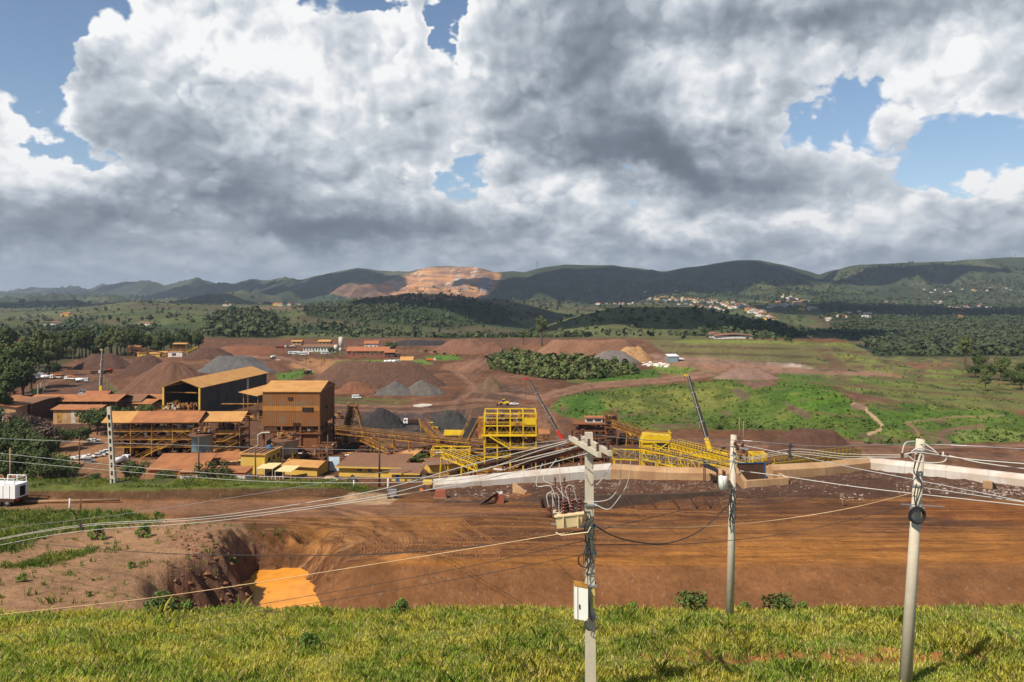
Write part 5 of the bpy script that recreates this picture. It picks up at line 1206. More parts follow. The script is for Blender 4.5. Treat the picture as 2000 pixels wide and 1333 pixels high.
conveyor('orange conveyor sloping down past the small yellow screen', wp(824, 822, 372), wp(862, 862, 325), 2.4, 1.3, 'ysteel', (.1, .5), 'rustdark')
conveyor('dark belted conveyor climbing to the screening building from the lower yard', wp(893, 885, 305), wp(928, 818, 345), 3.0, 1.5, 'ysteel', (.5,), 'black')
conveyor('bright yellow conveyor below the screening building, sloping to the wall', wp(868, 882, 262), wp(938, 908, 240), 2.2, 1.8, 'yellow', (.0, .6), 'rustdark')
conveyor('rusty conveyor running level along the foot of the screening building', wp(880, 922, 255), wp(1080, 876, 290), 1.8, 1.1, 'rust', (.2, .5, .8), railing=False)
conveyor('lower rusty conveyor parallel to the level one beside the wall', wp(1010, 903, 245), wp(1190, 862, 290), 1.8, 1.0, 'rust', (.3, .7), railing=False)
conveyor('ochre conveyor descending from the rusty house to the new yellow tower', wp(1200, 826, 330), wp(1262, 848, 300), 2.2, 1.5, 'ysteel', (.5,))
MBx = steel_frame('vibrating_machine', 'small bright yellow screen on legs at the end of the shelter', 'screening machine', site(842, 912)[0], -.05, 14, 7, [3.2, 6.2], 2, None, 'yellow', 51, True, 2, .3, 12)
# yellow screening building
loc, s = site(946, 918)
SB = steel_frame('screening_building', 'open yellow screening building with four bays and railed roof', 'screening building', loc, .0, 101 * s, 12, [25 * s, 44 * s, 68 * s, 86 * s, 110 * s], 4, None, 'yellow', 61, False, 2, .5, 60)
MB().box(78 * s, 101 * s, -.4, -.1, 88 * s, 100 * s).build('wall_panel', 'yellow', SB); MB().box(1, 22 * s, -.3, -.1, 90 * s, 95 * s).build('wall_panel', 'ysteel', SB); MB().box(52 * s, 74 * s, -.3, -.1, 86 * s, 92 * s).build('wall_panel', 'ysteel', SB)
MB().box(-12 * s, 0 - .3, .5, 5, 60 * s, 100 * s).build('wall_panel', 'ysteel', SB)
b = MB()
for zz in (93, 101): b.beam((0, -.1, zz * s), (101 * s, -.1, zz * s), .25); b.beam((0, 12, zz * s), (101 * s, 12, zz * s), .25)
b.build('roof_rail', 'yellow', SB)
stair(SB, (8 * s, -1.5, 68 * s), (50 * s, -1.5, 42 * s), 'yellow', 1.3); MB().box(-1, 9 * s, -1.8, -.3, 66.5 * s, 68 * s).build('landing', 'yellow', SB)
MB().box(48 * s, 101 * s, -1.6, -.3, 41 * s, 42.5 * s).build('walkway', 'ysteel', SB)
b = MB(); rail(b, [(9 * s, -1.4, 68 * s), (101 * s, -1.4, 68 * s)]); b.build('railing', 'yellow', SB); MB().box(9 * s, 101 * s, -1.5, -.3, 66.5 * s, 67.6 * s).build('walkway', 'yellow', SB)
clutter(SB, 2, 99 * s, 1, 10, 0, 24 * s, 60, 71, ('rustdark', 'ysteel', 'rust', 'black'))
b = MB(); W_ = 101 * s
for k in range(4):
    for z0_, z1_ in ((25, 44), (44, 68), (68, 86)): b.beam((W_ * k / 4, -.12, z0_ * s), (W_ * (k + .5) / 4, -.12, z1_ * s), .16); b.beam((W_ * (k + .5) / 4, -.18, z1_ * s), (W_ * (k + 1) / 4, -.18, z0_ * s), .16)
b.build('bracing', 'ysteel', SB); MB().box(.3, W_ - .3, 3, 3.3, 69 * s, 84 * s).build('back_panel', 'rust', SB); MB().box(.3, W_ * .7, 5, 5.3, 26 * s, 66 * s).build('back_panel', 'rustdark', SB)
b = MB(); [b.cyl((1 + i * 2.2, 1.5, 46 * s), (1 + i * 2.2, 1.5, 46 * s + 2.2), .5) for i in range(8)]; b.build('cyclone', 'rust', SB)
for i in range(5): MB().cyl((18 + i * 3.6 - 14, 3, 70 * s), (18 + i * 3.6 - 14, 3, 82 * s), .9).build('hopper', 'rustdark', SB)
# rusty bits to its right
canopy(1052, 873, 22, 26, 5, 'small orange roofed cabin on posts beside the screening building', ('roof2',), 0, 1.0)
loc, s = site(1122, 868)
RB = steel_frame('rusty_house', 'rusty brown plant house with a white windowed cabin on top', 'plant building', loc, -.03, 80 * s, 10, [12 * s, 26 * s, 38 * s], 4, [(-.5, 62 * s, 'rust', .8)], 'rust', 81, True, 2, .35, 30)
c_ = MB().box(22 * s, 55 * s, 1, 6, 42 * s, 50 * s).build('cabin', 'white2', RB); MB().box(24 * s, 36 * s, .9, .98, 44 * s, 48 * s).build('window', 'glass', c_); MB().box(40 * s, 52 * s, .9, .98, 44 * s, 48 * s).build('window', 'glass', c_); MB().box(20 * s, 62 * s, .5, 6.5, 50.2 * s, 51.5 * s).build('cabin_roof', 'roof2', RB)
loc, s = site(1182, 872)
steel_frame('rusty_tower', 'square rusty tower rising beside the windowed plant house', 'tower', loc, 0, 23 * s, 6, [18 * s, 36 * s, 50 * s, 63 * s], 1, None, 'rust', 91, True, 2, .35, 12)
for i, (u, v, wpx, hpx, lab) in enumerate(((1085, 890, 50, 26, 'rusty screen frame between the red boom crane and the wall'), (1150, 893, 46, 20, 'rusty feeder frame left of the yellow truss bridge'), (1210, 868, 34, 16, 'brown hopper frame under the ochre conveyor'), (640, 868, 36, 30, 'rusty sump frame at the right foot of the tall tower'), (905, 905, 40, 22, 'ochre chute frame between the two bright yellow conveyors'),
                                         (690, 905, 60, 12, 'low orange pipe rack in front of the slender conveyor tower'), (1000, 880, 70, 20, 'rusty tank frame behind the yellow stair of the screening building'), (790, 892, 44, 12, 'low rusty pump frame beside the half ochre shelter'), (440, 915, 34, 10, 'low rusty pipe frame before the zigzag stairs'))):
    loc, s = site(u, v); steel_frame('machinery', lab, 'machinery', loc, rng.uniform(-.3, .3), wpx * s, 5, [hpx * s * .45, hpx * s], 2, None, ('rust', 'ysteel', 'rustdark')[i % 3], 400 + i, True, 2, .25, 26)
# low machinery belt between the works and the wall
for i, (u, v, wpx, hpx, lab) in enumerate(((1060, 905, 60, 22, 'low rusty crusher frame right behind the white wall'), (1110, 902, 70, 18, 'row of rusty bins below the red boom crane'), (930, 932, 70, 14, 'rusty machine skid with tyres beside the wall end'), (700, 892, 44, 14, 'rusty pump skid beside the striped shelter'), (655, 905, 60, 14, 'pipe bundle skid behind the long yellow building'),
                                         (985, 915, 60, 26, 'rusty undercroft frame below the screening building stairs'), (620, 900, 30, 30, 'rusty pipe rack at the foot of the tall tower'))):
    loc, s = site(u, v); o = steel_frame('machine_skid', lab, 'machine skid', loc, rng.uniform(-.2, .2), wpx * s, 6, [hpx * s * .5, hpx * s], 3, None, rng.choice(('rust', 'ysteel', 'rust')), 200 + i, True, 2, .25, 34)
pc = thing('concrete_column', 'lone concrete column standing behind the white wall', 'column', site(1009, 912)[0]); MB().lathe([(1.0, -1), (.95, 5.2), (1.1, 5.25), (1.1, 5.6), (.1, 5.6)], n=14).build('shaft', 'conc', pc)
# new yellow tower and truss bridge right of the centre
loc, s = site(1254, 925)
YT = thing('yellow_drive_tower', 'new bright yellow tower with a cross braced dark window bay', 'tower', loc); 
for x in (0, 27 * s, 52 * s):
    for y in (0, 5): MB().beam((x, y, -1), (x, y, 60 * s), .42).build('post', 'yellow', YT)
MB().hexa([(0, -.5, 60 * s), (52 * s, -.5, 60 * s), (52 * s, 5.5, 60 * s), (0, 5.5, 60 * s)], [(5 * s, -.5, 76 * s), (57 * s, -.5, 72 * s), (57 * s, 5.5, 72 * s), (5 * s, 5.5, 76 * s)]).build('hood', 'yellow', YT)
MB().box(21 * s, 51 * s, -.2, .3, 40 * s, 60 * s - .02).build('window_bay', 'glass', YT)
b = MB(); b.beam((21 * s, -.35, 40 * s), (51 * s, -.35, 60 * s), .3); b.beam((21 * s, -.4, 60 * s), (51 * s, -.4, 40 * s), .3); b.beam((20 * s, -.3, 40 * s), (52 * s, -.3, 40 * s), .4); b.build('cross_brace', 'yellow', YT)
b = MB(); rail(b, [(6 * s, -.5, 76 * s), (57 * s, -.5, 73 * s), (57 * s, 5.5, 73 * s)], 1.2, .12); b.build('railing', 'yellow', YT)
MB().box(2 * s, 20 * s, 0, 4, 36 * s, 60 * s).build('wall_panel', 'yellow', YT); clutter(YT, 1, 50 * s, 1, 4, 0, 14 * s, 30, 93, ('yellow', 'rust', 'yellow', 'rustdark'))
conveyor('level bright yellow truss bridge leading left from the drive tower', wp(1196, 876, 258), wp(1262, 878, 258), 2.4, 3.2, 'yellow', (.05, .95), railing=False)
conveyor('bright yellow truss conveyor descending from the drive tower towards the hopper', wp(1262, 878, 256), wp(1450, 918, 205), 2.6, 3.0, 'yellow', (.2, .4, .6, .8))
conveyor('railed yellow gallery conveyor sloping from the hood past the black boom', wp(1316, 866, 268), wp(1490, 912, 200), 2.0, 1.5, 'yellow', (.15, .4, .7))
conveyor('railed yellow conveyor lying behind the tan wall', wp(1500, 905, 190), wp(1672, 884, 225), 2.4, 1.4, 'yellow', (.3,))
steel_frame('yellow_portal', 'small bright yellow portal frame beside the rusty hopper', 'portal frame', (wp(1470, 890, 200)[0], 200, wp(1470, 905, 200)[2] - 1.5), 0, 3.4, 3, [1.2, 3.6], 1, None, 'yellow', 95, True, 2, .3, 0)
# ================================================================ near ground: water, walls, poles, cables, grass
def wv(u, v, D): return tuple(float(c) for c in wpt(u, v, D))
wm = bpy.data.materials.new('muddy_water'); wm.use_nodes = True; t = wm.node_tree; b_ = t.nodes['Principled BSDF']
g_ = t.nodes.new('ShaderNodeNewGeometry'); n_ = noise(t, g_.outputs['Position'], .5, 4, .5)
t.links.new(mixc(t, n_.ss(.35, .65), (.74, .30, .040), (.60, .235, .030)), b_.inputs['Base Color']); b_.inputs['Roughness'].default_value = .34; b_.inputs['Specular IOR Level'].default_value = .22; bp_ = t.nodes.new('ShaderNodeBump'); bp_.inputs['Strength'].default_value = .15; bp_.inputs['Distance'].default_value = .05; t.links.new(n_.k, bp_.inputs['Height']); t.links.new(bp_.outputs[0], b_.inputs['Normal'])
b = MB(); b.face([(-29, 70, -29.68), (-16.5, 70, -29.68), (-16.5, 94.5, -29.68), (-29, 94.5, -29.68)]); o = b.build('water', wm); o['kind'] = 'structure'; o['label'] = 'orange muddy water lying in the pit'

def sweep(b, pts, prof):
    """profile (out, z) swept along a horizontal line; out points to the viewer side"""
    P_ = [np.array(p, float) for p in pts]; rings = []
    for i, p in enumerate(P_):
        d = P_[min(i + 1, len(P_) - 1)] - P_[max(i - 1, 0)]; d[2] = 0; d /= np.linalg.norm(d); n = np.array([d[1], -d[0], 0])
        rings.append([p + n * o_ + np.array([0, 0, z_]) for o_, z_ in prof])
    base = len(b.v); k = len(prof)
    for r_ in rings: b.v.extend([tuple(q) for q in r_])
    for i in range(len(rings) - 1):
        for j in range(k): j2 = (j + 1) % k; b.q(base + i * k + j, base + i * k + j2, base + (i + 1) * k + j2, base + (i + 1) * k + j)
    b.q(*[base + j for j in range(k)]); b.q(*[base + (len(rings) - 1) * k + j for j in range(k)][::-1]); return b
WP = [(0, 0), (.55, -.03), (1.25, -.62), (1.25, -3.5), (0, -3.5)]
def wallrun(label, pts, mt, seam=True):
    o = thing('parapet_wall', label, 'wall', wv(*pts[0])); o0 = np.array(wv(*pts[0])); P_ = []
    for a, c in zip(pts[:-1], pts[1:]):
        A_, C_ = np.array(wv(*a)), np.array(wv(*c)); n = max(1, int(np.linalg.norm(C_ - A_) / 5))
        for i in range(n): P_.append(A_ + (C_ - A_) * i / n - o0)
    P_.append(np.array(wv(*pts[-1])) - o0)
    sweep(MB(), P_, WP).build('wall_body', mt, o); b = MB()
    for i in range(1, len(P_) - 1):
        d = P_[i + 1] - P_[i]; d[2] = 0; d /= np.linalg.norm(d); sweep(b, [P_[i] + np.array([0, 0, .004]), P_[i] + d * .025 + np.array([0, 0, .004])], [(0, .002), (.555, -.025), (1.258, -.618), (1.258, -2.2), (1.2, -2.2), (1.2, -.6), (.54, -.1), (0, -.1)])
    if seam: b.build('expansion_joint', 'darkconc', o)
    return o
wallrun('white concrete parapet wall behind the transformer pole, with a sloped cap', [(846, 936, 116.5), (1020, 920, 120), (1192, 905, 123.5)], 'wallc')
wallrun('tan concrete parapet wall in front of the new yellow conveyors', [(1193, 905.5, 123.4), (1300, 912, 122.5), (1400, 914, 122), (1440, 913, 122)], 'tanc')
wallrun('tan concrete parapet wall between the hopper and the white corner', [(1500, 908, 123), (1600, 903, 126), (1694, 893, 131)], 'tanc')
wallrun('white concrete parapet wall running out of the picture past the nearest pole', [(1695, 893, 131), (1850, 909, 124), (2020, 928, 117), (2300, 955, 108)], 'wallc')
bt = thing('buttress', 'tan concrete buttress against the foot of the white wall', 'buttress', wv(1001, 962, 113)); MB().hexa([(0, 0, -1), (1.7, -1.2, -1), (2.0, -.9, -1), (.4, .5, -1)], [(0, 0, 1.2), (1.7, -1.2, .25), (2.0, -.9, .25), (.4, .5, 1.2)]).build('block', 'tanc', bt)
# hopper
hp = thing('hopper', 'tan concrete hopper curb round a rusty steel bin with a blue frame', 'hopper', (0, 0, 0)); c0, c1, c2, c3 = (np.array(wv(*q)) for q in ((1440, 921, 124), (1456, 941, 118), (1538, 935.5, 119.4), (1496, 912, 127)))
b = MB()
for p_, q_ in ((c0, c1), (c1, c2), (c2, c3)): b.beam(p_ - (0, 0, .6), q_ - (0, 0, .6), .55, 1.5)
b.build('curb', 'tanc', hp)
pb = np.array(wv(1440, 905, 123.3)); pc_ = np.array(wv(1494, 904, 123.6)); dn = np.array([0, 0, -2.6])
MB().hexa([pb, pc_, pc_ + dn, pb + dn], [pb + (0, .12, 0), pc_ + (0, .12, 0), pc_ + dn + (0, .12, 0), pb + dn + (0, .12, 0)]).build('steel_plate', 'rustdark', hp)
b = MB(); b.beam(pb + (0, -.05, 0), pc_ + (0, -.05, 0), .12); b.beam(pb + (0, -.05, 0), pb + dn + (0, -.05, 0), .14); b.beam(pc_ + (0, -.05, 0), pc_ + dn + (0, -.05, 0), .2); b.build('frame', 'blue', hp)
MB().hexa([c0 - (0, 0, 1.6), c1 - (0, 0, 1.6), c2 - (0, 0, 1.6), c3 - (0, 0, 1.6)], [c0 - (0, 0, 1.2), c1 - (0, 0, 1.2), c2 - (0, 0, 1.2), c3 - (0, 0, 1.2)]).build('bin_floor', 'rustdark', hp)
# tilted screen plate
tp = thing('steel_chute', 'tilted black steel plate on a low stand beside the hopper', 'chute', wv(1375, 936, 118)); MB().slab([(0, 0, 1.9), (2.0, -.3, 1.0), (2.4, 1.6, 1.1), (.2, 1.6, 2.3)], .14).build('plate', 'black', tp); b = MB()
for x, y, z in ((.2, .1, 1.7), (1.9, -.1, 1), (2.2, 1.4, 1), (.3, 1.4, 2)): b.beam((x, y, -.5), (x, y, z), .12)
b.build('stand', 'rustdark', tp)
# retaining wall with starter bars
rwp = [wv(1062, 968, 109), wv(1200, 966, 109.5), wv(1330, 963, 110), wv(1405, 958, 111)]; o0 = np.array(rwp[0])
rt = thing('retaining_wall', 'dark stained block retaining wall with rusty starter bars', 'retaining wall', rwp[0]); sweep(MB(), [np.array(p) - o0 for p in rwp], [(0, 0), (.5, 0), (.55, -3), (0, -3)]).build('wall_body', 'darkconc', rt)
b = MB(); c = MB()
for i in range(92):
    f = i / 91 * 3; k = min(2, int(f)); p = np.array(rwp[k]) + (np.array(rwp[k + 1]) - np.array(rwp[k])) * (f - k) - o0; h_ = rng.uniform(.5, 1.5)
    b.beam(p + (0, -.2, -.2), p + (rng.uniform(-.12, .12), -.2, h_), .035)
for i in range(9):
    f = (i + .5) / 9 * 3; k = min(2, int(f)); p = np.array(rwp[k]) + (np.array(rwp[k + 1]) - np.array(rwp[k])) * (f - k) - o0; c.beam(p + (0, -.7, -.2), p + (.9, -1.9, -1.5), .16)
b.build('starter_bar', 'rust', rt); c.build('prop', 'rustdark', rt)

# poles ------------------------------------------------------------------
def pole(label, u0, v0, D, u1, v1, r0, r1, kind='round', name='utility_pole', mt='conc'):
    x0 = (u0 - UC) / F * D; z0 = gz(x0, D) - .6; x1, _, z1 = wpt(u1, v1, D)
    o = thing(name, label, 'utility pole', (x0, D, z0)); d = (x1 - x0, 0, z1 - z0)
    if kind == 'round': MB().cyl((0, 0, 0), d, r0, r1, 16).build('shaft', mt, o, True)
    else:
        b = MB(); q = np.array(d); b.hexa([(-r0, -r0 * .8, 0), (r0, -r0 * .8, 0), (r0, r0 * .8, 0), (-r0, r0 * .8, 0)], [tuple(q + (sx * r1, sy * r1 * .8, 0)) for sx, sy in ((-1, -1), (1, -1), (1, 1), (-1, 1))]); b.build('shaft', mt, o)
    return o, np.array([x0, D, z0]), np.array(d)
def ring_coil(o, c, r, n, tube, mt, name='cable_coil', axis='y', seed=1):
    rr = random.Random(seed); b = MB()
    for k in range(n):
        R_ = r * rr.uniform(.88, 1.08); off = np.array([rr.uniform(-.03, .03), -rr.uniform(0, .12), rr.uniform(-.03, .03)]); tl = rr.uniform(-.25, .25)
        b.tube([tuple(np.array(c) + off + np.array([R_ * math.cos(a), R_ * tl * math.sin(a), R_ * math.sin(a)])) for a in np.linspace(0, 6.2832, 25)], tube, 5)
    return b.build(name, mt, o)
def insulator(o, c, h=.3, name='insulator', mt='porc', r=.07):
    b = MB(); prof = []
    for k in range(5): z = c[2] + h * k / 5; prof += [(r * .5, z), (r, z + h * .04), (r * .9, z + h * .08), (r * .45, z + h * .1)]
    prof.append((.02, c[2] + h)); b.lathe(prof, (c[0], c[1]), 10); return b.build(name, mt, o, True)
# transformer pole
D0 = 29.0
tpole, tb, td = pole('square concrete pole with two crossarms, a transformer and an ivory cabinet', 1154, 1350, D0, 1150, 845, .19, .135, 'sq')
def L(u, v, D=D0): return np.array(wpt(u, v, D)) - tb
for (a, c) in (((1114, 855, 30.0), (1171, 889, 26.8)), ((1135, 854, 30.25), (1192, 886, 27.0))):
    pa, pc2 = L(*a), L(*c); MB().beam(pa, pc2, .13, .17).build('crossarm', 'conc', tpole)
    for f in (.06, .34, .66, .94):
        q_ = pa + (pc2 - pa) * f; insulator(tpole, q_ + (0, 0, .08), .26)
b = MB(); b.beam(L(1140, 885, 28.7), L(1150, 862, 28.8), .05); b.beam(L(1160, 885, 28.7), L(1152, 905, 28.75), .05); b.build('arm_brace', 'steel', tpole)
c_ = L(1112, 1014, 28.35); tr_ = MB(); x, y, z = c_
tr_.hexa([(x - .44, y - .28, z - .26), (x + .38, y - .28, z - .16), (x + .38, y + .38, z - .16), (x - .44, y + .38, z - .26)], [(x - .50, y - .34, z + .14), (x + .44, y - .34, z + .26), (x + .44, y + .42, z + .26), (x - .50, y + .42, z + .14)]); trf = tr_.build('transformer', 'cream', tpole)
MB().hexa([(x - .54, y - .38, z + .145), (x + .48, y - .38, z + .265), (x + .48, y + .46, z + .265), (x - .54, y + .46, z + .145)], [(x - .54, y - .38, z + .185), (x + .48, y - .38, z + .305), (x + .48, y + .46, z + .305), (x - .54, y + .46, z + .185)]).build('lid', 'cream', trf)
b = MB()
for k in range(2): b.box(x - .25 + k * .5, x - .22 + k * .5, y - .40, y - .31, z - .2, z + .2)
b.tube([(x - .5, y - .45, z - .34), (x - .3, y - .5, z - .42), (x + .6, y - .45, z - .33), (x + .75, y, z - .25)], .025); b.build('radiator', 'cream', trf)
for k, (dx_, dy_) in enumerate(((-.18, -.1), (.1, -.08), (.36, -.05), (-.35, .22), (-.05, .25))): insulator(trf, (x + dx_, y + dy_, z + .22 + dx_ * .1), .52 if k < 3 else .38, 'bushing', 'porc', .13)
b = MB(); b.beam((x - .6, y + .45, z + .1), tuple(L(1153, 1000, 28.9)), .06); b.beam((x - .6, y + .45, z - .3), tuple(L(1153, 1030, 28.9)), .06); b.build('bracket', 'steel', tpole)
for k in range(4): insulator(tpole, tuple(L(1084 + k * 9, 960 + (k % 2) * 14, 28.4)), .5, 'surge_arrester', 'porc', .055)
b = MB(); b.beam(tuple(L(1066, 972, 28.3)), tuple(L(1146, 985, 28.9)), .06); b.beam(tuple(L(1066, 1008, 28.0)), tuple(L(1090, 1015, 28.1)), .05); b.build('bracket', 'rustdark', tpole)
q_ = L(1073, 1000, 28.1); MB().lathe([(.05, q_[2] - .2), (.10, q_[2] - .18), (.10, q_[2]), (.06, q_[2] + .05), (.1, q_[2] + .1), (.1, q_[2] + .2), (.03, q_[2] + .25)], (q_[0], q_[1]), 10).build('surge_arrester', 'porc', tpole, True)
# cabinet
x, y, z = L(1134, 1172, 28.75)
cb = MB().hexa([(x - .22, y - .12, z - .62), (x + .24, y - .22, z - .66), (x + .24, y + .2, z - .60), (x - .22, y + .28, z - .56)], [(x - .22, y - .12, z + .52), (x + .24, y - .22, z + .46), (x + .24, y + .2, z + .5), (x - .22, y + .28, z + .56)]).build('cabinet', 'ivory', tpole)
MB().hexa([(x - .23, y - .13, z + .525), (x + .25, y - .23, z + .465), (x + .25, y + .21, z + .51), (x - .23, y + .29, z + .565)], [(x - .23, y - .13, z + .55), (x + .25, y - .23, z + .49), (x + .25, y + .21, z + .53), (x - .23, y + .29, z + .59)]).build('lid', 'ysteel', cb)
b = MB(); b.hexa([(x - .12, y - .146, z - .6), (x - .105, y - .150, z - .6), (x - .105, y - .145, z + .5), (x - .12, y - .141, z + .5)], [(x - .12, y - .16, z - .6), (x - .105, y - .164, z - .6), (x - .105, y - .159, z + .5), (x - .12, y - .155, z + .5)]); b.box(x - .07, x - .03, y - .19, y - .155, z - .25, z - .1); b.build('handle', 'black', cb)
MB().box(*(lambda q: (q[0] - .03, q[0] + .03, q[1] - .2, q[1] - .19, q[2] - .35, q[2] + .35))(L(1158, 1165, 28.95))).build('yellow_plate', 'yellow', tpole)
ring_coil(tpole, L(1142, 1092, 28.7), .27, 2, .014, 'dcable'); ring_coil(tpole, L(1156, 1218, 28.65), .26, 2, .014, 'dcable', seed=4)
b = MB(); rr_ = random.Random(5)
for k in range(9):
    u_ = 1146 + rr_.uniform(-4, 16); v_ = rr_.uniform(985, 1060); b.tube([tuple(L(u_ + rr_.uniform(-9, 9), v_ + i * rr_.uniform(6, 22), 28.72 - rr_.uniform(0, .1))) for i in range(5)], .012)
b.tube([tuple(L(1150, 1050, 28.75)), tuple(L(1154, 1090, 28.75)), tuple(L(1147, 1120, 28.75)), tuple(L(1149, 1160, 28.74)), tuple(L(1153, 1205, 28.7)), tuple(L(1158, 1215, 28.7))], .022); b.build('down_lead', 'dcable', tpole)
b = MB()
for v_ in (985, 1028, 1080, 1142, 1203): q_ = L(1153, v_, 29); b.box(q_[0] - .22, q_[0] + .22, q_[1] - .2, q_[1] + .2, q_[2] - .03, q_[2] + .03)
b.build('clamp_band', 'steel', tpole)
# jumpers hanging from the crossarms to the transformer
def spline(P_, n=8):
    P_ = [np.array(p, float) for p in P_]; P_ = [2 * P_[0] - P_[1]] + P_ + [2 * P_[-1] - P_[-2]]; out = []
    for i in range(1, len(P_) - 2):
        for k in range(n): t_ = k / n; a, b_2, c, d = P_[i - 1:i + 3]; out.append(.5 * ((2 * b_2) + (-a + c) * t_ + (2 * a - 5 * b_2 + 4 * c - d) * t_ ** 2 + (-a + 3 * b_2 - 3 * c + d) * t_ ** 3))
    out.append(P_[-2]); return out
def cable(label, pts, r, mt='cable', name='power_cable', parent=None, n=8):
    P_ = spline([wpt(*p) for p in pts], n); 
    if parent is not None: P_ = [p - tb for p in P_]; return MB().tube(P_, r, 5).build('jumper', mt, parent)
    o0 = P_[0]; o = MB().tube([p - o0 for p in P_], r, 5).build(name, mt); o.location = tuple(o0); return tag(o, label, 'cable')
for P_ in ([(1060, 905, 28.6), (1050, 930, 28.6), (1049, 950, 28.5), (1075, 950, 28.4), (1085, 975, 28.3)], [(1087, 897, 28.6), (1061, 935, 28.5), (1085, 950, 28.4), (1110, 975, 28.3), (1150, 980, 28.5), (1190, 975, 28.2), (1210, 945, 28), (1213, 900, 27.8)],
           [(1092, 905, 28.5), (1095, 945, 28.4), (1100, 985, 28.3), (1085, 1010, 28.2)], [(1232, 900, 27.4), (1225, 945, 27.6), (1200, 985, 27.8), (1185, 995, 28), (1160, 985, 28.3), (1125, 975, 28.3), (1112, 990, 28.2)],
           [(1196, 905, 28.4), (1180, 930, 28.5), (1165, 948, 28.6)], [(1080, 1000, 28.2), (1078, 965, 28.2), (1068, 968, 28.2), (1072, 995, 28.1)], [(1092, 1000, 28.2), (1090, 968, 28.2), (1079, 966, 28.2), (1083, 990, 28.2)], [(1112, 985, 28.2), (1105, 955, 28.2), (1118, 950, 28.2), (1128, 985, 28.3)],
           [(1130, 905, 28.6), (1135, 918, 28.5), (1150, 915, 28.6)]): cable('', P_, .013, 'cable', parent=tpole)
# middle pole
mpole, mb_, md = pole('slim round concrete pole with a small grey transformer can, in the middle of the three', 1425, 1190, 44.8, 1433, 850, .23, .16)
def Lm(u, v, D=44.5): return np.array(wpt(u, v, D)) - mb_
q_ = Lm(1412, 943, 44.4); can = MB().lathe([(.02, q_[2] - .36), (.24, q_[2] - .34), (.24, q_[2] + .3), (.2, q_[2] + .36), (.05, q_[2] + .38)], (q_[0], q_[1]), 14).build('transformer', 'ivory', mpole, True); insulator(can, (q_[0], q_[1], q_[2] + .36), .35, 'bushing'); insulator(can, (q_[0] + .1, q_[1], q_[2] + .36), .28, 'bushing')
b = MB(); rr_ = random.Random(8)
for k in range(7): b.tube([tuple(Lm(1431 + rr_.uniform(-9, 7), 940 + i * rr_.uniform(14, 24) + k * 4, 44.4 - rr_.uniform(0, .1))) for i in range(5)], .025)
b.build('down_lead', 'dcable', mpole); MB().beam(Lm(1405, 948, 44.4), Lm(1428, 950, 44.6), .07).build('bracket', 'steel', mpole)
ins = MB()
for (u_, v_) in ((1440, 875), (1452, 880), (1446, 892), (1458, 890), (1450, 868), (1436, 866)): q_ = Lm(u_, v_, 44.2); ins.lathe([(.03, q_[2] - .15), (.12, q_[2] - .1), (.05, q_[2]), (.11, q_[2] + .05), (.02, q_[2] + .15)], (q_[0], q_[1]), 8)
ins.build('insulator', 'porc', mpole, True); b = MB(); b.beam(Lm(1425, 872, 44.4), Lm(1462, 878, 44), .08); b.beam(Lm(1428, 890, 44.4), Lm(1462, 894, 44), .07); b.build('crossarm', 'steel', mpole)
# right pole
rpole, rb_, rd = pole('leaning round concrete pole with a thick black cable coil', 1766, 1328, 32.3, 1798, 858, .245, .165)
def Lr(u, v, D=32.0): return np.array(wpt(u, v, D)) - rb_
ring_coil(rpole, Lr(1790, 1006, 32.0), .30, 14, .03, 'black', seed=9)
b = MB(); b.beam(Lr(1760, 985), Lr(1845, 990), .035); b.beam(Lr(1778, 995), Lr(1805, 995), .12); b.build('bracket', 'steel', rpole)
b = MB()
for v_ in (880, 948, 990): q_ = Lr(1798 - (v_ - 858) * .07, v_, 32.3); b.cyl(q_ - (0, 0, .035), q_ + (0, 0, .035), .22, n=14)
b.build('clamp_band', 'steel', rpole); b = MB()
for P_ in ([(1797, 880, 32.0), (1785, 920, 32), (1800, 945, 32), (1788, 990, 32)], [(1790, 945, 32.0), (1786, 970, 32), (1790, 1000, 32)]): b.tube([p - rb_ for p in spline([wpt(*q) for q in P_])], .025)
b.build('down_lead', 'dcable', rpole)
b = MB()
for P_ in ([(1761, 889, 31.6), (1768, 866, 31.7), (1786, 862, 31.9)], [(1806, 867, 31.9), (1822, 878, 31.7), (1833, 888, 31.6)], [(1761, 889, 31.6), (1790, 884, 31.5), (1833, 889, 31.6)], [(1773, 889, 31.6), (1792, 902, 31.5), (1840, 903, 31.5), (1851, 889, 31.6)], [(1775, 886, 31.6), (1795, 876, 31.5), (1830, 885, 31.6)]): b.tube([p - rb_ for p in spline([wpt(*q) for q in P_])], .024)
b.build('jumper', 'cable', rpole)
for u_, v_ in ((1762, 890), (1778, 886), (1836, 889), (1850, 890), (1790, 893)): insulator(rpole, tuple(Lr(u_, v_, 31.6) - (0, 0, .1)), .2)
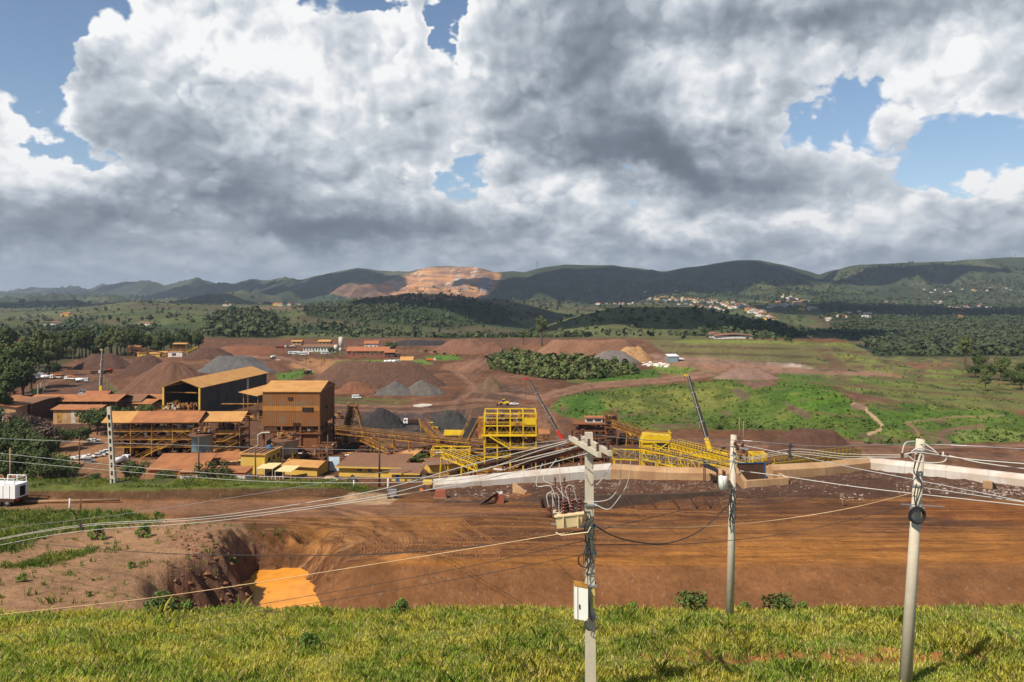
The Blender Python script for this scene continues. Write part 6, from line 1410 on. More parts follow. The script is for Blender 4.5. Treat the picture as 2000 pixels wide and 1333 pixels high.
# left pole with square holes
lpole, lb_, ld_ = pole('pale concrete pole with a ladder of square holes, standing on the grass berm', 222, 950, 112, 213, 795, .36, .24, 'sq')
b = MB()
for k in range(9): f = .08 + k * .1; q_ = ld_ * f; b.box(q_[0] - .09, q_[0] + .09, q_[1] - .32, q_[1] - .18, q_[2] - .28, q_[2] + .28)
b.build('hole', 'dark', lpole)
def thinpole(label, u, v0, v1, D, r=.16, mt='wood', lean=0): return pole(label, u, v0, D, u + lean, v1, r, r * .75, 'round', 'thin_pole', mt)
thinpole('dark timber pole in front of the worn orange roof', 388, 948, 855, 272, .3, 'bark'); thinpole('dark timber pole beside the yellow block with lamp brackets', 500, 948, 873, 274, .28, 'bark', -2)
thinpole('dark timber pole behind the yellow store', 553, 925, 862, 290, .25, 'bark'); thinpole('dark timber pole between the tower and the long yellow building', 641, 926, 850, 288, .28, 'bark', -1); thinpole('tall dark timber pole crossing the long yellow building', 741, 948, 840, 270, .35, 'bark')
thinpole('timber pole beside the parked pickups', 155, 912, 852, 300, .25, 'bark'); thinpole('pole with a white painted foot among the dark trees', 58, 945, 895, 274, .25, 'wood'); thinpole('thin pole behind the white tanker', 20, 955, 875, 120, .14, 'wood')
thinpole('first of two slim poles behind the middle pole', 1444, 862, 815, 350, .22, 'wood'); thinpole('second slim pole with equipment behind the middle pole', 1452, 875, 823, 340, .22, 'wood'); thinpole('slim timber pole beside the black boom', 1367, 850, 824, 370, .2, 'wood')
thinpole('short white post on the grass berm', 691, 960, 938, 113, .1, 'white2'); thinpole('grey post pair beside the end of the berm', 758, 952, 935, 113, .18, 'conc'); thinpole('white marker post beside the haul road', 136, 998, 974, 101, .12, 'white2'); thinpole('rusty marker post beside the white one', 157, 996, 974, 101.5, .12, 'rust')
thinpole('short white topped stake at the right of the dirt field', 1647, 992, 966, 104, .06, 'wood', -3); thinpole('slim white post behind the leaning pole', 1842, 908, 883, 320, .3, 'white2')
sg = thing('stake_board', 'small pale board on the leaning stake in the dirt field', 'sign', wv(1644, 967, 103.9)); MB().box(-.25, .25, -.05, .0, -.25, .25).build('board', 'wood', sg)
# cables -------------------------------------------------------------------
K = cable
K('upper pale cable of the bundle sagging from the transformer pole to the spacer', [(1108, 861, 30), (900, 913, 37), (700, 965, 46), (400, 1010, 56), (166, 1025, 64), (0, 1052, 72), (-200, 1095, 82)], .018)
K('middle pale cable of the bundle sagging to the spacer', [(1128, 872, 29), (900, 927, 36), (700, 976, 45), (400, 1014, 56), (166, 1028, 64), (0, 1054, 72), (-200, 1099, 82)], .018)
K('lowest pale cable of the bundle sagging to the spacer', [(1150, 885, 28), (950, 935, 35), (700, 980, 45), (400, 1020, 56), (166, 1037, 64), (0, 1065, 72), (-200, 1112, 82)], .018)
K('thin messenger wire above the sagging pale bundle', [(1145, 858, 29), (900, 895, 37), (591, 950, 48), (300, 996, 60), (157, 1015, 64), (0, 1034, 72), (-200, 1070, 82)], .014, 'steel')
K('upper white line crossing behind the pole with square holes', [(-150, 874, 125), (0, 886, 118), (214, 908, 110), (500, 930, 96), (845, 932, 66), (1118, 862, 30)], .024); K('lower white line crossing behind the pole with square holes', [(-150, 886, 125), (0, 900, 118), (214, 919, 110), (500, 940, 96), (845, 941, 66), (1060, 893, 36), (1135, 866, 29.5)], .024)
K('thin grey line high across the roofs', [(-150, 850, 130), (0, 857, 125), (300, 868, 118), (640, 878, 105), (900, 880, 80), (1115, 858, 30)], .022, 'steel')
K('long orange tinted wire rising from the lower left to the pole', [(-200, 1228, 46), (0, 1201, 42), (320, 1165, 37), (720, 1104, 33), (1140, 1036, 29)], .016, mat('orange_tinted_wire', (.55, .36, .18), .5))
K('dark twisted cable sagging left from below the transformer', [(-100, 1050, 70), (90, 1064, 62), (300, 1080, 52), (500, 1085, 45), (720, 1083, 38), (950, 1065, 32), (1145, 1036, 28.8)], .022, 'dcable')
K('upper thin dark wire over the muddy pond', [(-100, 1262, 50), (200, 1230, 45), (600, 1165, 38), (900, 1110, 33), (1145, 1056, 28.8)], .012, 'dcable'); K('lower thin dark wire over the muddy pond', [(-100, 1275, 50), (200, 1243, 45), (600, 1180, 38), (900, 1130, 33), (1145, 1082, 28.8)], .012, 'dcable')
K('twisted black cable sagging between the transformer pole and the middle pole', [(1160, 1026, 28.8), (1200, 1048, 31), (1250, 1060, 34), (1310, 1060, 37), (1370, 1035, 41), (1425, 985, 44.6)], .028, 'dcable')
K('orange tinted wire sagging from the transformer pole to the leaning pole', [(1165, 1028, 28.8), (1350, 1030, 34), (1500, 1018, 37), (1650, 995, 36), (1788, 962, 32)], .016, mat('orange_tinted_wire', (.5, .3, .15)))
K('thin dark wire low across the haul road to the leaning pole', [(1160, 1064, 28.8), (1350, 1062, 33), (1550, 1040, 35), (1788, 985, 32)], .013, 'dcable'); K('second thin dark wire from the pole across the haul road', [(1160, 1038, 28.8), (1300, 1005, 36), (1420, 975, 44.5)], .013, 'dcable')
for i, (va, vb_, vc) in enumerate(((868, 878, 889), (874, 883, 891), (884, 887, 893))):
    K(['upper', 'middle', 'lower'][i] + ' white line between the crossarms and the leaning pole', [(1165 + i * 14, va, 28), (1300, va + 26 - i * 2, 36), (1434, 899 - i * 4 + i * 6, 44.4), (1544, vb_, 40), (1650, vb_ + 9, 36), (1775, vc, 32)], .015)
K('thin top wire from crossarms over the middle pole to the leaning pole', [(1160, 850, 28.8), (1300, 862, 36), (1434, 860, 44.6), (1600, 872, 40), (1795, 868, 32.2), (2050, 880, 30)], .014, 'steel')
K('thin wire descending from the middle pole past the corner of the wall', [(1440, 868, 44.4), (1568, 893, 42), (1670, 915, 40), (1790, 938, 38), (2050, 990, 34)], .016, 'steel')
K('pale wire from the hopper falling to the right edge', [(1445, 920, 46), (1532, 931, 45), (1670, 951, 43), (1800, 966, 41), (2050, 993, 37)], .022); K('second pale wire falling to the right edge', [(1806, 953, 32.2), (1900, 967, 32), (2050, 988, 31)], .018)
K('upper white line leaving the leaning pole to the right', [(1833, 889, 31.6), (1900, 898, 31), (2050, 910, 29)], .022); K('lower white line leaving the leaning pole to the right', [(1851, 890, 31.6), (1920, 905, 31), (2050, 922, 29)], .022)
K('stay wire between the middle pole top and the slim posts', [(1436, 866, 44.4), (1380, 880, 43), (1300, 896, 38), (1172, 893, 28)], .016, 'steel')
for lab, u_, v_, D_ in (('black cable spacer hanging on the left bundle', 157, 1027, 64.2), ('black cable spacer hanging between the middle and leaning poles', 1544, 882, 40)):
    o = thing('cable_spacer', lab, 'cable spacer', wv(u_, v_, D_)); b = MB(); b.beam((0, 0, -.35), (0, 0, .4), .09); b.beam((-.12, 0, .25), (.12, 0, .25), .08); b.beam((-.16, 0, 0), (.16, 0, 0), .08); b.beam((-.12, 0, -.25), (.12, 0, -.25), .08); b.build('spacer_body', 'dcable', o)

# things lying about --------------------------------------------------------
def onroad(u, v, D): x = (u - UC) / F * D; return (x, D, gz(x, D))
o = thing('brick_stack', 'stack of red bricks wrapped on a pallet by the white wall end', 'brick stack', onroad(848, 975, 109)); MB().hexa([(0, 0, .15), (1.6, 0, .15), (1.6, 1.1, .15), (0, 1.1, .15)], [(.1, .1, 1.05), (1.5, .1, 1.05), (1.5, 1.0, 1.05), (.1, 1.0, 1.05)]).build('bricks', 'brick', o); MB().box(-.1, 1.7, -.1, 1.2, -.1, .13).build('pallet', 'wood', o)
o = thing('brick_stack', 'red brick stack beside the leaning dark sheets', 'brick stack', onroad(966, 985, 106)); MB().box(0, 1.2, 0, 1.0, -.1, 1.15).build('bricks', 'brick', o); MB().box(.3, 1.0, .2, .8, 1.16, 1.35).build('bag', 'white2', o)
o = thing('roof_sheets', 'dark corrugated sheets leaning on the red bricks', 'sheet', onroad(938, 990, 105.2)); b = MB()
for i in range(12): f = i / 12; b.hexa([(0 + f * .9, -.3 + f * 1.6, 0), (.09 + f * .9, -.2 + f * 1.6, 0), (2.05 + f * .6, .5 + f * 1.2, 1.25), (1.97 + f * .6, .4 + f * 1.2, 1.25)], [(0 + f * .9, -.3 + f * 1.6, .05 + .05 * (i % 2)), (.09 + f * .9, -.2 + f * 1.6, .05 + .05 * (i % 2)), (2.05 + f * .6, .5 + f * 1.2, 1.3 + .05 * (i % 2)), (1.97 + f * .6, .4 + f * 1.2, 1.3 + .05 * (i % 2))])
b.build('sheet', 'black', o)
o = thing('generator', 'small dark generator with wheels beside the pale sand heap', 'generator', onroad(758, 978, 109)); MB().box(0, 1.1, 0, .8, .4, 1.1).build('engine', 'steel', o); b = MB(); [b.beam((x, y, .1), (x, y, 1.4), .06) for x in (-.1, 1.2) for y in (-.1, .9)]; b.beam((-.1, -.1, 1.4), (1.2, -.1, 1.4), .06); b.beam((-.1, .9, 1.4), (1.2, .9, 1.4), .06); b.build('frame', 'dcable', o)
for x in (.1, 1.0): MB().cyl((x, -.15, .2), (x, -.02, .2), .25, n=12).build('wheel', 'black', o)
o = thing('yellow_cart', 'yellow topped steel cart at the end of the white wall', 'cart', onroad(826, 958, 113.5)); MB().box(0, 1.2, 0, .9, 1.0, 1.5).build('tray', 'yellow', o); b = MB(); [b.beam((x, y, -.2), (x, y, 1.0), .1) for x in (.1, 1.1) for y in (.1, .8)]; b.build('leg', 'rustdark', o); MB().box(-.5, .0, .1, .6, 0, .3).build('crate', 'orange', o)
o = thing('log_barrier', 'long pale log lying along the haul road by the white tanker', 'log', onroad(30, 976, 105.5)); MB().cyl((0, 0, .25), (13, .9, .3), .22, .17, 9).build('log', 'wood', o, True)
o = thing('dark_box', 'dark crate by the foot of the right white wall', 'crate', onroad(1926, 958, 115)); MB().box(0, .9, 0, .8, 0, 1.0).build('crate_body', 'tanc', o); MB().hexa([(1.0, 0, 0), (1.6, 0, 0), (1.0, .7, 0), (.95, .7, 0)], [(1.0, 0, .9), (1.1, 0, .9), (1.0, .7, .9), (.95, .7, .9)]).build('lid', 'black', o)
# tanker truck at the left edge (mostly outside the picture)
def wheel(root, x, y, r, w=.3, name='wheel', mt='black'):
    o = MB().cyl((x, y - w / 2, r), (x, y + w / 2, r), r, n=16).build(name, mt, root); MB().cyl((x, y - w / 2 - .02, r), (x, y + w / 2 + .02, r), r * .5, n=10).build('rim', 'steel', o); return o
x_, y_, z_ = onroad(32, 985, 103.5); trk = thing('service_truck', 'white service truck with rear ladder rack at the left edge of the haul road', 'truck', (x_, y_, z_), -.12)
MB().box(-7.5, -.2, 0, 2.4, 1.0, 2.7).build('body', 'white', trk); b = MB()
for k in range(8): b.box(-7.3 + k * .9, -7.25 + k * .9, -.06, 0, 1.05, 2.65); b.box(-.2, -.12, .1 + k * .3, .16 + k * .3, 1.1, 2.6)
b.build('body_rib', 'white', trk); MB().box(-.19, -.08, .8, 1.7, 1.2, 2.4).build('rear_grille', 'dark', trk); MB().box(-7.4, -.3, -.05, 2.45, .6, .99).build('chassis', 'rustdark', trk)
b = MB(); [b.beam((x, y, 2.7), (x, y, 3.5), .08) for x in (-3, -1.7, -.4) for y in (.1, 2.3)]; [b.beam((-3, y, 3.5), (-.4, y, 3.5), .08) for y in (.1, 2.3)]; b.beam((-.4, .1, 3.5), (-.4, 2.3, 3.5), .08); b.beam((-.4, .1, 3.1), (-.4, 2.3, 3.1), .06); b.build('ladder_rack', 'white', trk)
for x in (-6.2, -2.6, -1.3): wheel(trk, x, .15, .52); wheel(trk, x, 2.25, .52)
MB().box(-9.6, -7.7, .1, 2.3, .7, 2.9).build('cab', 'white', trk); MB().box(-9.4, -8.2, .02, .09, 1.7, 2.6).build('window', 'glass', trk); MB().box(-.1, -.04, .15, .5, .8, .95).build('tail_light', 'red', trk); MB().box(-.1, -.04, 1.95, 2.3, .8, .95).build('tail_light', 'red', trk)

# rocks and rubble (uncountable)
def rocks(name, regs, label, seed, mt, cat='rubble'):
    r = random.Random(seed); b = MB()
    for (u0, u1, d0_, d1_, n, s0, s1) in regs:
        for i in range(n):
            D = r.uniform(d0_, d1_); u = r.uniform(u0, u1); x = (u - UC) / F * D; z = gz(x, D); s = s0 * (s1 / s0) ** (r.random() ** 2.2)
            k = len(b.v); q = [(x + s * math.cos(a) * r.uniform(.6, 1.1), D + s * math.sin(a) * r.uniform(.6, 1.1), z + s * r.uniform(-.1, .25)) for a in (0, 1.3, 2.5, 3.8, 5.0)]
            b.v.extend(q + [(x + r.uniform(-.3, .3) * s, D + r.uniform(-.3, .3) * s, z + s * r.uniform(.35, .8)), (x, D, z - s)])
            for j in range(5): j2 = (j + 1) % 5; b.q(k + j, k + j2, k + 5); b.q(k + j2, k + j, k + 6)
    o = b.build(name, mt); return tag(o, label, cat, kind='stuff')
rocks('rubble', [(850, 1200, 110, 121, 420, .05, .3), (1200, 1700, 112, 121, 260, .05, .22), (1750, 2050, 112, 119, 420, .05, .35), (1640, 1690, 108, 112, 60, .06, .3), (1920, 2000, 111, 114, 90, .08, .4)], 'broken concrete and pale rubble strewn below the walls', 3, 'pebble')
rocks('scrap', [(600, 1260, 235, 350, 900, .15, 1.1), (200, 640, 285, 330, 260, .15, .8)], 'rusty scrap, pipes and spilled ore between the machines', 6, 'rust', 'scrap')
rocks('dark_clods', [(330, 520, 64, 84, 1100, .06, .42), (520, 660, 70, 84, 260, .04, .2), (640, 2050, 74, 82, 900, .03, .13), (0, 330, 62, 96, 400, .03, .12), (880, 1200, 88, 100, 380, .04, .22)], 'dark earth clods scattered over cut face and bank', 4, 'mud', 'clods')

# wheel ruts: low lumpy ridges of squeezed mud along the curves the trucks drive
b = MB(); rr_ = random.Random(12)
def rut(P_, r):
    Q = []
    for p in spline([(x, y, 0) for x, y in P_], 22):
        x, y = p[0] + rr_.uniform(-.05, .05), p[1] + rr_.uniform(-.05, .05); Q.append((x, y, float(near_z(np.array(x), np.array(y))) + rr_.uniform(-.06, .02)))
    b.tube(Q, r, 5)
for k in range(15):
    R_ = rr_.uniform(6, 22); a0 = rr_.uniform(-1.3, -.4); a1 = a0 + rr_.uniform(.9, 1.9); cx_, cy_ = -27 + rr_.uniform(-3, 4), 86 + rr_.uniform(-3, 3)
    for dr in (0, .35, 2.0, 2.35):
        P_ = [(cx_ + (R_ + dr) * math.cos(a0 + (a1 - a0) * t_ / 5), max(82.5, min(105, cy_ + (R_ + dr) * .8 * math.sin(a0 + (a1 - a0) * t_ / 5)))) for t_ in range(6)]; rut(P_, rr_.uniform(.05, .09))
for k in range(13):
    x0 = rr_.uniform(-14, 25); y0 = rr_.uniform(82, 103); L_ = rr_.uniform(12, 34); sl_ = rr_.uniform(-.12, .12); c_2 = rr_.uniform(-.004, .004)
    for dy_ in (0, .3, 1.9, 2.2): rut([(x0 + L_ * t_ / 4, y0 + dy_ + sl_ * L_ * t_ / 4 + c_2 * (L_ * t_ / 4) ** 2) for t_ in range(5)], rr_.uniform(.04, .08))
tag(b.build('wheel_ruts', mat('squeezed_mud', (.19, .080, .028), .95, 0, .5, 1.5, .05)), 'curved ridges of squeezed mud left by truck wheels on the haul road', 'ruts', kind='stuff')
# grass --------------------------------------------------------------------
def grassmat(nm, A, B, S_, K):
    gm = bpy.data.materials.new(nm); gm.use_nodes = True; t = gm.node_tree; b_ = t.nodes['Principled BSDF']; g_ = t.nodes.new('ShaderNodeNewGeometry')
    n1_ = noise(t, g_.outputs['Position'], .35, 4, .6); r_ = X(t, g_.outputs['Random Per Island']); hgt = t.nodes.new('ShaderNodeAttribute'); hgt.attribute_name = 'tip'
    c1 = mixc(t, n1_.ss(.38, .62), A, B); c2_ = mixc(t, r_.ss(.66, .95) * .9, c1, S_); c3 = mixc(t, r_.ss(.0, .22, .5, 0.0), c2_, K)
    t.links.new(c3, b_.inputs['Base Color']); tl_ = t.nodes.new('ShaderNodeBsdfTranslucent'); t.links.new(c3, tl_.inputs[0]); ms_ = t.nodes.new('ShaderNodeMixShader'); ms_.inputs[0].default_value = .35; t.links.new(b_.outputs[0], ms_.inputs[1]); t.links.new(tl_.outputs[0], ms_.inputs[2]); t.links.new(ms_.outputs[0], t.nodes['Material Output'].inputs[0]); b_.inputs['Roughness'].default_value = .6; b_.inputs['Specular IOR Level'].default_value = .2
    return gm
GM1 = grassmat('grass_blades', (.30, .42, .045), (.68, .62, .085), (.78, .62, .28), (.18, .28, .035)); GM2 = grassmat('weed_blades', (.10, .18, .022), (.26, .29, .045), (.42, .34, .14), (.06, .11, .015))
def grass(name, label, n, u0, u1, d0_, d1_, h0, h1, wdt, dens=None, seed=1, blades=6, gm=None):
    r = np.random.RandomState(seed); D = 1 / r.uniform(1 / d1_, 1 / d0_, n); u = r.uniform(u0, u1, n); x = (u - UC) / F * D
    if dens is not None: k = r.rand(n) < dens(x, D, u); D, u, x = D[k], u[k], x[k]; n = len(D)
    ci = np.clip((u - ug[0]) / (ug[1] - ug[0]), 0, NU - 2).astype(int)
    z = near_z(x, D) if d1_ < 200 else np.zeros(n)
    tufth = (h0 + (h1 - h0) * r.rand(n) ** 1.8) * (1 + .8 * fbm(x / 2.0, D / 2.0, seed + 5, 4)) * (1 + .9 * (r.rand(n) > .985))
    N_ = n * blades; bx = np.repeat(x, blades) + r.normal(0, .09, N_); by = np.repeat(D, blades) + r.normal(0, .09, N_); bz = np.repeat(z, blades) - .03; h = np.repeat(tufth, blades) * r.uniform(.6, 1.15, N_)
    a = r.uniform(0, 6.283, N_); ln = h * r.uniform(.15, .75, N_); w_ = wdt * r.uniform(.6, 1.4, N_) * (1 if d0_ > 60 else 1)
    dx_, dy_ = np.cos(a), np.sin(a); px_, py_ = -dy_ * w_, dx_ * w_
    p0 = np.stack([bx - px_, by - py_, bz], 1); p1 = np.stack([bx + px_, by + py_, bz], 1)
    m0 = np.stack([bx + dx_ * ln * .4 - px_ * .8, by + dy_ * ln * .4 - py_ * .8, bz + h * .62], 1); m1 = np.stack([bx + dx_ * ln * .4 + px_ * .8, by + dy_ * ln * .4 + py_ * .8, bz + h * .62], 1)
    tp_ = np.stack([bx + dx_ * ln, by + dy_ * ln, bz + h * .95], 1)
    co = np.stack([p0, p1, m1, tp_, m0], 1).reshape(-1, 3).astype(np.float32); nv = len(co)
    me = bpy.data.meshes.new(name); me.vertices.add(nv); me.vertices.foreach_set('co', co.reshape(-1)); me.loops.add(nv); me.loops.foreach_set('vertex_index', np.arange(nv, dtype=np.int32)); me.polygons.add(nv // 5); me.polygons.foreach_set('loop_start', np.arange(0, nv, 5, dtype=np.int32))
    try: me.polygons.foreach_set('loop_total', np.full(nv // 5, 5, np.int32))
    except Exception: pass
    me.update(calc_edges=True); me.materials.append(gm); o = bpy.data.objects.new(name, me); COL.objects.link(o); return tag(o, label, 'grass', kind='stuff')
def dn1(x, y, u):
    bare = np.exp(-((y - 35.7 - .02 * x) / 1.0) ** 2) * smooth((x - 2.5) / 3) * smooth((22 - x) / 4) * smooth((fbm(x / 2.0, y / 1.2, 14, 3) + .35) * 3)
    return (1 - bare * .97) * np.clip(.75 + .6 * fbm(x / 1.5, y / 1.5, 15, 3), .3, 1)
grass('grass', 'long uneven yellow green grass on the slope below the camera', 80000, -300, 2400, 28, 47.8, .08, .42, .0135, dn1, 1, 8, GM1)
def dn2(x, y, u): return smooth((fbm(x / 3, y / 2.2, 16, 3) + .25) * 3) * smooth((760 - u) / 80)
grass('berm_grass', 'low ragged grass along the berm beside the haul road', 8000, -200, 760, 110.0, 116.5, .10, .38, .035, dn2, 2, 6, GM2)
def dn3(x, y, u):
    a = C[np.clip(np.searchsorted(Dn, y), 0, NN - 1), np.clip(((u - ug[0]) / (ug[1] - ug[0])).astype(int), 0, NU - 1), 3]
    a = a + .9 * smooth((330 - u) / 60) * np.exp(-((y - 93.5) / 4.2) ** 2)
    return np.clip(a * 1.2 + .02 + .25 * (fbm(x / 1.6, y / 1.6, 19, 3) > .42), 0, 1)
grass('weeds', 'patchy green weeds on the dirt plateau beside the pit', 24000, -200, 560, 60, 99, .12, .62, .03, dn3, 3, 6, GM2)
# bushes near the camera
def nbush(kind, u, v, D, wpx, label, cat=None):
    x, y, z = onroad(u, v, D); w = {'bush': 3.0, 'dbush': 5.2}[kind]; s = wpx * (1.45 if D < 50 else 1.0) * D / F / w; return NB[kind].place((x, y, z - .05), rng.uniform(0, 6), label, 'bushes at the edge of the dirt field', s)
NB = dict(bush=make_tree('leafy_bush', 21, 2.2, 1.5, 10, 420, .34, .25, LEAF[4], .85, 'bush'), dbush=make_tree('leafy_bush', 22, 3.2, 2.6, 14, 620, .52, .3, LEAF[1], .8, 'bush'))
for a in (('dbush', 318, 1215, 45.6, 52, 'broad leaved dark bush at the grass edge below the cut face'), ('bush', 600, 1275, 37, 34, 'small lone bush in the grass under the pond'), ('dbush', 1350, 1185, 46.8, 50, 'dense dark bush at the grass edge left of the middle pole'), ('dbush', 1522, 1182, 47.2, 46, 'low dark bush at the grass edge beyond the middle pole'),
          ('bush', 1455, 1185, 47.2, 22, 'tiny bush just beyond the middle pole foot'), ('bush', 1570, 1185, 47, 20, 'thin upright sprig at the grass edge'), ('bush', 785, 1215, 45, 34, 'dark shrub among the grass below the bank'), ('bush', 1240, 1180, 47, 22, 'small sprig at the grass edge right of the transformer pole'), ('bush', 370, 1215, 45, 30, 'pale small bush beside the broad leaved one'),
          ('bush', 190, 1058, 80, 42, 'round light bush on the dirt plateau'), ('bush', 280, 1052, 81, 38, 'darker bush on the dirt plateau under the cables'), ('bush', 455, 1055, 80, 26, 'small bush on the rim of the cut face'), ('bush', 487, 1048, 81, 18, 'upright seedling tree on the rim of the pit'), ('bush', 45, 1135, 66, 26, 'small tuft of bush on the lower dirt plateau'), ('bush', 255, 1118, 70, 20, 'tiny green tuft on the open dirt plateau'), ('bush', 305, 1010, 93, 30, 'dry twiggy bush beside the haul road')): nbush(*a)
VP = dict(NB)
# ================================================================ vehicles, cranes, yard buildings, trees
def mk_car(name, kind, c, cat):
    """x is the length; nose at +x"""
    o = thing(name, 'vehicle', cat, (0, 0, 0)); Lb, Wb = dict(car=(4.3, 1.75), pickup=(5.2, 1.85), van=(5.6, 2.0), bus=(12, 2.5))[kind]
    pr = dict(car=[(-2.1, .45), (2.1, .45), (2.15, .8), (1.2, .98), (-1.95, 1.0), (-2.1, .8)], pickup=[(-2.6, .55), (2.55, .55), (2.6, .95), (1.5, 1.12), (-2.6, 1.12)], van=[(-2.8, .45), (2.7, .45), (2.8, 1.0), (2.1, 1.3), (1.5, 2.2), (-2.7, 2.25), (-2.8, 2.0)], bus=[(-6, .5), (6, .5), (6, 1.4), (5.8, 3.0), (-6, 3.0)])[kind]
    MB().prismy(pr, -Wb / 2, Wb / 2).build('body', c, o)
    if kind in ('car', 'pickup'):
        x0, x1 = (-1.7, 1.2) if kind == 'car' else (-.7, 1.4); W2 = Wb * .43
        MB().hexa([(x0, -Wb * .47, 1.0), (x1, -Wb * .47, 1.0), (x1, Wb * .47, 1.0), (x0, Wb * .47, 1.0)], [(x0 + .4, -W2, 1.5), (x1 - .7, -W2, 1.5), (x1 - .7, W2, 1.5), (x0 + .4, W2, 1.5)]).build('window', 'glass', o)
        MB().box(x0 + .38, x1 - .68, -W2 - .01, W2 + .01, 1.5, 1.58).build('cabin_roof', c, o)
        if kind == 'pickup': b = MB(); b.box(-2.6, -.8, -Wb / 2, -Wb / 2 + .08, 1.12, 1.35); b.box(-2.6, -.8, Wb / 2 - .08, Wb / 2, 1.12, 1.35); b.box(-2.6, -2.52, -Wb / 2 + .08, Wb / 2 - .08, 1.12, 1.35); b.build('load_bed', c, o)
    else:
        b = MB(); h0, h1 = (1.35, 1.95) if kind == 'van' else (1.6, 2.5); n = 3 if kind == 'van' else 7
        for k in range(n):
            a = -Lb * .42 + k * Lb * .8 / n
            for s in (-1, 1): b.box(a, a + Lb * .8 / n - .12, min(s * Wb / 2, s * (Wb / 2 + .03)), max(s * Wb / 2, s * (Wb / 2 + .03)), h0, h1)
        b.build('window', 'glass', o); MB().hexa([(Lb / 2 - .5, -Wb * .42, 1.35), (Lb / 2 - .5, Wb * .42, 1.35), (Lb / 2 - .2, Wb * .42, 1.35), (Lb / 2 - .2, -Wb * .42, 1.35)], [(Lb / 2 - 1.2, -Wb * .4, 2.1), (Lb / 2 - 1.2, Wb * .4, 2.1), (Lb / 2 - .95, Wb * .4, 2.1), (Lb / 2 - .95, -Wb * .4, 2.1)]).build('windscreen', 'glass', o) if kind == 'van' else MB().box(6.0, 6.04, -1.1, 1.1, 1.4, 2.7).build('windscreen', 'glass', o)
    r = .36 if kind != 'bus' else .5
    for x in (-Lb * .31, Lb * .31):
        for y in (-Wb / 2 + .05, Wb / 2 - .05): MB().cyl((x, y - .12, r), (x, y + .12, r), r, n=12).build('wheel', 'black', o)
    for y in (-Wb * .35, Wb * .35): MB().box(Lb / 2 - .02, Lb / 2 + .04, y - .15, y + .15, .7, .9).build('headlight', 'ivory', o)
    return Proto(o)
def mk_truck(cc, bc, kind='tipper', name='tipper_truck'):
    o = thing(name, 'vehicle', 'truck', (0, 0, 0))
    MB().prismy([(2.3, .8), (4.4, .8), (4.5, 1.8), (4.2, 3.0), (2.4, 3.0)], -1.25, 1.25).build('cab', cc, o); MB().box(4.36, 4.5, -1.1, 1.1, 1.85, 2.7).build('windscreen', 'glass', o)
    for s in (-1, 1): MB().box(3.0, 4.0, min(s * 1.25, s * 1.28), max(s * 1.25, s * 1.28), 1.9, 2.7).build('window', 'glass', o)
    MB().box(-4.4, 4.3, -.5, .5, .6, .95).build('chassis', 'rustdark', o)
    if kind == 'tipper': MB().hexa([(-4.0, -1.1, 1.0), (2.1, -1.1, 1.0), (2.1, 1.1, 1.0), (-4.0, 1.1, 1.0)], [(-4.6, -1.3, 2.6), (2.2, -1.3, 2.7), (2.2, 1.3, 2.7), (-4.6, 1.3, 2.6)]).build('tipper_body', bc, o)
    elif kind == 'crane': MB().box(-4.2, 2.1, -1.2, 1.2, 1.0, 1.35).build('deck', bc, o); MB().beam((1.2, 0, 1.3), (1.4, 0, 3.6), .5).build('crane_post', 'orange', o); MB().beam((1.4, 0, 3.6), (-3.8, 0, 2.9), .35).build('boom', 'orange', o)
    else:
        MB().cyl((-4.0, 0, 2.0), (2.0, 0, 2.0), 1.05, n=16).build('tank', bc, o, True)
    for x in (-3.4, -2.1, 3.3):
        for y in (-1.1, 1.1): MB().cyl((x, y - .18, .55), (x, y + .18, .55), .55, n=12).build('wheel', 'black', o)
    return Proto(o)
def mk_loader(c='ysteel'):
    o = thing('wheel_loader', 'loader', 'wheel loader', (0, 0, 0)); MB().prismy([(-3.2, 1.0), (-.4, 1.0), (-.2, 2.2), (-3.1, 2.1)], -1.1, 1.1).build('body', c, o)
    MB().box(-.6, .8, -.8, .8, 2.0, 3.3).build('cab', 'glass', o); MB().box(-.7, .9, -.9, .9, 3.31, 3.45).build('cab_roof', c, o); MB().box(-.2, 2.2, -.6, .6, .8, 1.5).build('front_frame', c, o)
    for s in (-.8, .8): MB().beam((.6, s, 1.7), (3.6, s, .9), .25, .4).build('lift_arm', c, o)
    MB().prismy([(3.3, .2), (4.6, .15), (4.3, .5), (3.8, .6), (3.7, 1.3), (3.4, 1.4)], -1.4, 1.4).build('bucket', 'rustdark', o)
    for x in (-2.2, 1.6):
        for y in (-1.1, 1.1): MB().cyl((x, y - .3, .8), (x, y + .3, .8), .8, n=14).build('wheel', 'black', o)
    return Proto(o)
def mk_excavator(c):
    o = thing('excavator', 'excavator', 'excavator', (0, 0, 0))
    for y in (-1.2, 1.2): MB().prismy([(-1.9, .1), (1.9, .1), (2.2, .5), (1.9, .95), (-1.9, .95), (-2.2, .5)], y - .3, y + .3).build('track', 'black', o)
    MB().box(-2.2, 1.4, -1.3, 1.3, 1.1, 2.1).build('body', c, o); MB().box(.2, 1.5, .3, 1.25, 2.1, 3.1).build('cab', 'glass', o); MB().beam((1.2, -.2, 1.8), (4.2, -.2, 4.4), .45).build('boom', c, o); MB().beam((4.2, -.2, 4.4), (6.2, -.2, 1.6), .35).build('stick', c, o); MB().prismy([(5.7, .4), (6.5, .3), (6.6, 1.4), (6.0, 1.6)], -.7, .4).build('bucket', 'rustdark', o)
    return Proto(o)
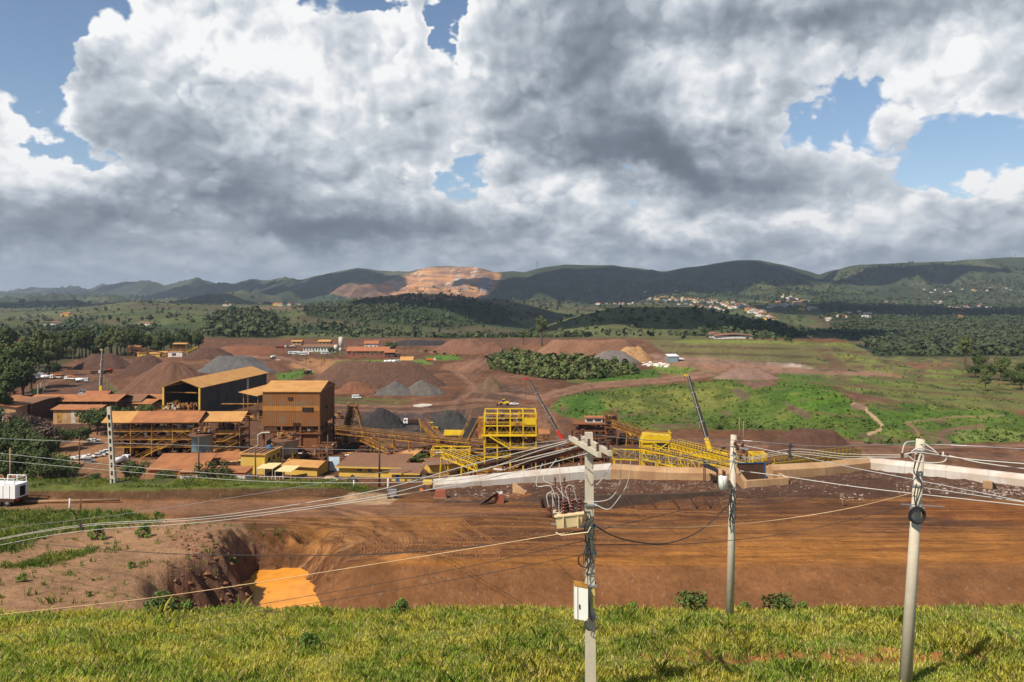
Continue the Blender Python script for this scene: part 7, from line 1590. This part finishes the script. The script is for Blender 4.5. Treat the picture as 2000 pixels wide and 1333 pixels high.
vt = dict(car=mk_car('parked_car', 'car', 'white', 'car'), scar=mk_car('parked_car', 'car', 'steel', 'car'), rcar=mk_car('parked_car', 'car', 'orange', 'car'), dcar=mk_car('parked_car', 'car', 'dcable', 'car'), pick=mk_car('pickup_truck', 'pickup', 'white', 'pickup'), van=mk_car('van', 'van', 'white', 'van'), bus=mk_car('bus', 'bus', 'white', 'bus'),
          tipw=mk_truck('white', 'rustdark'), tipo=mk_truck('white', 'orange'), tipr=mk_truck('red', 'rust'), tipy=mk_truck('ysteel', 'rust'), tipb=mk_truck('tank', 'rustdark'), cran=mk_truck('white', 'white', 'crane', 'crane_truck'), tankt=mk_truck('white', 'white', 'tank', 'tanker_truck'), load=mk_loader(), load2=mk_loader('yellow'), exc=mk_excavator('rust'), exy=mk_excavator('yellow'))
VP.update(vt)
def veh(k, u, v, rz, label, group, sc_=1.0, z=None):
    x, y, zz = H(u, v); return vt[k].place((x, y, zz + .03), rz, label, group, sc_)
g1, g2, g3, g4 = 'vehicles in the truck yard by the grove', 'cars in the lower car park', 'vehicles round the offices', 'vehicles on the yard roads'
for a in (('tipw', 62, 741, .1, 'dark bodied tipper with a white cab under the grove'), ('tankt', 92, 741, .2, 'white tanker truck beside the dark bodied tipper'), ('cran', 110, 740, 3.0, 'white crane truck nose out beside the shrub'), ('car', 79, 731, .4, 'white car parked farthest up the truck yard'), ('car', 84, 734, .5, 'second white car up the truck yard'),
          ('cran', 138, 743, 2.9, 'flatbed with an orange crane raised behind its cab'), ('tankt', 160, 747, .1, 'white truck near the grass strip end'), ('tipw', 188, 731, 0, 'white cabbed tipper on the road below the dark heap'), ('tipr', 209, 729, 1.2, 'red tipper coming down beside the largest heap'), ('rcar', 34, 769, .2, 'orange car under the grove'),
          ('pick', 97, 778, .5, 'white pickup in the corner of the fenced lot'), ('car', 101, 782, .2, 'white car against the warehouse roof'), ('scar', 162, 766, .3, 'grey car behind the tiled hut'), ('car', 160, 772, .2, 'white car beside the tiled hut'), ('rcar', 164, 779, .2, 'orange red car in front of the tiled hut'), ('pick', 205, 775, .3, 'yellowish pickup beside the tiled hut'), ('car', 208, 784, .1, 'white car behind the brown warehouse roof'), ('car', 242, 784, 0, 'white car alone at the road bend')): veh(a[0], a[1], a[2], a[3], a[4], g1)
for a in (('pick', 183, 864, .1, 'white pickup on the dirt drive beside yellow drums'), ('pick', 151, 899, .3, 'white pickup parked at the head of the row'), ('pick', 172, 896, .3, 'white double cab parked second in the row'), ('scar', 174, 904, .3, 'silver car behind the white double cab'), ('car', 193, 893, .5, 'white car before the row turns'), ('car', 201, 889, .5, 'white car near the pole with square holes'), ('car', 209, 886, .5, 'white car nearest the steel frame'),
          ('scar', 108, 908, .1, 'grey car half under the trees'), ('pick', 120, 912, .1, 'dusty pickup beside the clipped lawn'), ('tankt', 236, 908, 1.4, 'white truck parked under the steel frame'), ('pick', 545, 952, .1, 'white pickup behind the berm by the white fence'), ('dcar', 482, 949, .1, 'dark car beside the white block')): veh(a[0], a[1], a[2], a[3], a[4], g2)
for a in (('bus', 574, 692, .25, 'white bus, leftmost of the three together'), ('bus', 583, 693, .25, 'white bus between two others'), ('bus', 592, 694, .25, 'white bus on the right of the three together'), ('bus', 638, 692, .3, 'white bus parked alone under the palms'), ('car', 543, 705, .1, 'white car on the road below the buses'), ('tankt', 533, 701, 1.5, 'white truck coming down the office road'),
          ('tipb', 601, 731, 1.3, 'dark tipper driving away behind the tall tower'), ('car', 672, 713, .1, 'white car on the lawn road'), ('dcar', 686, 713, .1, 'black car on the lawn road'), ('car', 724, 711, .1, 'white car at the end of the lawn'), ('tankt', 757, 710, 1.0, 'white truck, first of the slanted row'), ('tankt', 765, 710, 1.0, 'white truck, second of the slanted row'), ('tankt', 773, 710, 1.0, 'white truck, third of the slanted row'), ('scar', 781, 710, 1.0, 'grey car closing the slanted row'),
          ('tipo', 842, 706, 0, 'orange bodied tipper parked by the fenced yard'), ('load', 890, 696, .1, 'yellow loader at the foot of the skyline heap'), ('tipb', 950, 699, 1.5, 'blue grey truck heading up the haul road'), ('scar', 948, 711, 1.5, 'small silver car following the truck'),
          ('tipw', 552, 680, 0, 'white cabbed truck in the far equipment row'), ('tipy', 560, 680, 0, 'yellow truck in the far equipment row'), ('tipr', 546, 680, 0, 'red truck in the far equipment row'), ('tankt', 570, 680, 1, 'white truck at the end of the far equipment row')): veh(a[0], a[1], a[2], a[3], a[4], g3)
for a in (('van', 697, 779, 0.0, 'white passenger van on the yard road beside the gravel cones'), ('load', 662, 818, .2, 'yellow wheel loader beside the tall tower'), ('pick', 1004, 792, .1, 'white pickup on the dirt track behind the screening building'), ('load2', 984, 792, 3.0, 'small yellow machine in front of the white pickup'), ('tipw', 806, 830, 3.2, 'dark tipper waiting between the black heaps'), ('exc', 850, 829, 2.6, 'rusty excavator digging at the black heap'), ('tipr', 936, 852, -1.4, 'red truck half behind the steep belt conveyor'), ('load2', 842, 840, 0, 'yellow loader between the conveyors'), ('exy', 1245, 866, 2.8, 'orange red machine behind the yellow tower')): veh(a[0], a[1], a[2], a[3], a[4], g4)
# long yellow trailer behind the conveyor
o = thing('covered_trailer', 'long bright yellow covered trailer behind the conveyors', 'trailer', G(866, 855)); MB().hexa([(0, 0, 1), (9, -.5, 1), (9, 2, 1), (0, 2.5, 1)], [(0.4, .3, 3.0), (9, -.2, 3.0), (9, 1.7, 3.0), (.4, 2.2, 3.0)]).build('body', 'yellow', o)
for x in (1.5, 6, 7.5): MB().cyl((x, -.6, .5), (x, -.1, .5), .5, n=12).build('wheel', 'black', o)
# cranes
def crane(label, base, uv0, uv1, D0_, D1_, c_low, c_top, carrier='orange', w0=1.0):
    o = thing('mobile_crane', label, 'mobile crane', base); p = np.array(wpt(*uv0, D0_)) - np.array(base); q = np.array(wpt(*uv1, D1_)) - np.array(base)
    cuts = [0, .22, .42, .60, .79, 1.0]
    for i in range(5):
        a = p + (q - p) * (cuts[i] - (.02 if i else 0)); c = p + (q - p) * cuts[i + 1]; w = w0 * (1 - .12 * i)
        s_ = MB().beam(a, c, w, w * 1.15).build('boom_section', c_low if i == 0 else 'dcable', o)
        if i: MB().beam(a + (-w * .30, -w * .62, 0), c + (-w * .30, -w * .62, 0), w * .22, w * .1).build('white_strip', 'white2', s_)
        MB().beam(c - (q - p) / np.linalg.norm(q - p) * .25, c, w * 1.12, w * 1.3).build('collar', 'steel', s_)
    MB().beam(q, q + np.array([-1.4, -.2, .25]), .9, .8).build('boom_head', c_top, o)
    MB().tube([q + np.array([-1.2, 0, 0]), q + np.array([-1.2, 0, -9])], .05, 4).build('hoist_rope', 'dcable', o); MB().cyl(q + np.array([-1.2, 0, -9.6]), q + np.array([-1.2, 0, -9]), .35, .2, 8).build('hook_block', c_top, o)
    g = -base[2] + ZP; MB().box(-5, 5, -1.3, 1.3, .9, 1.7).build('carrier', carrier, o); MB().box(-1.5, 2.2, -1.3, 1.3, 1.71, 3.2).build('slewing_body', carrier, o); MB().box(3.4, 5.4, -1.3, 1.3, 1.71, 2.9).build('cab', carrier, o)
    for x in (-4, -2.6, 1.6, 3.2):
        for y in (-1.2, 1.2): MB().cyl((x, y - .25, .65), (x, y + .25, .65), .65, n=12).build('wheel', 'black', o)
    return o
crane('black boomed crane with a yellow base and head, leaning over the green field', G(1392, 900), (1390, 888), (1344, 734), 315, 320, 'yellow', 'yellow', 'yellow', 1.5)
crane('thin crane with a red base and black boom behind the white wall', G(1105, 885), (1104, 868), (1032, 741), 325, 330, 'red', 'red', 'red', 1.0)
crane('slim upright black boom beside the truck yard', H(195, 775), (196, 773), (200, 684), 525, 530, 'yellow', 'ywall', 'ysteel', 1.5)
# far crusher plant
def wq(u, v, D): return wpt(u, v, D)
o = steel_frame('crusher_house', 'rusty crusher house at the left end of the far conveyor', 'plant building', H(250, 696), 0, 12, 8, [5, 9], 2, [(-.5, 12.5, 'roof2', 1)], 'rust', 301, True, 2, .5, 14)
D_ = H(300, 696)[1]; conveyor('long rusty conveyor of the far crusher plant in front of the trees', wq(252, 675, D_), wq(330, 692, D_ - 10), 3, 2, 'rust', (.3, .7), railing=False); conveyor('second far conveyor rising to the screen box', wq(300, 692, D_ + 15), wq(345, 676, D_ + 20), 3, 2, 'ysteel', (.5,), railing=False)
steel_frame('screen_box', 'yellow screen box on legs in the far crusher plant', 'plant building', H(338, 694), 0, 14, 8, [6, 11], 2, [(-.5, 14.5, 'roof', 1)], 'ysteel', 303, True, 2, .5, 14)
conveyor('yellow stacker conveyor tipping onto the far red heap', wq(352, 692, D_), wq(386, 676, D_ + 5), 2.6, 1.5, 'yellow', (.4,), railing=False)
gable_house('site_cabin', 'white cabin with a dark mark below the far crusher plant', 'cabin', H(328, 698), 0, 14, 6, 5, .6, 'white2', 'roof2', .3, [(4, 1.5, 4, 2.5)], mono=True)
for i, (u_, v_) in enumerate(((268, 697), (292, 698), (305, 696))): gable_house('plant_hut', ['ochre roofed hut under the far conveyor', 'second ochre hut under the far conveyor', 'yellow hut beside the screen box'][i], 'hut', H(u_, v_), .1 * i, 10, 7, 3.5, 1.2, 'ywall', 'roof', .6)
# offices
def offi(name, label, u, v, wpx, Dp, h, rh, wm, rm, rz=0, wins=6, cat='building'):
    loc = H(u, v); W = wpx * loc[1] / F; return gable_house(name, label, cat, loc, rz, W, Dp, h, rh, wm, rm, 1.0, [(W * (k + .25) / wins, h * .3, W / wins * .45, h * .45) for k in range(wins)])
offi('office_block', 'long low white office with many dark windows behind the lawn', 592, 688, 63, 16, 5.5, 2.5, 'white2', 'roof3', .02, 11)
offi('main_office', 'wide tiled office with brick walls behind the palms', 678, 698, 80, 16, 6, 4, 'brick', 'tile', 0, 9); offi('upper_office', 'upper tiled gable with a white band rising over the wide office', 712, 688, 26, 10, 9, 3, 'white2', 'tile', 0, 3)
offi('side_office', 'dark tiled wing at the end of the wide office', 752, 698, 18, 14, 4.5, 3, 'rustdark', 'tile', .05, 2); offi('gate_kiosk', 'small kiosk with an ochre pyramid roof by the slanted truck row', 783, 713, 22, 9, 4, 3, 'white2', 'roof', 0, 2, 'kiosk')
offi('store_building', 'plain ochre roofed building behind the white office', 622, 676, 22, 14, 5, 2, 'tanc', 'roof', 0, 3); offi('store_building', 'small ochre roofed building behind the equipment row', 570, 674, 18, 12, 4, 1.5, 'tanc', 'roof', 0, 2)
offi('tiled_hut', 'tiled gatehouse with dark openings in the fenced lot', 166, 784, 40, 9, 3.2, 2.4, 'rustdark', 'tile', .1, 4, 'gatehouse')
for i, (u_, v_, r_0, h_0) in enumerate(((666, 686, 2.6, 15), (656, 688, 2.2, 7), (665, 690, 1.4, 5))):
    x, y, z = H(u_, v_); o = thing('water_tower', ['tall white cylindrical water tower behind the offices', 'short white water tank beside the tall tower', 'smallest white tank beside the palms'][i], 'water tower', (x, y, z)); MB().lathe([(r_0 * .8, -1), (r_0 * .8, h_0 * .3), (r_0, h_0 * .32), (r_0, h_0), (r_0 * .6, h_0 + .6), (.1, h_0 + .8)], n=20).build('tank', 'wallc', o, True)
x, y, z = H(1306, 709); o = thing('equipment_shed', 'grey shed with a white roof and a lean-to on the knoll track', 'shed', (x, y, z), .2); s = y / F; w_ = 20 * s
MB().box(0, w_, 0, 9, -1, 5.6).build('wall', 'steel', o); MB().box(.8, w_ - .8, -.1, -.02, 0, 4.6).build('door', 'tank', o); MB().slab([(-.5, -.6, 5.7), (w_ + .5, -.6, 5.7), (w_ + 1.5, 9.6, 7), (.5, 9.6, 7)], .2).build('roof', 'white', o); MB().slab([(w_ + .6, 0, 3.2), (w_ + 6, 0, 2.8), (w_ + 6.5, 7, 3.4), (w_ + .6, 7, 3.8)], .2).build('lean_to_roof', 'white', o)
b = MB(); rr_ = random.Random(3)
for k in range(36):
    u_ = rr_.uniform(1255, 1305); v_ = 712 + (u_ - 1255) * .06 + rr_.uniform(-4, 3); x, y, z = H(u_, v_); a = rr_.uniform(.6, 1.9); b.hexa([(x - a, y - a, z - .4), (x + a, y - a * .8, z - .4), (x + a * .8, y + a, z - .4), (x - a, y + a, z - .4)], [(x - a * .7, y - a * .6, z + a * .7), (x + a * .6, y - a * .7, z + a), (x + a * .5, y + a * .6, z + a * .8), (x - a * .6, y + a * .7, z + a * .7)])
tag(b.build('stone_blocks', 'white2'), 'white quarried blocks dumped beside the white roofed shed', 'stones', kind='stuff')
o = thing('traffic_island', 'pale kerbed planting island on the yard road', 'planting island', G(826, 793)); MB().lathe([(5.4, -.3), (5.4, .5), (4.9, .5), (4.9, .3), (.1, .3)], n=24).build('kerb', 'wallc', o)
for lab, u_, v0_, v1_ in (('slim light pole beside the fenced parking yard', 877, 699, 679), ('slim light pole in the office lawn', 797, 697, 668), ('pole on the skyline beside the road', 993, 668, 650), ('timber pole before the far grove', 226, 700, 676), ('second light pole near the offices', 770, 690, 672), ('thin pole beside the tiled gatehouse', 211, 788, 740)):
    x, y, z = H(u_, v0_); hh = (v0_ - v1_) * y / F; o = thing('light_pole', lab, 'light pole', (x, y, z)); MB().cyl((0, 0, -.5), (0, 0, hh), .3, .2, 8).build('shaft', 'wood', o); MB().beam((0, 0, hh), (1.6, 0, hh + .2), .2).build('lamp_arm', 'steel', o)
for lab, u_, v_ in (('first pale fence post of the lot beside the warehouses', 74, 781), ('second pale fence post of the lot', 80, 776), ('third pale fence post of the lot', 87, 760), ('fourth pale fence post of the lot', 84, 785)):
    x, y, z = H(u_, v_); o = thing('fence_post', lab, 'fence post', (x, y, z), 0, 'tall pale posts beside the truck yard'); MB().cyl((0, 0, -.5), (0, 0, 9), .32, .25, 8).build('shaft', 'conc', o)
# ---------------------------------------------------------------- trees
gt = 'trees of the grove left of the truck yard'
for k, u, v, s, lab in (('tall', 10, 800, 75, 'tall dark tree at the grove corner behind the first warehouse'), ('tall', 45, 790, 80, 'tall dark tree over the orange car'), ('tall2', 5, 745, 70, 'olive tree at the outer edge of the grove'), ('tall', 60, 760, 78, 'tall dark tree shading the truck yard entrance'), ('tall2', 95, 735, 62, 'olive tree right above the white tanker'),
        ('tall', 25, 770, 80, 'massive dark tree in the middle of the grove'), ('tall2', 75, 722, 64, 'olive tree behind the dark bodied tipper'), ('tall', 110, 722, 52, 'dark tree closing the grove above the crane truck'), ('tall2', 50, 728, 66, 'olive tree in the rear row of the grove'), ('tall', 15, 722, 66, 'dark tree in the rear row of the grove'),
        ('tall', -30, 780, 80, 'dark tree cut by the picture edge at the front of the grove'), ('tall2', -40, 740, 70, 'olive tree cut by the picture edge at the rear of the grove'), ('broad', 105, 735, 45, 'low spreading tree beside the truck yard'), ('broad', 70, 778, 40, 'spreading dark bush tree by the fenced lot'), ('broad2', 20, 815, 60, 'spreading green tree against the first warehouse'), ('tall', 2, 830, 70, 'tall dark tree in front of the first warehouse')):
    plant_tree(k, u, v, s * .74, lab, gt)
ORD = 'first second third fourth fifth sixth seventh eighth ninth tenth eleventh twelfth thirteenth fourteenth fifteenth sixteenth seventeenth eighteenth nineteenth twentieth'.split()
for i in range(40):
    u = 60 + i * 8.4 + rng.uniform(-3.5, 3.5); k = rng.choice(('tall', 'tall2', 'tall', 'broad')); v = 704 - i * .45 + rng.uniform(-4, 3)
    kn = 'dark' if k == 'tall' else 'olive' if k == 'tall2' else 'spreading'
    lab = '%s belt tree behind the heaps, %s from the grove end' % (kn, ORD[i]) if i < 20 else '%s belt tree behind the heaps, %s from the red heap end' % (kn, ORD[39 - i])
    plant_tree(k, u, v, rng.uniform(26, 40) * (1 - i * .008), lab, 'trees in the belt behind the brown heaps')
gl = 'trees between the warehouses and the berm'
for k, u, v, s, lab in (('purple', 90, 885, 80, 'purplish crowned tree below the tan warehouse'), ('purple', 60, 865, 70, 'purplish tree nearest the dark open bay'), ('broad', 25, 880, 80, 'dark tree below the first warehouse wall'), ('broad', 15, 915, 90, 'big dark tree behind the white service truck'), ('broad', 70, 920, 90, 'big dark tree left of the parked pickups'), ('broad2', 115, 880, 60, 'green tree above the parked pickup row'),
        ('broad', 50, 945, 90, 'wide dark tree just over the berm by the service truck'), ('broad2', 100, 935, 70, 'green tree over the berm below the car park'), ('broad', 10, 950, 90, 'dark tree over the berm at the picture edge'), ('broad', 155, 870, 50, 'dark tree beside the yellow drums'), ('broad', 190, 850, 70, 'dark spreading tree in front of the striped orange roof'), ('broad', 225, 838, 60, 'dark tree touching the roof of the pump house'),
        ('broad', 175, 842, 60, 'dark tree against the tan walled warehouse'), ('broad2', 285, 812, 36, 'bright green small tree in front of the open gabled shed'), ('broad', 130, 948, 60, 'low dark tree over the berm beside the clipped lawn'), ('purple', 30, 850, 60, 'purplish tree under the first warehouse roof'), ('broad', -30, 900, 90, 'dark tree half out of the picture behind the truck'), ('broad', -30, 860, 80, 'dark tree half out of the picture below the warehouse'),
        ('broad', 45, 905, 80, 'dark tree between the two big dark trees'), ('broad', 85, 960, 70, 'low dark tree hugging the top of the berm')):
    plant_tree(k, u, v, s, lab, gl, 262)
for k, u, v, s, lab in (('broad', 265, 950, 60, 'dark dense tree behind the berm left of the worn orange roof'), ('broad', 180, 955, 40, 'dark shrub tree beside the dirt drive end'), ('broad', 325, 955, 50, 'dark tree in front of the worn orange roof'), ('airy', 400, 950, 56, 'thin leaved dark tree before the white block'), ('airy', 430, 950, 50, 'second thin leaved tree before the white block'), ('airy', 370, 952, 34, 'small airy tree at the left of the white block'), ('airy', 455, 952, 26, 'small airy tree at the right of the white block'),
                         ('dbush', 822, 908, 42, 'grey green bush between the brown roofs and the yellow screen'), ('gum', 1058, 676, 26, 'tall lone eucalyptus on the edge of the yard'), ('gum', 1022, 674, 14, 'slim eucalyptus left of the tall lone one'), ('broad', 765, 694, 30, 'big round dark tree behind the wide office'), ('broad', 647, 692, 16, 'dark tree beside the water towers'), ('broad', 832, 690, 9, 'small round tree, first of three by the road'), ('broad', 849, 692, 9, 'small round tree, middle of three by the road'), ('broad', 868, 695, 9, 'small round tree, last of three by the road'), ('dbush', 1400, 838, 26, 'tall brush beside the black boom'),
                         ('gum', 1885, 722, 28, 'first dark tree of the clump at the far right'), ('broad', 1905, 738, 36, 'broad dark tree in the clump at the far right'), ('broad', 1930, 742, 38, 'second broad tree in the far right clump'), ('tall2', 1955, 745, 32, 'olive tree in the far right clump'), ('broad', 1975, 752, 36, 'dark tree low in the far right clump'), ('broad', 1995, 762, 44, 'nearest dark tree of the far right clump'), ('broad', 1915, 722, 34, 'rear dark tree of the far right clump'), ('broad', 1960, 728, 36, 'rear middle tree of the far right clump'), ('broad', 2000, 735, 36, 'rear tree at the edge of the far right clump'), ('tall2', 1925, 765, 26, 'lower olive tree of the far right clump')): plant_tree(k, u, v, s, lab)
for i, (u, v) in enumerate(((598, 712), (606, 716), (628, 708), (634, 715), (650, 706), (640, 702), (627, 722), (690, 700), (705, 700), (725, 701), (740, 700), (790, 690), (803, 686), (660, 700), (668, 705), (580, 705), (815, 693))): plant_tree('palm', u, v, rng.uniform(8, 12), 'palm standing around the office lawns', 'palms around the office lawns')
for u, v, s in ((1500, 664, 8), (1490, 665, 7), (1535, 668, 9), (1543, 669, 12), (1515, 667, 7), (1460, 664, 7), (1475, 665, 8)): plant_tree('broad', u, v, s, 'small round tree on the far rim of the terraced bank', 'trees on the far rim of the terraced bank')
# scrub patch in the middle (one mass of bushes)
sp = [(955, 712), (965, 690), (1000, 684), (1060, 690), (1120, 697), (1180, 706), (1235, 718), (1250, 730), (1200, 737), (1120, 745), (1060, 740), (1000, 730), (960, 722)]
scatter('scrub', 4200, (950, 1255), lambda u, v, x, y: (seg_sdf(u, v, sp) < 0) * 1.0, 3.0, 600, 1100, LEAF[3], 'dense dark scrub patch in the middle of the yard', 13, 12)
o = scatter('scrub', 2400, (950, 1255), lambda u, v, x, y: (seg_sdf(u, v, sp) < 0) * .8, 3.6, 600, 1100, LEAF[0], 'dark bushes standing in the scrub patch', 14, 12)
def rim(u, v, x, y): return (line_d(u, v, [(1440, 838), (1520, 838), (1620, 850), (1760, 872), (1850, 868), (2000, 860), (2100, 862)]) < 4) * 1.0
scatter('hedge_growth', 900, (1400, 2100), rim, 2.6, 262, 600, LEAF[1], 'ragged dark hedge along the foot of the green hillside', 15, 10)
# drop prototypes that were never placed
def wipe(o):
    for c in [c for c in COL.objects if c.parent == o]: wipe(c)
    bpy.data.objects.remove(o)
for p in list(TR.values()) + [h[0] for h in HP] + list(globals().get('VP', {}).values()):
    if not p.used: wipe(p.o)
